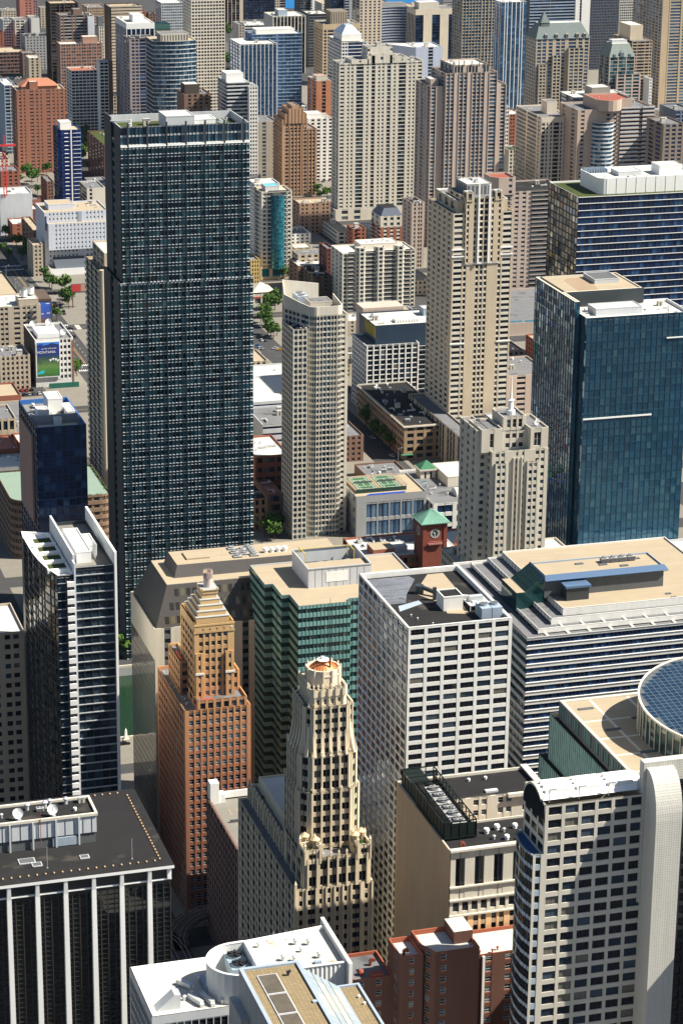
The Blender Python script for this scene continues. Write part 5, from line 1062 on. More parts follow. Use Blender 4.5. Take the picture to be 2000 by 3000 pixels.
ci = inset(cm, .4)
for k in range(n_):
    j = (k+1) % n_; a, b, c, d = cm[k], cm[j], ci[k], ci[j]
    if k in (7,): continue
    mb.quads([[(*a, 113), (*b, 113), (*b, zz[j]), (*a, zz[k])], [(*d, 112.4), (*c, 112.4), (*c, zz[k]), (*d, zz[j])], [(*a, zz[k]), (*b, zz[j]), (*d, zz[j]), (*c, zz[k])]])
part(r, 'curved_parapet', mb, CREAM)
tier(r, [(320.2, 1145.2), (327.5, 1145.2), (327.5, 1158), (324, 1166), (320.2, 1166)], 0, 107.4, CREAM, G_APTBLUE, TAR, {0: Fs('pvnvpvnvpvnvp', 38, .64, ww=1.35), 4: Fs('pvnv'*6+'p', 38, .6)}, 1.0)
penthouse(r, 333, 1160, 344, 1170, 112.4, 116.4, LIME, GREYROOF, False)
mb = MB(); mb.box(330, 1172, 112.4, 335.5, 1182, 116.8); part(r, 'chiller', mb, BLUEGREY)
for y in (1174.6, 1179.4): mb = MB(); mb.cyl(332.8, y, 116.8, 117.3, 1.9, 1.9, 16, 0, 1); part(r, 'chiller_fan', mb, [LGREY, DKGREY])
clutter(r, 334, 1149, 344, 1158, 112.4, 8, 4, ('vent', 'air_handler', 'exhaust_fan')); clutter(r, 321, 1147, 326.5, 1162, 106.4, 6, 5, ('vent', 'skylight'), .8)
tier(r, rect(345.2, 1151, 349.6, 1166), 0, 112, CREAM, G_APT, GREYROOF, {0: Fs('wp', 41, .5)}, .8); finish(r)
# ---- tall tan apartment tower
r = thing('apartment_tower', 'tall tan concrete apartment tower with white edge balconies and crown finials', 'tower', (462, 1290, 0))
P_ = 'pbpwpPPwpwpwpPPwpbp'
tier(r, rect(444, 1270, 478.3, 1312), 0, 132.8, TAN, G_DARK, GREYROOF, {0: Fs('pbpvPPPvpvpvpPPPvpbp', 42, .66, d=.4, bal=0, bwh=.52, ww=1.6), 3: Fs('pwspwspwspwspwsp', 42, .6, d=.3, ww=1.4)}, 1.0, sp=CREAM)
TANL = wall('pale stone trim', (.62, .54, .42))
for z in (60, 108.6, 112.5): mb = MB(); mb.box(443.6, 1269.6, z, 452, 1269.98, z+.7); mb.box(470.6, 1269.6, z, 478.7, 1269.98, z+.7); part(r, 'belt_course', mb, PAINT)
mb = MB(); mb.box(452, 1269.5, 104.5, 471, 1269.98, 105.3); part(r, 'belt_course', mb, PAINT)
tier(r, rect(451, 1269.4, 471.5, 1300), 105, 141, TAN, G_DARK, GREYROOF, {0: Fs('pvPPvpbpbpvPPvp', 11, .64, d=.4, bwh=.7, ww=1.5), 3: Fs('swswsws', 11, .5)}, 1, sp=TANL)
tier(r, rect(447, 1273, 476, 1308), 132, 139, TAN, G_DARK, GREYROOF, {0: Fs('swssssws', 1, .6), 3: Fs('swswsws', 1, .6)}, 1, sp=TANL, cap=PAINT)
for x in (458.2, 464.2): mb = MB(); mb.box(x-.5, 1268.6, 105, x+.5, 1269.38, 148); part(r, 'crown_fin', mb, PAINT)
for x0, x1 in ((451, 455), (467.5, 471.5)):
    tier(r, rect(x0, 1269, x1, 1275), 139, 144, TAN, G_DARK, GREYROOF, {0: Fs('pwp', 1, .7), 3: Fs('pwp', 1, .7)}, .8, cap=PAINT)
penthouse(r, 455, 1280, 469, 1298, 140, 146, GREY, MEMB, True); clutter(r, 452, 1282, 470, 1300, 146, 6, 3, ('air_handler', 'vent', 'duct'), .8)
tier(r, rect(441, 1212, 482, 1269.5), 0, 18.5, STEEL, G_DARK, GREYROOF, {0: Fs('p'+'wp'*9, 6, .7, d=.5), 3: Fs('S', 1)}, 1)
tier(r, rect(434.5, 1222, 443.9, 1312), 0, 21.5, TAN, G_DARK, GREYROOF, {0: Fs('pwpwp', 7, .6), 3: Fs('p'+'wpwpPwp'*5, 7, .7, d=.5)}, 1, sp=DKGREY)
mb = MB(); mb.box(448, 1226, 17.6, 480, 1262, 17.7); part(r, 'pool_deck', mb, wall('deck timber', (.3, .235, .16)))
mb = MB(); mb.box(455, 1230, 17.71, 470, 1238, 17.78); part(r, 'pool', mb, plain('pool water', (.015, .13, .2), .1))
for k in range(9): mb = MB(); mb.box(450+2.6*k, 1246, 17.75, 451.2+2.6*k, 1249, 18.2); part(r, 'sun_lounger', mb, PAINT)
finish(r)
# ---- blue-green glass tower on the right
r = thing('glass_tower', 'blue green mirrored glass tower with tan flat roof beside the art deco tower', 'tower', (436, 1035, 0))
BG = glass('blue green facade glass', [(.34, (.020, .085, .155)), (.30, (.030, .115, .195)), (.24, (.035, .12, .195)), (.12, (.05, .15, .22))], .5, .05, .06)
BSP2 = glass('blue green spandrel glass', [(.6, (.018, .07, .13)), (.4, (.028, .10, .175))], .4, .08, .03)
k_ = dict(sp=BSP2, mul=wall('blue steel mullion', (.02, .035, .05), .1, .4), led=SILVER)
tier(r, rect(416.6, 1010, 466, 1036), 0, 140, STEEL, BG, MEMB, {0: Fs('wm'*18+'w', 38, .82, d=.15, mp=.04, hor=True, proud=.03), 3: Fs('wm'*7+'w', 38, .85, d=.15, mp=.03)}, 1.4, cap=PAINT, **k_)
tier(r, [(414.0, 1018), (416.2, 1018), (416.2, 1036.2), (454, 1036.2), (454, 1068), (414.0, 1068)], 0, 145.6, STEEL, BG, GRAVEL, {5: Fs('wm'*16+'w', 39, .85, d=.15, mp=.08), 0: Fs('wmw', 39, .85, d=.15), 2: HIDE}, .5, cap=CREAM, pt=.8, **k_)
tier(r, rect(416.4, 1035, 454, 1068), 139, 145.6, STEEL, BG, None, {}, .5)
mb = MB(); mb.box(416.5, 1009.7, 93.2, 449.5, 1009.99, 93.9); part(r, 'bright_ledge', mb, PAINT)
mb = MB(); mb.box(455, 1009.6, 128.4, 466, 1009.99, 128.9); part(r, 'bright_ledge', mb, PAINT)
penthouse(r, 424, 1018, 446, 1028, 138.6, 141.6, LGREY, MEMB, False); penthouse(r, 436, 1050, 448, 1064, 145, 147, LGREY, DKGREY, True)
mb = MB(); mb.face([(424, 1040, 145.14), (434, 1040, 145.14), (436, 1055, 145.14), (440, 1062, 145.14), (428, 1064, 145.14), (425, 1060, 145.14)]); part(r, 'roof_patch', mb, roofmat('brown roof patch', (.30, .22, .15), .15))
clutter(r, 417.5, 1012, 423.5, 1034, 138.6, 9, 1, ('air_handler', 'vent', 'exhaust_fan', 'duct'), .8); clutter(r, 447, 1012, 464, 1034, 138.6, 9, 2, s=.8)
tier(r, rect(416, 990, 470, 1009.5), 0, 33, LGREY, G_DARK, MEMB, {0: Fs('S', 1)}, 1.2); mb = MB(); mb.box(432, 989.7, 27, 466, 989.98, 32.4); part(r, 'timber_band', mb, wall('orange timber', (.35, .13, .05), .2)); clutter(r, 417, 993, 430, 1008, 31.8, 6, 7, s=.8); finish(r)
# ---- dark striped office block with white rooftop
r = thing('office_block', 'dark navy glass office block with white floor lines and white rounded rooftop', 'building', (602.3, 1391.6, 0))
tier(r, rect(548.3, 1350, 664.6, 1397.8), 0, 121.0, STEEL, G_NAVY, GRASSROOF, {0: Fs('wn'*45+'w', 30, .9, d=.3, hor=True, mp=-.12, ledge=(.3, .25)), 3: Fs('wmwmwmwmwpwmwmwmwmw', 30, .86, d=.2, mp=.02, hor=True, glass=glass('pale reflecting glass', [(.4, (.20, .19, .17)), (.3, (.08, .11, .14)), (.3, (.28, .25, .21))], .85, .06, .06))}, 1.0, led=PAINT, sp=wall('navy panel', (.015, .025, .05)), cap=PAINT)
rp = arc(546, 1312, 4, 180, 270, 5)+arc(600, 1312, 4, 270, 360, 5)+arc(600, 1336, 4, 0, 90, 5)+arc(546, 1336, 4, 90, 180, 5)
rp = [((x+1.5)*1.0385, y*1.0385) for x, y in rp]
mb = MB(); mb.prism(rp, 120.1, 129.5, 0, None, False); ii = inset(rp, .5); mb.prism(ii[::-1], 127.5, 129.5, 0, None, False); mb.frustum(rp, 129.5, ii, 129.5, 0, False); mb.face([(*q, 127.8) for q in ii], 1)
part(r, 'rooftop_screen', mb, [PAINT, MEMB])
for a in range(8): mb = MB(); mb.box(569+6.2*a, 1358.2, 120.2, 569.08+6.2*a, 1358.34, 129.4); part(r, 'panel_joint', mb, LGREY)
for k in range(9): mb = MB(); mb.box(566+1.66*k, 1383, 127.8, 566.3+1.66*k, 1391, 130.1); part(r, 'screen_rib', mb, BLUEGREY)
penthouse(r, 606.5, 1368.7, 621, 1381, 127.8, 133.2, PAINT, MEMB, False); penthouse(r, 581.5, 1370.8, 596, 1383, 127.8, 130.2, LGREY, MEMB, False); clutter(r, 570, 1363, 604, 1371, 127.8, 6, 3); finish(r)
# ---- white grid hotel with blue metal top
r = thing('hotel', 'white gridded hotel block topped by a dark blue metal box', 'building', (440, 1370, 0))
tier(r, rect(420.4, 1347, 452, 1376), 0, 41.3, PAINT, G_DARK, GREYROOF, {0: Fs('p'+'Wp'*8, 14, .80, d=.4, proud=.25), 3: Fs('p'+'Wp'*7, 14, .8, d=.4, proud=.25)}, 1.0)
tier(r, rect(452, 1352, 476, 1395), 0, 38, STEEL, G_DARK, GREYROOF, {0: Fs('W'+'nW'*5, 13, .6, hor=True, ledge=(.3, .2))}, 1.0, led=LGREY)
mb = MB(); mb.prism(rect(427, 1352, 470, 1384), 38, 51.7, 0, None, False); part(r, 'blue_metal_box', mb, wall('dark blue metal', (.025, .045, .075), .1, .5)); mb = MB(); mb.quads([[(427, 1352, 50.8), (470, 1352, 50.8), (470, 1384, 50.8), (427, 1384, 50.8)]]); part(r, 'roof', mb, MEMB)
for x in range(9): mb = MB(); mb.box(441+1.7*x, 1358, 50.9, 442+1.7*x, 1364, 52.6); part(r, 'condenser', mb, PAINT)
penthouse(r, 462, 1370, 468, 1378, 50.8, 55, BLUEGREY, MEMB, False); mb = MB(); mb.box(426.8, 1352, 44, 427, 1372, 51); part(r, 'yellow_panel', mb, wall('olive panel', (.25, .2, .03)))
clutter(r, 429, 1354, 440, 1382, 50.8, 5, 8); mb = MB(); mb.box(430, 1386, 30, 455, 1400, 53.5); part(r, 'brick_plant_room', mb, PINK); finish(r)
# ---- bay-windowed apartments
r = thing('apartment_block', 'cream apartment block with faceted bay windows and stacked balconies', 'building', (504, 1602, 0))
tier(r, rect(478.2, 1589, 529.4, 1616), 0, 39.4, CREAM, G_APT, MEMB, {0: Fs('pwpbpswspbbpswspbbpswspbpwp', 14, .64, bal=.9, bwh=.8, ww=1.5), 3: Fs('swsswssws', 14, .6, ww=1.4)}, 1.0, led=DKGREY)
for x in (487.5, 500.6, 514.5):
    bp = [(x, 1589), (x+1.8, 1586.6), (x+5.4, 1586.6), (x+7.2, 1589), (x+7.2, 1592), (x, 1592)]
    tier(r, bp, 0, 43, CREAM, G_APTBLUE, MEMB, {0: Fs('pwp', 15, .62), 1: Fs('pwnwp', 15, .62), 2: Fs('pwp', 15, .62)}, .8)
penthouse(r, 494, 1600, 520, 1614, 38.4, 42.4, CREAM, MEMB, False); clutter(r, 496, 1602, 518, 1612, 42.4, 7, 2); finish(r)
# ---- teal cylinder apartments
r = thing('apartment_tower', 'cream apartment tower with bright teal glass cylinder bay on a tan podium', 'tower', (461, 1700, 0))
tier(r, rect(449.2, 1690, 471.4, 1712), 8, 62.6, CREAM, G_APT, TAN, {0: Fs('pwpbpppppbpwp', 18, .5, bal=.8, bwh=.8), 3: Fs('pwpbpwpwp', 18, .5, bal=.8)}, 1.2, led=DKGREY)
TLG = glass('bright teal glass', [(.5, (.01, .14, .20)), (.3, (.015, .20, .27)), (.2, (.05, .30, .36))], .35, .1)
cyp = arc(460.7, 1691.5, 5.6, 180, 360, 10)+[(466.3, 1694), (455.1, 1694)]
tier(r, cyp, 8, 60.5, wall('teal metal', (.01, .12, .17), .1, .5), TLG, TAN, {k: Fs('w', 18, .72, d=.2, hor=True) for k in range(10)}, .8, sp=wall('teal metal', (.01, .12, .17), .1, .5))
penthouse(r, 454, 1697, 464, 1708, 61, 65, LGREY, wall('aqua roof', (.1, .35, .4)), False)
tier(r, rect(448.6, 1689.6, 474, 1714), 0, 9.6, TAN, TLG, GREYROOF, {0: Fs('pWWpPWWWpPWWp', 1, .62, d=.4, sill=.6), 3: Fs('pWWWp', 1, .6)}, .8)
finish(r)
def B(name, label, rz, z, wallm, gl, roof, S=None, W=None, **k):
    fz = k.pop('minpx', 8.0); r = simple(name, label, rz, z, wallm, gl, roof, S, W, **k); finish(r, fz); return r
B('apartment_block', 'white apartment slab behind the teal cylinder tower', (462.7, 1760.0, 481.5, 1780.0), 54.2, WHITE, G_APT, MEMB, Fs('pw'*6+'p', 0, .5), Fs('pw'*6+'p', 0, .5))
B('townhouse', 'yellow ochre townhouse with arched cornice west of the teal podium', (438.8, 1680.0, 445.4, 1698.0), 17.1, YELLOW, G_DARK, GREYROOF, Fs('swswsws', 0, .6), None, units=2)
# pharmacy with pyramid roof
r = simple('pharmacy', 'low cream store with grey hipped roof and red shop sign', (425.4, 1622.0, 442.3, 1648.0), 7.0, CREAM, G_DARK, GREYROOF, Fs('sWWsWWsWWs', 1, .5, sill=.1), None, cat='shop', units=2)
l = r.location; mb = MB(); mb.cone(rect(l[0]-8.5, l[1]-9, l[0]+8, l[1]+9), 7.0, (l[0], l[1], 12.2)); part(r, 'hipped_roof', mb, LIME)
mb = MB(); mb.box(l[0]-8, l[1]-13.25, 4.4, l[0]-3, l[1]-13.05, 5.2); part(r, 'shop_sign', mb, plain('sign red', (.45, .03, .03))); mb = MB(); mb.box(l[0], l[1]-13.25, 4.5, l[0]+4.5, l[1]-13.05, 5.1); part(r, 'shop_sign', mb, plain('sign red', (.45, .03, .03))); finish(r)
# low brick rows east of the teal tower
B('brick_lowrise', 'tan brick lowrise with grey roof nearest the teal podium', (466.0, 1655.0, 486.9, 1671.0), 24.9, BUFF, G_DARK, GREYROOF, Fs('swswswsws', 0, .5), Fs('swsws', 0, .5), units=5)
B('brick_lowrise', 'long brown brick lowrise with white membrane roof', (461.8, 1640.0, 482.3, 1664.0), 20.7, BROWN, G_DARK, MEMB, Fs('swswswswsws', 0, .5), Fs('swsws', 0, .5), units=2)
B('brick_lowrise', 'narrow tan lowrise with white roof behind the brown brick one', (473.6, 1690.0, 486.5, 1704.0), 21.8, BUFF, G_DARK, MEMB, Fs('swsws', 0, .5), Fs('swsws', 0, .5), units=2)
B('brick_lowrise', 'dark brick corner lowrise with tan stone bays and chimneys', (464.7, 1612.0, 477.0, 1646.0), 19.6, DKBROWN, G_DARK, TAR, Fs('spwpspwps', 0, .55), Fs('swswsws', 0, .5), units=6)
B('brick_lowrise', 'tall narrow brick block against the bay window apartments', (478.0, 1625.0, 482.9, 1645.0), 35.0, MAROON, G_DARK, GREYROOF, Fs('swsws', 0, .5), Fs('swsws', 0, .5), units=1)
r = B('parking_garage', 'cream open sided parking garage with bare tan roof deck', (534.2, 1788.0, 544.9, 1833.3), 9.5, CREAM, G_BLACK, GRAVEL, Fs('sWsWs', 3, .5), Fs('s'+'W'*8+'s', 3, .4, d=1), units=2, cat='parking garage')
B('brick_walkup', 'red brick walk-up with roof terrace and balconies', (525.9, 1722.0, 535.7, 1738.0), 26.0, RED, G_DARK, GREYROOF, Fs('swbsws', 0, .55, bal=.8), Fs('swbsws', 0, .5, bal=.8), units=3)
r = thing('brick_tower_block', 'red brick and cream mid-rise with dark blue sloped metal roof', 'building', (565, 1758, 0))
bx_, bz_ = (555.4, 1750.0, 573.0, 1772.0), 27.8
tier(r, rect(*bx_), 0, bz_-8, RED, G_APT, None, {0: Fs('swswsws', 0, .55), 3: Fs('bswsb', 0, .5, bal=.8)}, .5, sp=CREAM); tier(r, rect(*bx_), bz_-8, bz_, CREAM, G_APT, None, {0: Fs('swswsws', 2, .55), 3: Fs('wsws', 2, .5)}, .5)
a = rect(bx_[0]+.3, bx_[1]+.3, bx_[2]-.3, bx_[3]-.3); mb = MB(); mb.frustum(a, bz_-.4, inset(a, 3.4), bz_+5.5, 0, True, 1); part(r, 'sloped_roof', mb, [wall('blue grey metal roof', (.07, .09, .13), .1, .45), TAR]); finish(r)
B('apartment_tower', 'slim brown grey apartment tower with cream vertical strips beside pink tower', (562.8, 1700.0, 572.5, 1722.0), 47.5, PINK, G_DARK, TAR, Fs('spwpswpwps', 0, .6), Fs('spwpspwps', 0, .55), units=4)
B('brick_walkup', 'long brown brick apartment row with flat tan roof', (516.3, 1830.0, 540.7, 1850.0), 23.4, wall('sandy brown brick', (.34, .22, .15), .15), G_DARK, GRAVEL, Fs('swswsPwswsPwsws', 0, .5), Fs('swsws', 0, .5), units=6)
# between tower and condo
B('office_lowrise', 'white metal office lowrise with long dark window bands', (334.0, 1288.0, 372.0, 1340.0), 30.0, LGREY, G_NAVY, MEMB, Fs('W'*12, 5, .5, hor=True, d=.6), Fs('W'*10, 5, .5, hor=True), units=4)
r = B('market_hall', 'white roofed hall with ribbed canopy panels', (352.0, 1352.0, 398.0, 1385.0), 24.0, LGREY, G_APT, MEMB, Fs('W'*12, 2, .5), None, units=3)
B('office_lowrise', 'grey flat roofed block with dark top floor windows', (329.0, 1235.0, 352.0, 1270.0), 33.0, LGREY, G_NAVY, GREYROOF, Fs('WWWWW', 9, .35), Fs('S', 1), units=5)
B('brick_loft', 'red brick loft building with dark window bays and white roof', (313.0, 1190.0, 331.0, 1225.0), 30.5, RED, G_DARK, MEMB, Fs('sWsWWsWWs', 6, .5), Fs('swswsws', 6, .5), units=5)
B('brick_rowhouse', 'tan brick rowhouse with dark roof and fire escape', (304.5, 1163.0, 312.4, 1186.0), 17.0, wall('tan orange brick', (.42, .24, .13), .15), G_DARK, TAR, Fs('swsws', 4, .6), None, units=3)
B('brick_rowhouse', 'brown brick rowhouse with arched top windows', (312.5, 1163.0, 320.0, 1188.0), 18.6, BROWN, G_DARK, RED, Fs('swwws', 4, .65), None, units=3)
B('brick_lowrise', 'dark lowrise with white roof tucked behind the condominium tower', (381.2, 1262.0, 392.8, 1292.0), 14.9, BROWN, G_DARK, GREYROOF, Fs('swswsws', 0, .5), None, units=4)
B('brick_lowrise', 'shaded grey flat roof cluttered with ducts near the brick hotel', (381.0, 1215.0, 404.0, 1240.0), 6.0, BROWN, G_DARK, GREYROOF, Fs('swswsws', 1, .5), None, units=9)
r = thing('brick_hotel', 'long tan brick hotel with bracketed cornice and cluttered dark roof', 'building', (422, 1295, 0))
hp = [(419.6, 1258), (446, 1258), (446, 1345), (408.5, 1345), (408.5, 1296)]
tier(r, [(414.6, 1258), (444, 1258), (444, 1345), (414.6, 1345)], 0, 19.5, wall('hotel tan brick', (.34, .24, .15), .15), G_DARK, TAR, {0: Fs('pwpwpwpwpwp', 5, .6), 3: Fs('p'+'wp'*22, 5, .6)}, .8, cap=CREAM)
mb = MB(); mb.box(414.0, 1257.4, 18.4, 444.2, 1258, 19.2); mb.box(414.0, 1258, 18.4, 414.6, 1345, 19.2); part(r, 'cornice', mb, CREAM); mb = MB(); mb.box(412.8, 1255.4, 3.2, 420, 1257.9, 3.5); part(r, 'green_awning', mb, GREENROOF)
clutter(r, 416, 1262, 443, 1343, 18.7, 26, 4); finish(r)
# ================================================================ river north, left side
r = thing('billboard_building', 'white loft building carrying a huge MONTANA mountain billboard', 'building', (262, 1470, 0))
tier(r, rect(247, 1453, 270, 1492), 0, 29.4, WHITE, G_DARK, GREYROOF, {0: Fs('SSswpwpws', 7, .55, base=4), 3: Fs('S', 1)}, 1.2)
mb = MB(); mb.quads([[(246.95, 1492, .2), (246.95, 1453, .2), (246.95, 1453, 29.2), (246.95, 1492, 29.2)]]); part(r, 'dark_side_wall', mb, DKBROWN); mb = MB(); mb.box(269.2, 1452.8, 0, 270.1, 1452.99, 28); part(r, 'brick_corner', mb, RED)
for x, y in ((252, 1487), (262, 1489), (266, 1462)): part(r, 'satellite_dish', dish(x, y, 28.2, 2.0, 205), [PAINT, GREY])
mb = MB(); mb.prism(rect(250, 1460, 263, 1478), 28.1, 31, 0, None, False); mb.quads([[(250, 1460, 31), (263, 1460, 31), (263, 1478, 31), (250, 1478, 31)]]); part(r, 'white_plant_room', mb, PAINT); clutter(r, 248, 1480, 268, 1490, 28.2, 7, 2)
mb = MB(); mb.box(254, 1448, 0, 272, 1448.6, 3.2); part(r, 'green_fence', mb, wall('green hoarding', (.02, .12, .09)))
finish(r)
def poster(name, x0, x1, y, z0, z1, kind):
    m, n, l, p = _new(name); g_ = n.new('ShaderNodeNewGeometry'); s = n.new('ShaderNodeSeparateXYZ'); l.new(g_.outputs['Position'], s.inputs[0])
    def mr(sock, a, b):
        q = n.new('ShaderNodeMapRange'); q.inputs[1].default_value = a; q.inputs[2].default_value = b; l.new(sock, q.inputs[0]); return q.outputs[0]
    u, v = mr(s.outputs[0], x0, x1), mr(s.outputs[2], z0, z1)
    nz = n.new('ShaderNodeTexNoise'); nz.inputs['Scale'].default_value = .45; nz.inputs['Detail'].default_value = 6; l.new(g_.outputs['Position'], nz.inputs['Vector'])
    ad = n.new('ShaderNodeMath'); ad.operation = 'MULTIPLY_ADD'; l.new(nz.outputs['Fac'], ad.inputs[0]); ad.inputs[1].default_value = .30 if kind == 'm' else .06; l.new(v, ad.inputs[2])
    a2 = n.new('ShaderNodeMath'); a2.operation = 'SUBTRACT'; l.new(ad.outputs[0], a2.inputs[0]); a2.inputs[1].default_value = .15 if kind == 'm' else .03
    cr = n.new('ShaderNodeValToRGB'); e = cr.color_ramp.elements
    st = ([(0, (.04, .13, .03)), (.16, (.06, .20, .04)), (.30, (.13, .24, .06)), (.44, (.05, .10, .05)), (.56, (.02, .06, .09)), (.66, (.012, .03, .20)), (.90, (.015, .05, .32)), (.93, (.05, .22, .65))] if kind == 'm' else [(0, (.01, .02, .10)), (.2, (.015, .05, .16)), (.30, (.16, .09, .07)), (.42, (.12, .08, .10)), (.55, (.05, .08, .30)), (.8, (.03, .09, .45)), (1, (.04, .12, .5))])
    while len(e) < len(st): e.new(.5)
    for k, (t, c) in enumerate(st): e[k].position = t; e[k].color = (*c, 1)
    l.new(a2.outputs[0], cr.inputs[0]); l.new(cr.outputs[0], p.inputs['Base Color']); p.inputs['Roughness'].default_value = .5; return m
def text(parent, body, x, y, z, size, mat, name='lettering', align='CENTER', shear=0):
    cu = bpy.data.curves.new(name, 'FONT'); cu.body = body; cu.size = size; cu.align_x = align; cu.extrude = .02; cu.shear = shear; cu.materials.append(mat)
    tmp = bpy.data.objects.new(name, cu); COL.objects.link(tmp); me = bpy.data.meshes.new_from_object(tmp.evaluated_get(bpy.context.evaluated_depsgraph_get())); bpy.data.objects.remove(tmp); bpy.data.curves.remove(cu); o = bpy.data.objects.new(name, me); COL.objects.link(o); o.parent = parent; l = parent.location; o.location = (x-l[0], y-l[1], z-l[2]); o.rotation_euler = (R(90), 0, 0); return o
r = thing('billboard', 'mountain landscape billboard reading MONTANA on the white loft building', 'billboard', (256, 1452, 4))
x0, x1, z0, z1 = 247.2, 262.0, 6.2, 28.4
mb = MB(); mb.box(x0, 1451.9, z0, x1, 1452.4, z1, 0); part(r, 'frame', mb, PAINT); mb = MB(); mb.box(x0+.7, 1451.8, z0+.7, x1-.7, 1451.9, z1-.7); part(r, 'poster', mb, poster('montana poster', x0+.7, x1-.7, 1451, z0+.7, z1-.7, 'm'))
mb = MB(); mb.face([(x0+.75, 1451.76, 25.4), (x0+7, 1451.76, 23.0), (x1-.75, 1451.76, 23.5), (x1-.75, 1451.76, 26.0), (x0+9.6, 1451.76, 27.2), (x0+5, 1451.76, 25.4), (x0+.75, 1451.76, 26.2)]); part(r, 'printed_peak', mb, plain('poster navy', (.012, .03, .16)))
mb = MB(); mb.face([(x0+.8, 1451.75, 8.2), (x0+4.4, 1451.75, 8.6), (x0+5.2, 1451.75, 10.4), (x0+3.4, 1451.75, 10.8), (x0+.8, 1451.75, 9.2)]); part(r, 'printed_lake', mb, plain('poster aqua', (.03, .45, .52)))
for q in ((8.6, 17.2), (10.2, 17.8), (11.8, 17.6), (13.0, 16.8)): mb = MB(); mb.face([(x0+q[0]-.8, 1451.75, q[1]), (x0+q[0]+.1, 1451.75, q[1]-1.6), (x0+q[0]+.9, 1451.75, q[1]+.1)]); part(r, 'printed_snow', mb, plain('poster white', (.8, .8, .8)))
text(r, 'MONTANA', x0+6.2, 1451.7, 21.0, 2.2, PAINT); text(r, 'up out of bounds', x0+7.8, 1451.7, 23.6, 1.3, PAINT, shear=.35)
mb = MB()
for k in range(8): mb.bar((x0+1+2*k, 1452.2, 4.9), (x0+1+2*k, 1450.6, 4.6), .07)
mb.bar((x0, 1450.7, 4.6), (x1, 1450.7, 4.6), .1); part(r, 'light_rail', mb, DKGREY)
r = B('brick_loft', 'tan brick loft with arched windows and fire escape left of the mountain billboard', (225.3, 1450.0, 243.3, 1476.0), 21.2, BUFF, G_DARK, GREYROOF, Fs('swswswswswsws', 0, .6), None, units=10)
# water-tank building
r = thing('loft_building', 'long tan loft building with two white rooftop water tanks', 'building', (235, 1530, 0))
tier(r, rect(225, 1505, 260, 1538), 0, 37.8, BUFF, G_DARK, MEMB, {0: Fs('sswpwswpwssWswpwswps', 12, .5), 3: Fs('pw'*8+'p', 12, .55)}, 1)
penthouse(r, 247, 1507, 259, 1520, 36.8, 41, BUFF, MEMB, False)
for x, y in ((251, 1512), (256.2, 1517)):
    mb = MB()
    for a in (-1.3, 1.3):
        for b in (-1.3, 1.3): mb.bar((x+a, y+b, 41), (x+a, y+b, 42.2), .15, 1)
    mb.cyl(x, y, 42.2, 46.6, 2.1, 2.1, 16, 0); mb.cone(circ(x, y, 2.4, 16), 46.6, (x, y, 48.2), 1); part(r, 'water_tank', mb, [PAINT, DKGREY])
mb = MB()
for k in range(8): mb.box(252.6, 1503.6, 6+4*k, 257.6, 1504.98, 6.15+4*k); mb.bar((252.8, 1504.2, 6+4*k), (257.4, 1504.2, 10+4*k), .09)
part(r, 'fire_escape', mb, STEEL); clutter(r, 226, 1522, 245, 1537, 36.8, 6, 3); finish(r)
r = thing('billboard', 'blue dusk skyline billboard on a dark side wall beside the water tanks', 'billboard', (263, 1512, 0))
mb = MB(); mb.box(258.8, 1512, 0, 268, 1538, 39.5, 0); part(r, 'dark_wall', mb, DKBROWN); mb = MB(); mb.box(260.2, 1511.6, 17.5, 267.6, 1511.98, 38.0, 0); part(r, 'frame', mb, BLACK)
mb = MB(); mb.box(260.6, 1511.5, 18, 267.3, 1511.6, 37.5); part(r, 'poster', mb, poster('dusk poster', 260.6, 267.3, 1511, 18, 37.5, 'c'))
for k in range(14): h = 23.6+random.uniform(0, 3.4)*(1.6 if k in (5, 8) else 1); mb = MB(); mb.box(260.8+.45*k, 1511.45, 23.2, 261.15+.45*k, 1511.49, h); part(r, 'printed_tower', mb, plain('poster dusk brown', (.12, .07, .06)))
for x, z, w in ((261.6, 30, 1.2), (264.8, 30.3, 2.2), (264.4, 36.4, 2.4)): mb = MB(); mb.box(x, 1511.45, z, x+w, 1511.49, z+.4); part(r, 'printed_word', mb, PAINT)
B('garage_block', 'flat tan roofed block with black end wall at the left edge', (215.0, 1598.0, 263.0, 1665.0), 22.0, BLACK, G_BLACK, GRAVEL, Fs('S', 1), Fs('S', 1), units=2)
# white museum-like block with square windows
r = thing('clinic_building', 'blue white block with scattered small square windows and jutting upper storeys', 'building', (328, 1760, 0))
CW = wall('blue white panel', (.55, .58, .65), .05); sq = lambda n, f: Fs('ss'+'hws'.replace('h', '')*n+'s', f, .4, d=.35)
WID['v'] = .6
tier(r, rect(306.8, 1750, 352, 1785), 0, 43.2, CW, G_DARK, GRAVEL, {0: Fs('ss'+'vs'*8+'sss'+'vs'*5+'s', 13, .36, d=.3), 3: Fs('S', 1)}, 1)
tier(r, rect(308.6, 1744.6, 352, 1750.4), 17, 35.9, CW, G_DARK, GRAVEL, {0: Fs('sss'+'vs'*14+'s', 6, .36, d=.3), 3: Fs('S', 1)}, .4)
tier(r, rect(308.0, 1738.0, 350, 1750.2), 0, 5, PAINT, G_DARK, GREYROOF, {0: Fs('S', 1)}, .4); mb = MB(); mb.quads([[(312, 1738.5, 5.05), (344, 1738.5, 5.05), (344, 1749.8, 11), (312, 1749.8, 11)]]); mb.face([(312, 1749.8, 5), (312, 1738.5, 5), (312, 1749.8, 11)]); part(r, 'glass_roof', mb, glass('grey slope glass', [(1, (.12, .14, .17))], .3, .2))
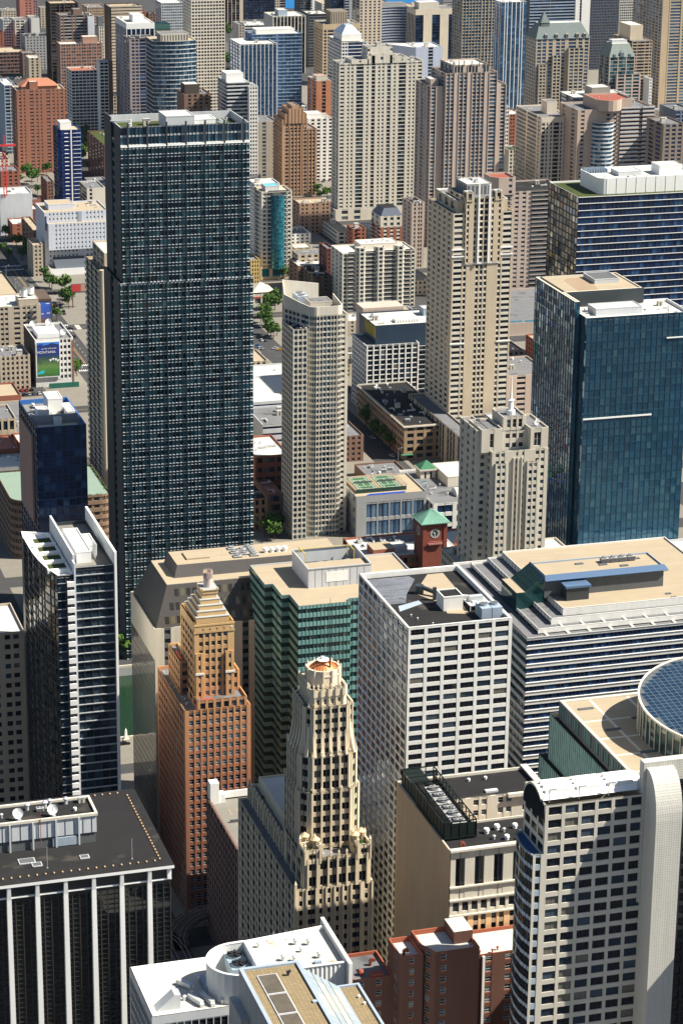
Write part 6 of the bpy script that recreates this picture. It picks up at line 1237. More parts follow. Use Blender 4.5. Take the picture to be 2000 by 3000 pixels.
penthouse(r, 312, 1762, 330, 1778, 42.2, 46, CW, GRAVEL, False); mb = MB(); mb.box(331, 1749.7, 32, 333.5, 1749.99, 43); part(r, 'recess_panel', mb, BLUEGREY)
mb = MB(); mb.box(307.2, 1749.6, 30.5, 308.3, 1749.98, 40.5); part(r, 'vertical_sign', mb, plain('sign navy', (.03, .05, .12)))
o = text(r, 'acone', 308.1, 1749.5, 31.2, 1.1, PAINT, align='LEFT'); o.rotation_euler = (R(90), R(-90), 0)
clutter(r, 332, 1760, 350, 1782, 42.2, 6, 2); finish(r)
B('brick_block', 'slim tan brick apartment block at the crosswalk', (296.0, 1738.0, 303.0, 1762.0), 23.0, BUFF, G_DARK, GRAVEL, Fs('swsws', 0, .5), Fs('swswsws', 0, .5), units=1)
B('brick_block', 'red brick block with stair tower behind the white-windowed clinic', (310.0, 1942.0, 338.0, 1960.0), 13.6, RED, G_DARK, GREYROOF, Fs('sswssswss', 0, .35), None, units=5, ph=[(321, 1947, 325, 1952, 4, RED)])
B('brick_block', 'dark brick hall with narrow white roof strip', (305.0, 1912.0, 331.0, 1930.0), 12.2, MAROON, G_DARK, MEMB, Fs('S', 1), Fs('S', 1), units=5)
B('brick_block', 'red brick and grey flat block with white parapet', (300.5, 1852.0, 314.5, 1874.0), 14.2, RED, G_DARK, MEMB, Fs('sswsswss', 0, .4), Fs('swswsws', 0, .4), units=4)
B('brick_block', 'tan roofed brown block beside the clinic side wall', (305.5, 1792.0, 312.0, 1840.0), 22.0, BROWN, G_DARK, GRAVEL, Fs('S', 1), Fs('swswsws', 0, .4), units=2)
B('warehouse', 'white low warehouse at the foot of the red crane', (296.2, 1880.0, 320.8, 1906.0), 31.4, LGREY, G_DARK, MEMB, Fs('S', 1), None, units=4)
B('brick_block', 'brick walk-up with stepped white roofs left of the crane trees', (311.0, 1965.0, 326.1, 1989.0), 32.3, RED, G_DARK, GREYROOF, Fs('swswsws', 0, .5), None, units=5)
B('brick_house', 'old narrow brown house with grey mansard next to the blue tower', (344.7, 1950.0, 350.1, 1978.0), 25.6, BROWN, G_DARK, GREYROOF, Fs('swsws', 0, .6), Fs('swsws', 0, .4), units=1)
B('garage_block', 'pale concrete garage block at the foot of the blue tower', (367.5, 1905.0, 381.8, 1935.0), 27.8, CREAM, G_DARK, GREYROOF, Fs('swsssss', 0, .7), Fs('bbb', 0, .5), units=4)
# lattice crane
r = thing('tower_crane', 'red lattice construction crane mast at the left edge', 'crane', (300, 1905, 31))
q = []
mb = MB(); cx, cy = 300.3, 1878.4
r.location = (cx, cy, 30); h0, h1, w = 30, 66, 1.1
for a in (-w, w):
    for b in (-w, w): mb.bar((cx+a, cy+b, h0), (cx+a, cy+b, h1), .16)
for k in range(16):
    za, zb = h0+(h1-h0)*k/16, h0+(h1-h0)*(k+1)/16
    for a in (-w, w): mb.bar((cx-w, cy+a, za), (cx+w, cy+a, zb), .09); mb.bar((cx+a, cy-w, za), (cx+a, cy+w, zb), .09)
part(r, 'mast', mb, plain('crane red', (.55, .03, .03))); mb = MB(); mb.box(cx-1.6, cy-1.6, h1-1, cx+2.6, cy+1.6, h1+2); part(r, 'cab', mb, DKGREY); mb = MB(); mb.bar((cx-14, cy, h1+2.5), (cx+9, cy, h1+2.5), .7); mb.bar((cx, cy, h1+1), (cx, cy, h1+10), .4); part(r, 'jib', mb, plain('crane red', (.55, .03, .03)))
# blue residential tower
r = thing('apartment_tower', 'slim electric blue glass apartment tower with white balcony slabs', 'tower', (371, 2002, 0))
EB = glass('electric blue glass', [(.45, (.008, .028, .19)), (.3, (.012, .045, .28)), (.25, (.02, .07, .36))], .45, .09)
tier(r, [(364.5, 1990), (380.2, 1990), (380.2, 2012), (361.6, 2012), (361.6, 1996)], 0, 58.5, wall('blue metal', (.02, .05, .20), .1, .4), EB, GRAVEL, {0: Fs('ppbppnpbpnwp', 18, .7, bal=.5, bwh=.78, rail=.1), 3: Fs('wnwnwnw', 18, .8), 4: Fs('wnw', 18, .8)}, 1.0, sp=wall('blue metal', (.02, .05, .20), .1, .4), led=PAINT)
for k in range(18): mb = MB(); z = 58.5/18*(k+.1); mb.box(366.6, 1988.9, z, 369.6, 1990, z+.3); part(r, 'balcony', mb, PAINT); mb = MB(); mb.box(373.8, 1988.9, z, 379.8, 1990, z+.2); part(r, 'balcony', mb, LGREY)
mb = MB(); mb.box(371.6, 1989.2, 0, 372.5, 1990, 61); part(r, 'white_fin', mb, PAINT); penthouse(r, 365, 1998, 374, 2010, 57.5, 63, PAINT, MEMB, False); finish(r)
# slim tan tower half hidden by the dark glass tower
r = thing('apartment_tower', 'slim tan tower with rounded balconies half hidden by the dark glass tower', 'tower', (245, 1225, 0))
tier(r, rect(240.5, 1213, 264, 1254), 0, 124, TAN, G_APT, GRAVEL, {0: Fs('bpwpwp', 40, .6, bal=.8), 3: Fs('pbpwpbpwpbpwpbp', 40, .62, bal=.9, ww=1.3)}, 1, led=LIME)
tier(r, rect(243, 1218, 262, 1248), 123, 133.2, TAN, G_APT, MEMB, {0: Fs('pwpwpwp', 3, .6), 3: Fs('pwpwpwp', 3, .6)}, 1); mb = MB(); mb.cyl(240.8, 1213.4, 0, 126, 1.4, 1.4, 12); part(r, 'corner_column', mb, TAN); finish(r)
# low blocks near the river on the left edge
B('low_block', 'tan flat roof with red edge at the left of the parking lot', (190.0, 1412.0, 231.0, 1440.0), 8.0, RED, G_DARK, GRAVEL, Fs('S', 1), None, units=2)
B('ornate_block', 'ornate tan stone block with arched windows at the left edge', (185.0, 1290.0, 208.0, 1318.0), 30.2, TAN, G_DARK, GREYROOF, Fs('pwpwpwPwpwpwp', 4, .65), None, units=5)
B('brick_block', 'red brick block with stepped chimneys left of the deep blue glass block', (178.0, 1254.0, 203.0, 1280.0), 24.5, RED, G_DARK, RED, Fs('swswswsws', 3, .4), None, units=7)
B('low_block', 'white flat roofs with vents between brick and pale green roof', (180.0, 1228.0, 206.0, 1250.0), 23.0, GREY, G_DARK, MEMB, Fs('W'*8, 3, .4), None, units=6)
B('low_block', 'white cluttered roof right of the deep blue glass block', (206.0, 1228.0, 228.0, 1290.0), 22.0, RED, G_DARK, MEMB, Fs('S', 1), None, units=12)
B('low_block', 'pale flat roof behind the cluttered white roof', (212.0, 1300.0, 240.0, 1380.0), 14.0, BUFF, G_DARK, GREYROOF, Fs('S', 1), None, units=10)
# pink shaded slabs right
r = thing('apartment_tower', 'shaded pink grey apartment slab with balconies right of the tan tower', 'tower', (615, 1615, 0))
tier(r, rect(588, 1598, 640, 1635), 0, 73.6, PINK, G_APT, TAR, {0: Fs('pbbpswswspbbbbbp', 24, .5, bal=.9), 3: Fs('swswsws', 24, .5)}, 1, led=DKGREY)
tier(r, [(586, 1602), (590, 1596), (602, 1596), (602, 1615), (586, 1615)], 72, 84, PINK, G_APT, RUST, {0: Fs('S', 1), 1: Fs('sssws', 3, .5), 4: Fs('S', 1)}, 1.2)
clutter(r, 604, 1602, 636, 1630, 72.6, 6, 2); finish(r)
r = B('podium', 'pinkish podium with small rooftop pool between the towers', (560.0, 1500.0, 640.0, 1590.0), 8.0, PINK, G_DARK, GREYROOF, Fs('SsWsSsWs', 2, .6), Fs('sWsWs', 2, .5), units=4)
mb = MB(); mb.box(568, 1505, 7.05, 576, 1509, 7.15); part(r, 'pool', mb, plain('pool water', (.015, .13, .2), .1)); mb = MB(); mb.box(578, 1504, 7.05, 585, 1508, 7.15); part(r, 'pool', mb, plain('pool water', (.015, .13, .2), .1))
r = B('ornate_block', 'ornate grey stone commercial block with arched top windows beside glass tower', (462.0, 1225.0, 478.0, 1262.0), 22.0, GREY, G_DARK, MEMB, Fs('pvPvvvPvp', 0, .65), None, units=6)
B('brick_block', 'dark shaded brick block behind the ornate stone block', (486.0, 1290.0, 512.0, 1330.0), 34.0, PINK, G_DARK, GREYROOF, Fs('swsws', 0, .5), Fs('swswswsws', 0, .5), units=4)
# ================================================================ background towers
def T(label, rz, z, wallm, gl, roof, S, W=None, **k):
    for q in (S, W):
        if q and q['wh'] < .62: q['wh'] = min(.64, q['wh']*1.14); q['d'] = .3
        if q and q['nf'] == 0: q['ww'] = 1.55
    return B(k.pop('name', 'apartment_tower'), label, rz, z, wallm, gl, roof, S, W, cat=k.pop('cat', 'tower'), **k)
# big cream balcony tower
r = thing('apartment_tower', 'broad cream apartment tower with dark glazed bays and stepped roofline', 'tower', (593, 1885, 0))
bb = (559.5, 1873.0, 627.0, 1892.0)
tier(r, rect(*bb), 0, 122, CREAM, G_APT, GREYROOF, {0: Fs('pWpswswspbbpswspbpswswspbpswspbbpswswspWp', 42, .52, d=.5, bwh=.80), 3: Fs('swpbpwspbps', 42, .5, d=.4)}, 1.2)
for x0, x1, z in ((569, 583, 124.5), (582, 588, 127), (585, 602, 128.5), (600, 606, 127), (606, 614, 125.5)):
    tier(r, rect(x0, 1872.6, x1, 1890), 118 if 0 else 120.9, z, CREAM, G_APT, GREYROOF, {0: Fs('ssvss', 1, .3)}, .8)
tier(r, rect(583, 1876, 603, 1891), 121, 133.2, CREAM, G_APT, GREYROOF, {0: Fs('vsssssv', 1, .14, sill=.85), 3: Fs('svs', 1, .14, sill=.85)}, 1.0)
mb = MB()
for k in range(44): mb.box(560+1.53*k, 1872.75, 120.6, 560.7+1.53*k, 1873, 121.2)
part(r, 'dentil_course', mb, CREAM, kind='stuff'); clutter(r, 561, 1875, 569, 1891, 120.8, 4, 1); clutter(r, 615, 1875, 626, 1891, 120.8, 4, 2); clutter(r, 585, 1878, 601, 1890, 132.2, 5, 3)
tier(r, rect(556, 1868, 632, 1900), 0, 9, CREAM, G_APT, GREYROOF, {0: Fs('swswsswswsswsws', 2, .6), 3: Fs('swsws', 2, .6)}, .6); finish(r)
# pink striped tower
r = thing('apartment_tower', 'tall pink stone tower with vertical ribs and bronze finials', 'tower', (626, 1775, 0))
pk = Fs('hwhsshwwhsshwshwshwsshwwhsswh', 44, .66, d=.4, hp=.45, ww=1.7)
tier(r, rect(596, 1762, 655, 1795), 0, 120, PINK, G_APTBLUE, GREYROOF, {0: pk, 3: Fs('hwhsshwwhsshwh', 44, .66, hp=.4, ww=1.7)}, 1)
tier(r, rect(607, 1760, 647, 1793), 30, 129.5, PINK, G_APTBLUE, GREYROOF, {0: Fs('hwhwhsshwhwhsshwhwhwhsshwwh', 36, .66, d=.4, hp=.45, ww=1.7), 3: Fs('hwhshwh', 36, .55)}, 1.2)
tier(r, rect(613, 1761, 641, 1790), 128, 135, PINK, G_APTBLUE, MEMB, {0: Fs('hwhwhwsshwhwhwhsswhwh', 1, .75, d=.5, hp=.45), 3: Fs('hwhwhwh', 1, .7)}, 1.2)
for x in (613, 617, 621, 627, 633, 637, 641): mb = MB(); mb.box(x-.3, 1760.4, 134, x+.3, 1760.98, 138); part(r, 'finial', mb, wall('bronze finial', (.2, .15, .11)))
clutter(r, 614, 1763, 640, 1789, 133.8, 18, 5, ('exhaust_fan', 'air_handler', 'vent', 'antenna')); penthouse(r, 598, 1768, 604, 1780, 119, 124, PINK, MEMB, False); finish(r)
# tan deco block
r = thing('deco_tower', 'tan brick art deco tower with stepped shoulders and vertical piers', 'tower', (552, 1980, 0))
DT = wall('deco tan brick', (.38, .235, .145), .12)
tier(r, rect(540.6, 1969, 570, 1996), 0, 55, DT, G_APT, GREYROOF, {0: Fs('Pvnvnphwhwhwhphvnvphwhwhp', 18, .5, hp=.3), 3: Fs('pvpvpvpvp', 18, .5)}, 1)
tier(r, rect(540.8, 1969.2, 562, 1994), 54, 63.5, DT, G_APT, GREYROOF, {0: Fs('Pvnphwhwhwhphvp', 3, .5, hp=.3), 3: Fs('pvpvpvp', 3, .5)}, 1)
tier(r, rect(546, 1968.6, 558, 1990), 60, 72, DT, G_APT, GREYROOF, {0: Fs('hshshshsh', 1, hp=.3), 3: Fs('sss', 1)}, 1); tier(r, rect(543, 1969, 561, 1992), 60, 68, DT, G_APT, GREYROOF, {0: Fs('hsshsshsshssh', 1, hp=.3), 3: Fs('sss', 1)}, 1)
tier(r, rect(549, 1970, 555, 1986), 70, 74.5, DT, G_APT, GREYROOF, {}, .6); finish(r)
T('grey beige apartment slab with narrow window strips beside the deco tower', (519.0, 2010.0, 548.0, 2040.0), 55.0, wall('grey beige concrete', (.36, .32, .26)), G_APTBLUE, GREYROOF, Fs('sspwpssspwpsspwp', 0, .6), Fs('sswsswss', 0, .6))
T('white apartment block with arched base behind the deco tower', (577.6, 2025.0, 599.0, 2049.0), 53.3, WHITE, G_DARK, MEMB, Fs('Pswspwspwspw', 0, .5), None, ph=[(578, 2030, 592, 2044, 4, WHITE, MEMB, False)])
T('orange brick tower with pink hipped roof and curved dark bays', (601.2, 2080.0, 614.4, 2107.8), 75.5, ORANGE, G_DARK, GREYROOF, Fs('sssPvvvPsss', 0, .8), Fs('swwsswws', 0, .7), ph=[(603, 2086, 612, 2098, 4, LIME, wall('pink metal roof', (.33, .2, .165)), False)], units=2, cap=CREAM)
r = T('blue glass tower gridded with bright white piers', (534.3, 2080.0, 566.4, 2116.4), 108.5, WHITE, G_BLUE, MEMB, Fs('p'+'wnwp'*9, 0, .85, d=.4, proud=.1), Fs('wnwnwnw', 0, .9, glass=G_BLUE), sp=wall('blue panel', (.05, .12, .25)), led=WHITE)
T('wide blue glass tower behind the white gridded one', (551.0, 2104.0, 595.0, 2128.0), 113.0, wall('steel blue panel', (.09, .15, .27)), G_BLUE, MEMB, Fs('wn'*5+'wpp'+'wn'*5+'w', 0, .72, hor=True, ledge=(.35, .1)), None, led=wall('pale blue panel', (.25, .33, .45)), ph=[(556, 2110, 590, 2124, 4, WHITE, MEMB, False)])
T('banded grey office tower with curved white roof screen', (485.1, 1930.0, 503.1, 1960.0), 101.0, LGREY, G_DARK, MEMB, Fs('WWWWW', 0, .62, hor=True), Fs('WWW', 0, .62, hor=True), ph=[(486, 1936, 500, 1952, 7, PAINT, MEMB, False)])
T('white punched window wing beside the banded grey tower', (501.7, 1925.0, 508.8, 1947.0), 98.1, WHITE, G_DARK, GREYROOF, Fs('swswsws', 0, .45), None, units=3)
T('brown brick tower with dark cubic plant room above', (458.9, 1965.0, 480.7, 1991.0), 87.3, BROWN, G_DARK, GREYROOF, Fs('Pswspwspwspwsp', 0, .5), None, ph=[(461, 1972, 473, 1986, 7.5, wall('dark umber brick', (.07, .055, .045)), MEMB, False)], units=3)
# curved glass block
r = thing('curved_glass_tower', 'curved blue glass office tower with white floor bands', 'tower', (485, 2125, 0))
x0, x1 = 466.3, 504.2; cvx = [(x0+(x1-x0)*k/10, 2112-4.5*math.sin(math.pi*k/10)) for k in range(11)]+[(x1, 2140), (x0, 2140)]
tier(r, cvx, 0, 109, SILVER, G_APTBLUE, GRAVEL, {**{k: Fs('wnwnw', 30, .78, d=.3, hor=True, proud=.15) for k in range(10)}, 12: Fs('wnwnwnwnw', 30, .78, hor=True)}, 1, sp=LGREY, cap=CREAM); penthouse(r, 474, 2114, 498, 2130, 108, 114, CREAM, GREYROOF, True); finish(r)
T('black glass tower striped with bright white piers and a flat white crown', (468.9, 2230.0, 494.5, 2278.4), 108.2, PAINT, G_NAVY, MEMB, Fs('p'+'bp'*6, 0, .9, d=.5, bwh=.9, top=5), Fs('p'+'bp'*8, 0, .9, bwh=.9, top=5), ph=[(478, 2245, 488, 2262, 6, PAINT, MEMB, False)], sp=BLACK)
T('mauve grey block with dark glass bays in front of the striped tower', (463.0, 2190.0, 487.0, 2216.0), 100.0, wall('mauve concrete', (.30, .26, .25)), G_NAVY, TAR, Fs('Pwpwpbbbp', 0, .5), Fs('swsws', 0, .5), units=5)
T('cream arched block with verdigris copper mansard', (509.9, 2300.0, 526.1, 2325.0), 91.6, CREAM, G_DARK, COPPERGREEN, Fs('pwPwPwPwp', 0, .7), None, units=0, ph=[(512, 2302, 525, 2318, 6, COPPERGREEN, COPPERGREEN, False)])
T('white concrete tower with a dense grid of deep square windows', (539.9, 2280.0, 571.5, 2312.0), 135.0, wall('warm white concrete', (.62, .57, .48)), G_DARK, GREYROOF, Fs('p'+'wp'*11, 0, .52, d=.7), Fs('p'+'wp'*11, 0, .52, d=.7))
T('pale grey finely gridded tower left of the deep window tower', (606.5, 2700.0, 630.9, 2730.0), 64.9, LGREY, G_APT, MEMB, Fs('p'+'wp'*12, 0, .6), Fs('pwpwpwp', 0, .6))
T('dark brown brick tower with full height vertical ribs', (438.9, 2440.0, 466.3, 2461.6), 100.9, DKBROWN, G_DARK, GRAVEL, Fs('hwwhwhwwhwh', 0, .7, hp=.6), Fs('hwhwhwh', 0, .7, hp=.6))
T('brown brick apartment block with recessed stacked balconies', (440.5, 2400.0, 467.7, 2422.0), 94.7, BROWN, G_DARK, GREYROOF, Fs('swsbbswsbbsws', 0, .5, bwh=.65), Fs('swsws', 0, .5), sp=wall('balcony slab', (.4, .38, .36)), ph=[(455, 2406, 463, 2418, 5, BROWN, GREYROOF, False)])
T('blank pale wall slab at the end of the balcony block', (466.6, 2395.0, 472.8, 2425.0), 93.5, wall('blank pale wall', (.52, .55, .6)), G_DARK, GRASSROOF, Fs('S', 1), Fs('S', 1), units=1)
T('mid-rise pinkish brown brick hotel with pale top storeys', (427.4, 2330.0, 466.9, 2348.1), 77.5, wall('pinkish brown brick', (.33, .2, .15), .15), G_APT, MEMB, Fs('s'+'wpws'*8, 0, .5), Fs('swsws', 0, .5), ph=[(450, 2336, 464, 2346, 6, wall('pinkish brown brick', (.33, .2, .15)), MEMB, False)])
T('low white gridded parking block with red roof edge', (429.7, 2290.0, 453.9, 2314.0), 58.9, WHITE, G_DARK, RED, Fs('p'+'Wp'*7, 0, .55, d=.6), Fs('pWpWp', 0, .55), name='parking_garage')
T('slim white gridded stair tower with brown brick side', (450.6, 2262.0, 458.6, 2276.0), 70.2, WHITE, G_DARK, MEMB, Fs('pWpWp', 0, .6, d=.7), None, units=2)
T('brown brick slab beside the slim white stair tower', (458.9, 2263.0, 462.7, 2283.0), 70.1, BROWN, G_DARK, GREYROOF, Fs('S', 1), None, units=2)
T('dark brown tower with pale tan balcony fronts on its south face', (492.8, 2420.0, 524.1, 2446.0), 98.7, DKBROWN, G_DARK, GRAVEL, Fs('pbPbPbp', 0, .5, bal=1.0, bwh=.6, rail=.9), Fs('ssss', 1), led=BUFF, sp=BUFF)
T('tan stone hotel with pale crown partly hidden by brown towers', (535.5, 2750.0, 556.6, 2780.0), 55.8, wall('orange tan stone', (.42, .28, .17)), G_APT, GREYROOF, Fs('s'+'ws'*9, 0, .5), Fs('swsws', 0, .5))
T('ornate cream tower with dark pointed turret roof', (494.0, 2480.0, 501.6, 2500.0), 71.9, CREAM, G_DARK, SLATE, Fs('svsvsvs', 0, .6), Fs('svsvs', 0, .6), ph=[(494, 2484, 499, 2492, 10, SLATE, SLATE, False)], units=0)
T('terracotta red brick slab cut off by the top edge', (486.8, 2900.0, 501.8, 2924.0), 50.4, wall('salmon brick', (.42, .17, .13)), G_DARK, GREYROOF, Fs('sssswsws', 0, .4), None)
T('mauve brick tower beside the salmon slab', (502.8, 2905.0, 508.7, 2929.0), 48.5, wall('mauve brick', (.26, .17, .17)), G_DARK, GREYROOF, Fs('swsws', 0, .5), None)
T('leftmost pale gridded apartment slab among three white slabs', (448.1, 2780.0, 459.3, 2806.0), 40.8, wall('cool white concrete', (.58, .57, .54)), G_APT, GREYROOF, Fs('pwpwpwpwp', 0, .5), None, units=3)
T('middle cream apartment slab with dark window columns among three white slabs', (459.3, 2770.0, 473.1, 2796.0), 41.8, CREAM, G_DARK, GREYROOF, Fs('swwswwsss', 0, .5), None, units=3)
T('blank white windowless slab, right of the three white slabs', (475.4, 2760.0, 484.5, 2786.0), 44.7, wall('cool white concrete', (.58, .57, .54)), G_DARK, GREYROOF, Fs('S', 1), None, units=3)
T('long brown office lowrise with dark window rows at left edge', (420.5, 2668.0, 452.3, 2708.0), 22.4, wall('plum brown concrete', (.20, .12, .10)), G_DARK, GRAVEL, Fs('p'+'wwwp'*8, 6, .5, top=0), None, cat='building', name='office_lowrise')
T('tan brick church hall lowrise with white gables', (433.9, 2540.0, 446.2, 2560.0), 34.7, BUFF, G_DARK, MEMB, Fs('sswsswss', 0, .6), None, cat='building', name='brick_lowrise', units=2)
T('dark red brick lowrise peeking behind the church hall', (444.7, 2640.0, 459.1, 2660.0), 24.8, BROWN, G_DARK, GREYROOF, Fs('swswsws', 0, .5), None, cat='building', name='brick_lowrise', units=3)
# brick tower with stepped roof
r = thing('apartment_tower', 'red brown brick apartment tower with salmon hipped roof, left edge', 'tower', (372, 2135, 0))
OB = wall('weathered red brown brick', (.31, .135, .085), .12)
tier(r, rect(350.5, 2117, 391.6, 2142), 0, 71, OB, G_APT, GRAVEL, {0: Fs('swsvssvwswsvssvwswsvsws', 24, .42), 3: Fs('ssbss', 24, .6, glass=G_DARK)}, 1.2, cap=CREAM, fr=FRAMEW)
mb = MB(); mb.prism(rect(356, 2121, 386, 2138), 69.8, 73.2, 0, None, False); mb.frustum(rect(355, 2120, 387, 2139), 73.2, rect(362, 2126, 380, 2133), 78, 1); part(r, 'hipped_roof', mb, [OB, wall('salmon roof', (.36, .15, .09), .08)]); penthouse(r, 362, 2119, 369, 2130, 70, 77, OB, MEMB, False); finish(r)
# red tile roofed school
r = thing('school', 'long school with red clay tile roof behind the dark glass tower', 'building', (470, 2345, 0))
tier(r, rect(431, 2325, 508, 2360), 0, 14, BUFF, G_DARK, None, {0: Fs('spwpwpwpsspwpwpwpwpsspwpwpws', 2, .65, d=.6), 3: Fs('swsws', 2, .6)}, .4)
mb = MB(); a, b = rect(429.5, 2323.5, 509.5, 2361.5), [(446, 2341), (494, 2341), (494, 2344), (446, 2344)]; mb.frustum(a, 14.2, b, 24.5, 0); part(r, 'tile_roof', mb, REDTILE); mb = MB(); mb.box(440, 2334, 18, 443, 2337, 23.5); part(r, 'chimney', mb, DKGREY); finish(r)
T('dark brick courtyard apartment row with planted roof', (409.0, 2042.0, 424.0, 2112.0), 35.5, wall('dark plum brick', (.14, .08, .07)), G_DARK, GRASSROOF, Fs('swsws', 0, .5), Fs('swswswswsws', 0, .5), cat='building', name='apartment_row', units=3)
T('glazed shop row with pale blue roof left of the brick tower', (355.4, 2210.0, 365.3, 2250.0), 60.6, BLUEGREY, G_APT, MEMB, Fs('pWpWp', 0, .7), None, cat='building', name='shop_row', units=3)
# second row, centre
T('black and white ribbed tower below the lake with blue roof pool', (703.5, 2600.0, 739.3, 2636.7), 60.7, CREAM, G_DARK, MEMB, Fs('p'+'wp'*9, 0, .9, d=.6), Fs('S', 1), ph=[(712, 2610, 722, 2624, 6, BLUEGREY, MEMB, False)], sp=BLACK)
T('white rectangular midrise left of the ribbed tower', (699.0, 2700.0, 725.0, 2730.0), 38.6, LGREY, G_DARK, MEMB, Fs('W'*6, 0, .5, hor=True), Fs('swsws', 0, .5), units=8)
T('pale brown midrise strip beside the park trees', (690.8, 2695.0, 697.6, 2721.0), 40.5, wall('pale pink concrete', (.45, .40, .36)), G_DARK, GREYROOF, Fs('swsws', 0, .5), None, units=2)
T('tan stone hotel tower with projecting cornice and square roof house', (670.6, 2300.0, 706.8, 2330.4), 92.6, wall('sandy stone', (.50, .38, .24)), G_NAVY, GREYROOF, Fs('pvpbpvvpvvpbpvp', 0, .55, bwh=.6, top=5), Fs('s'+'ws'*7, 0, .55, top=5), ph=[(680, 2306, 696, 2322, 12, wall('sandy stone', (.50, .38, .24)), GREYROOF, True)], cap=CREAM)
r = T('cream office tower topped by a glass pyramid', (644.2, 2150.0, 667.2, 2192.0), 97.3, WHITE, G_NAVY, MEMB, Fs('pwpwpbbbbpwp', 0, .5), Fs('W'*6, 0, .55, hor=True), units=4)
l = r.location; mb = MB(); a = rect(l[0]-9, l[1]-13, l[0]+9, l[1]+13); mb.prism(a, 97, 103, 1, None, False); mb.frustum(a, 103, rect(l[0]-3, l[1]-5, l[0]+3, l[1]+5), 110, 0); part(r, 'glass_pyramid', mb, [glass('white pyramid glass', [(1, (.5, .56, .62))], .2, .2), WHITE])
T('slim cream tower with small paired windows rising past the top edge', (768.0, 2500.0, 791.5, 2526.0), 112.0, wall('cream tower stone', (.56, .48, .38)), G_DARK, GREYROOF, Fs('pwps'*5, 0, .5), Fs('bpbp', 0, .5))
# curved slab
r = thing('curved_slab', 'concave grey blue apartment slab near the lake shore', 'tower', (888, 2760, 0))
cs_ = [(868+3.7*k, 2752+5*math.sin(math.pi*k/10)) for k in range(11)]+[(905, 2775), (868, 2775)]
tier(r, cs_, 0, 46.5, wall('grey blue concrete', (.26, .28, .31)), G_NAVY, GREYROOF, {k: Fs('www', 15, .55, hor=True) for k in range(10)}, 1); penthouse(r, 872, 2760, 902, 2772, 45.5, 50, GREY, GREYROOF, False); finish(r)
T('black tower with broad cream vertical ribs right of the curved slab', (844.4, 2550.0, 889.9, 2579.9), 70.5, wall('cream rib concrete', (.60, .54, .43)), G_NAVY, GREYROOF, Fs('bbspspspspbbspspspspbb', 0, .9, d=.6, bwh=.92, top=6), Fs('p'+'wp'*6, 0, .9, top=6), sp=BLACK, ph=[(850, 2556, 872, 2572, 7, CREAM, MEMB, False)])
T('grey gridded block behind the cream ribbed tower', (960.9, 2800.0, 978.5, 2820.0), 48.6, GREY, G_DARK, GREYROOF, Fs('p'+'wp'*8, 0, .5), None, units=2)
r = T('pale blue wedge shaped blank slab behind the cream balcony tower', (746.0, 2250.0, 772.0, 2280.0), 76.0, wall('pale blue panel wall', (.42, .47, .58), .06), G_DARK, MEMB, Fs('sssswsss', 0, .8), Fs('sswwwwwwss', 18, .2), units=5)
mb = MB(); mb.prism([(728, 2278), (746, 2250.2), (746, 2279.8), (728, 2282)], 0, 75.6, 0, None, True, 1); part(r, 'angled_wing', mb, [wall('pale blue panel wall', (.42, .47, .58)), MEMB])
# top edge dark towers by the lake
T('brown and cream striped tower left of the lake gap', (736.5, 2945.0, 760.3, 2971.0), 38.1, wall('brown cream concrete', (.50, .43, .35)), G_DARK, GREYROOF, Fs('pbpbpbpbsss', 0, .9, bwh=.9), None, sp=BROWN)
T('dark bronze twin tower left of the lake gap', (785.0, 3030.0, 821.8, 3056.0), 26.6, wall('bronze metal', (.035, .03, .03), rough=.5), G_NAVY, GREYROOF, Fs('hwwwhwwwhwwwhwww', 0, .7, hp=.3), None)
T('cream edged slim tower beside the bronze twin tower', (823.4, 3035.0, 837.0, 3055.0), 25.0, wall('grey cream concrete', (.48, .43, .38)), G_DARK, GREYROOF, Fs('wswswbb', 0, .5), None)
T('dark slab with white end wall standing before the lake', (831.8, 2950.0, 844.8, 2976.0), 35.0, DKGREY, G_DARK, GREYROOF, Fs('wwpwwpww', 0, .6), None)
T('white end wall tower standing before the lake', (844.5, 2948.0, 858.5, 2974.0), 35.0, WHITE, G_DARK, GREYROOF, Fs('nvsssssvvp', 0, .6), None)
T('black towers block right of the lake gap', (796.5, 2700.0, 812.0, 2726.0), 66.1, BLACK, G_NAVY, GREYROOF, Fs('wwwpww', 0, .6), None)
T('grey stone slab right of the black tower near the lake', (810.7, 2695.0, 825.4, 2721.0), 66.3, GREY, G_NAVY, GREYROOF, Fs('wwsswws', 0, .6), None)
r = T('black low roofed terrace block with white canopy before the lake', (754.2, 2640.0, 776.6, 2670.0), 56.9, DKGREY, G_DARK, MEMB, Fs('W'*5, 0, .5), None, units=3)
# right cluster
T('dark navy tower ringed by pale floor bands behind the mansard hotel', (922.0, 2420.0, 970.4, 2450.0), 103.1, DKGREY, G_NAVY, GREYROOF, Fs('WWWWWpWWWWWW', 0, .6, hor=True), None, led=BLUEGREY, sp=BLUEGREY)
T('bare white slab tower with one dark slit behind the mansard hotel', (979.4, 2440.0, 995.4, 2466.0), 99.3, PAINT, G_DARK, GREYROOF, Fs('ssvssss', 0, .95), None)
T('charcoal tower with fine window mesh left of the lake sliver', (1044.8, 2560.0, 1077.5, 2590.0), 83.5, wall('charcoal granite', (.10, .105, .115)), G_NAVY, GREYROOF, Fs('p'+'vp'*18, 0, .6), None)
T('cream gridded slab just left of the lake sliver', (1137.3, 2700.0, 1157.3, 2724.0), 64.7, wall('ivory grid concrete', (.56, .54, .48)), G_DARK, GREYROOF, Fs('p'+'wp'*8, 0, .6), None)
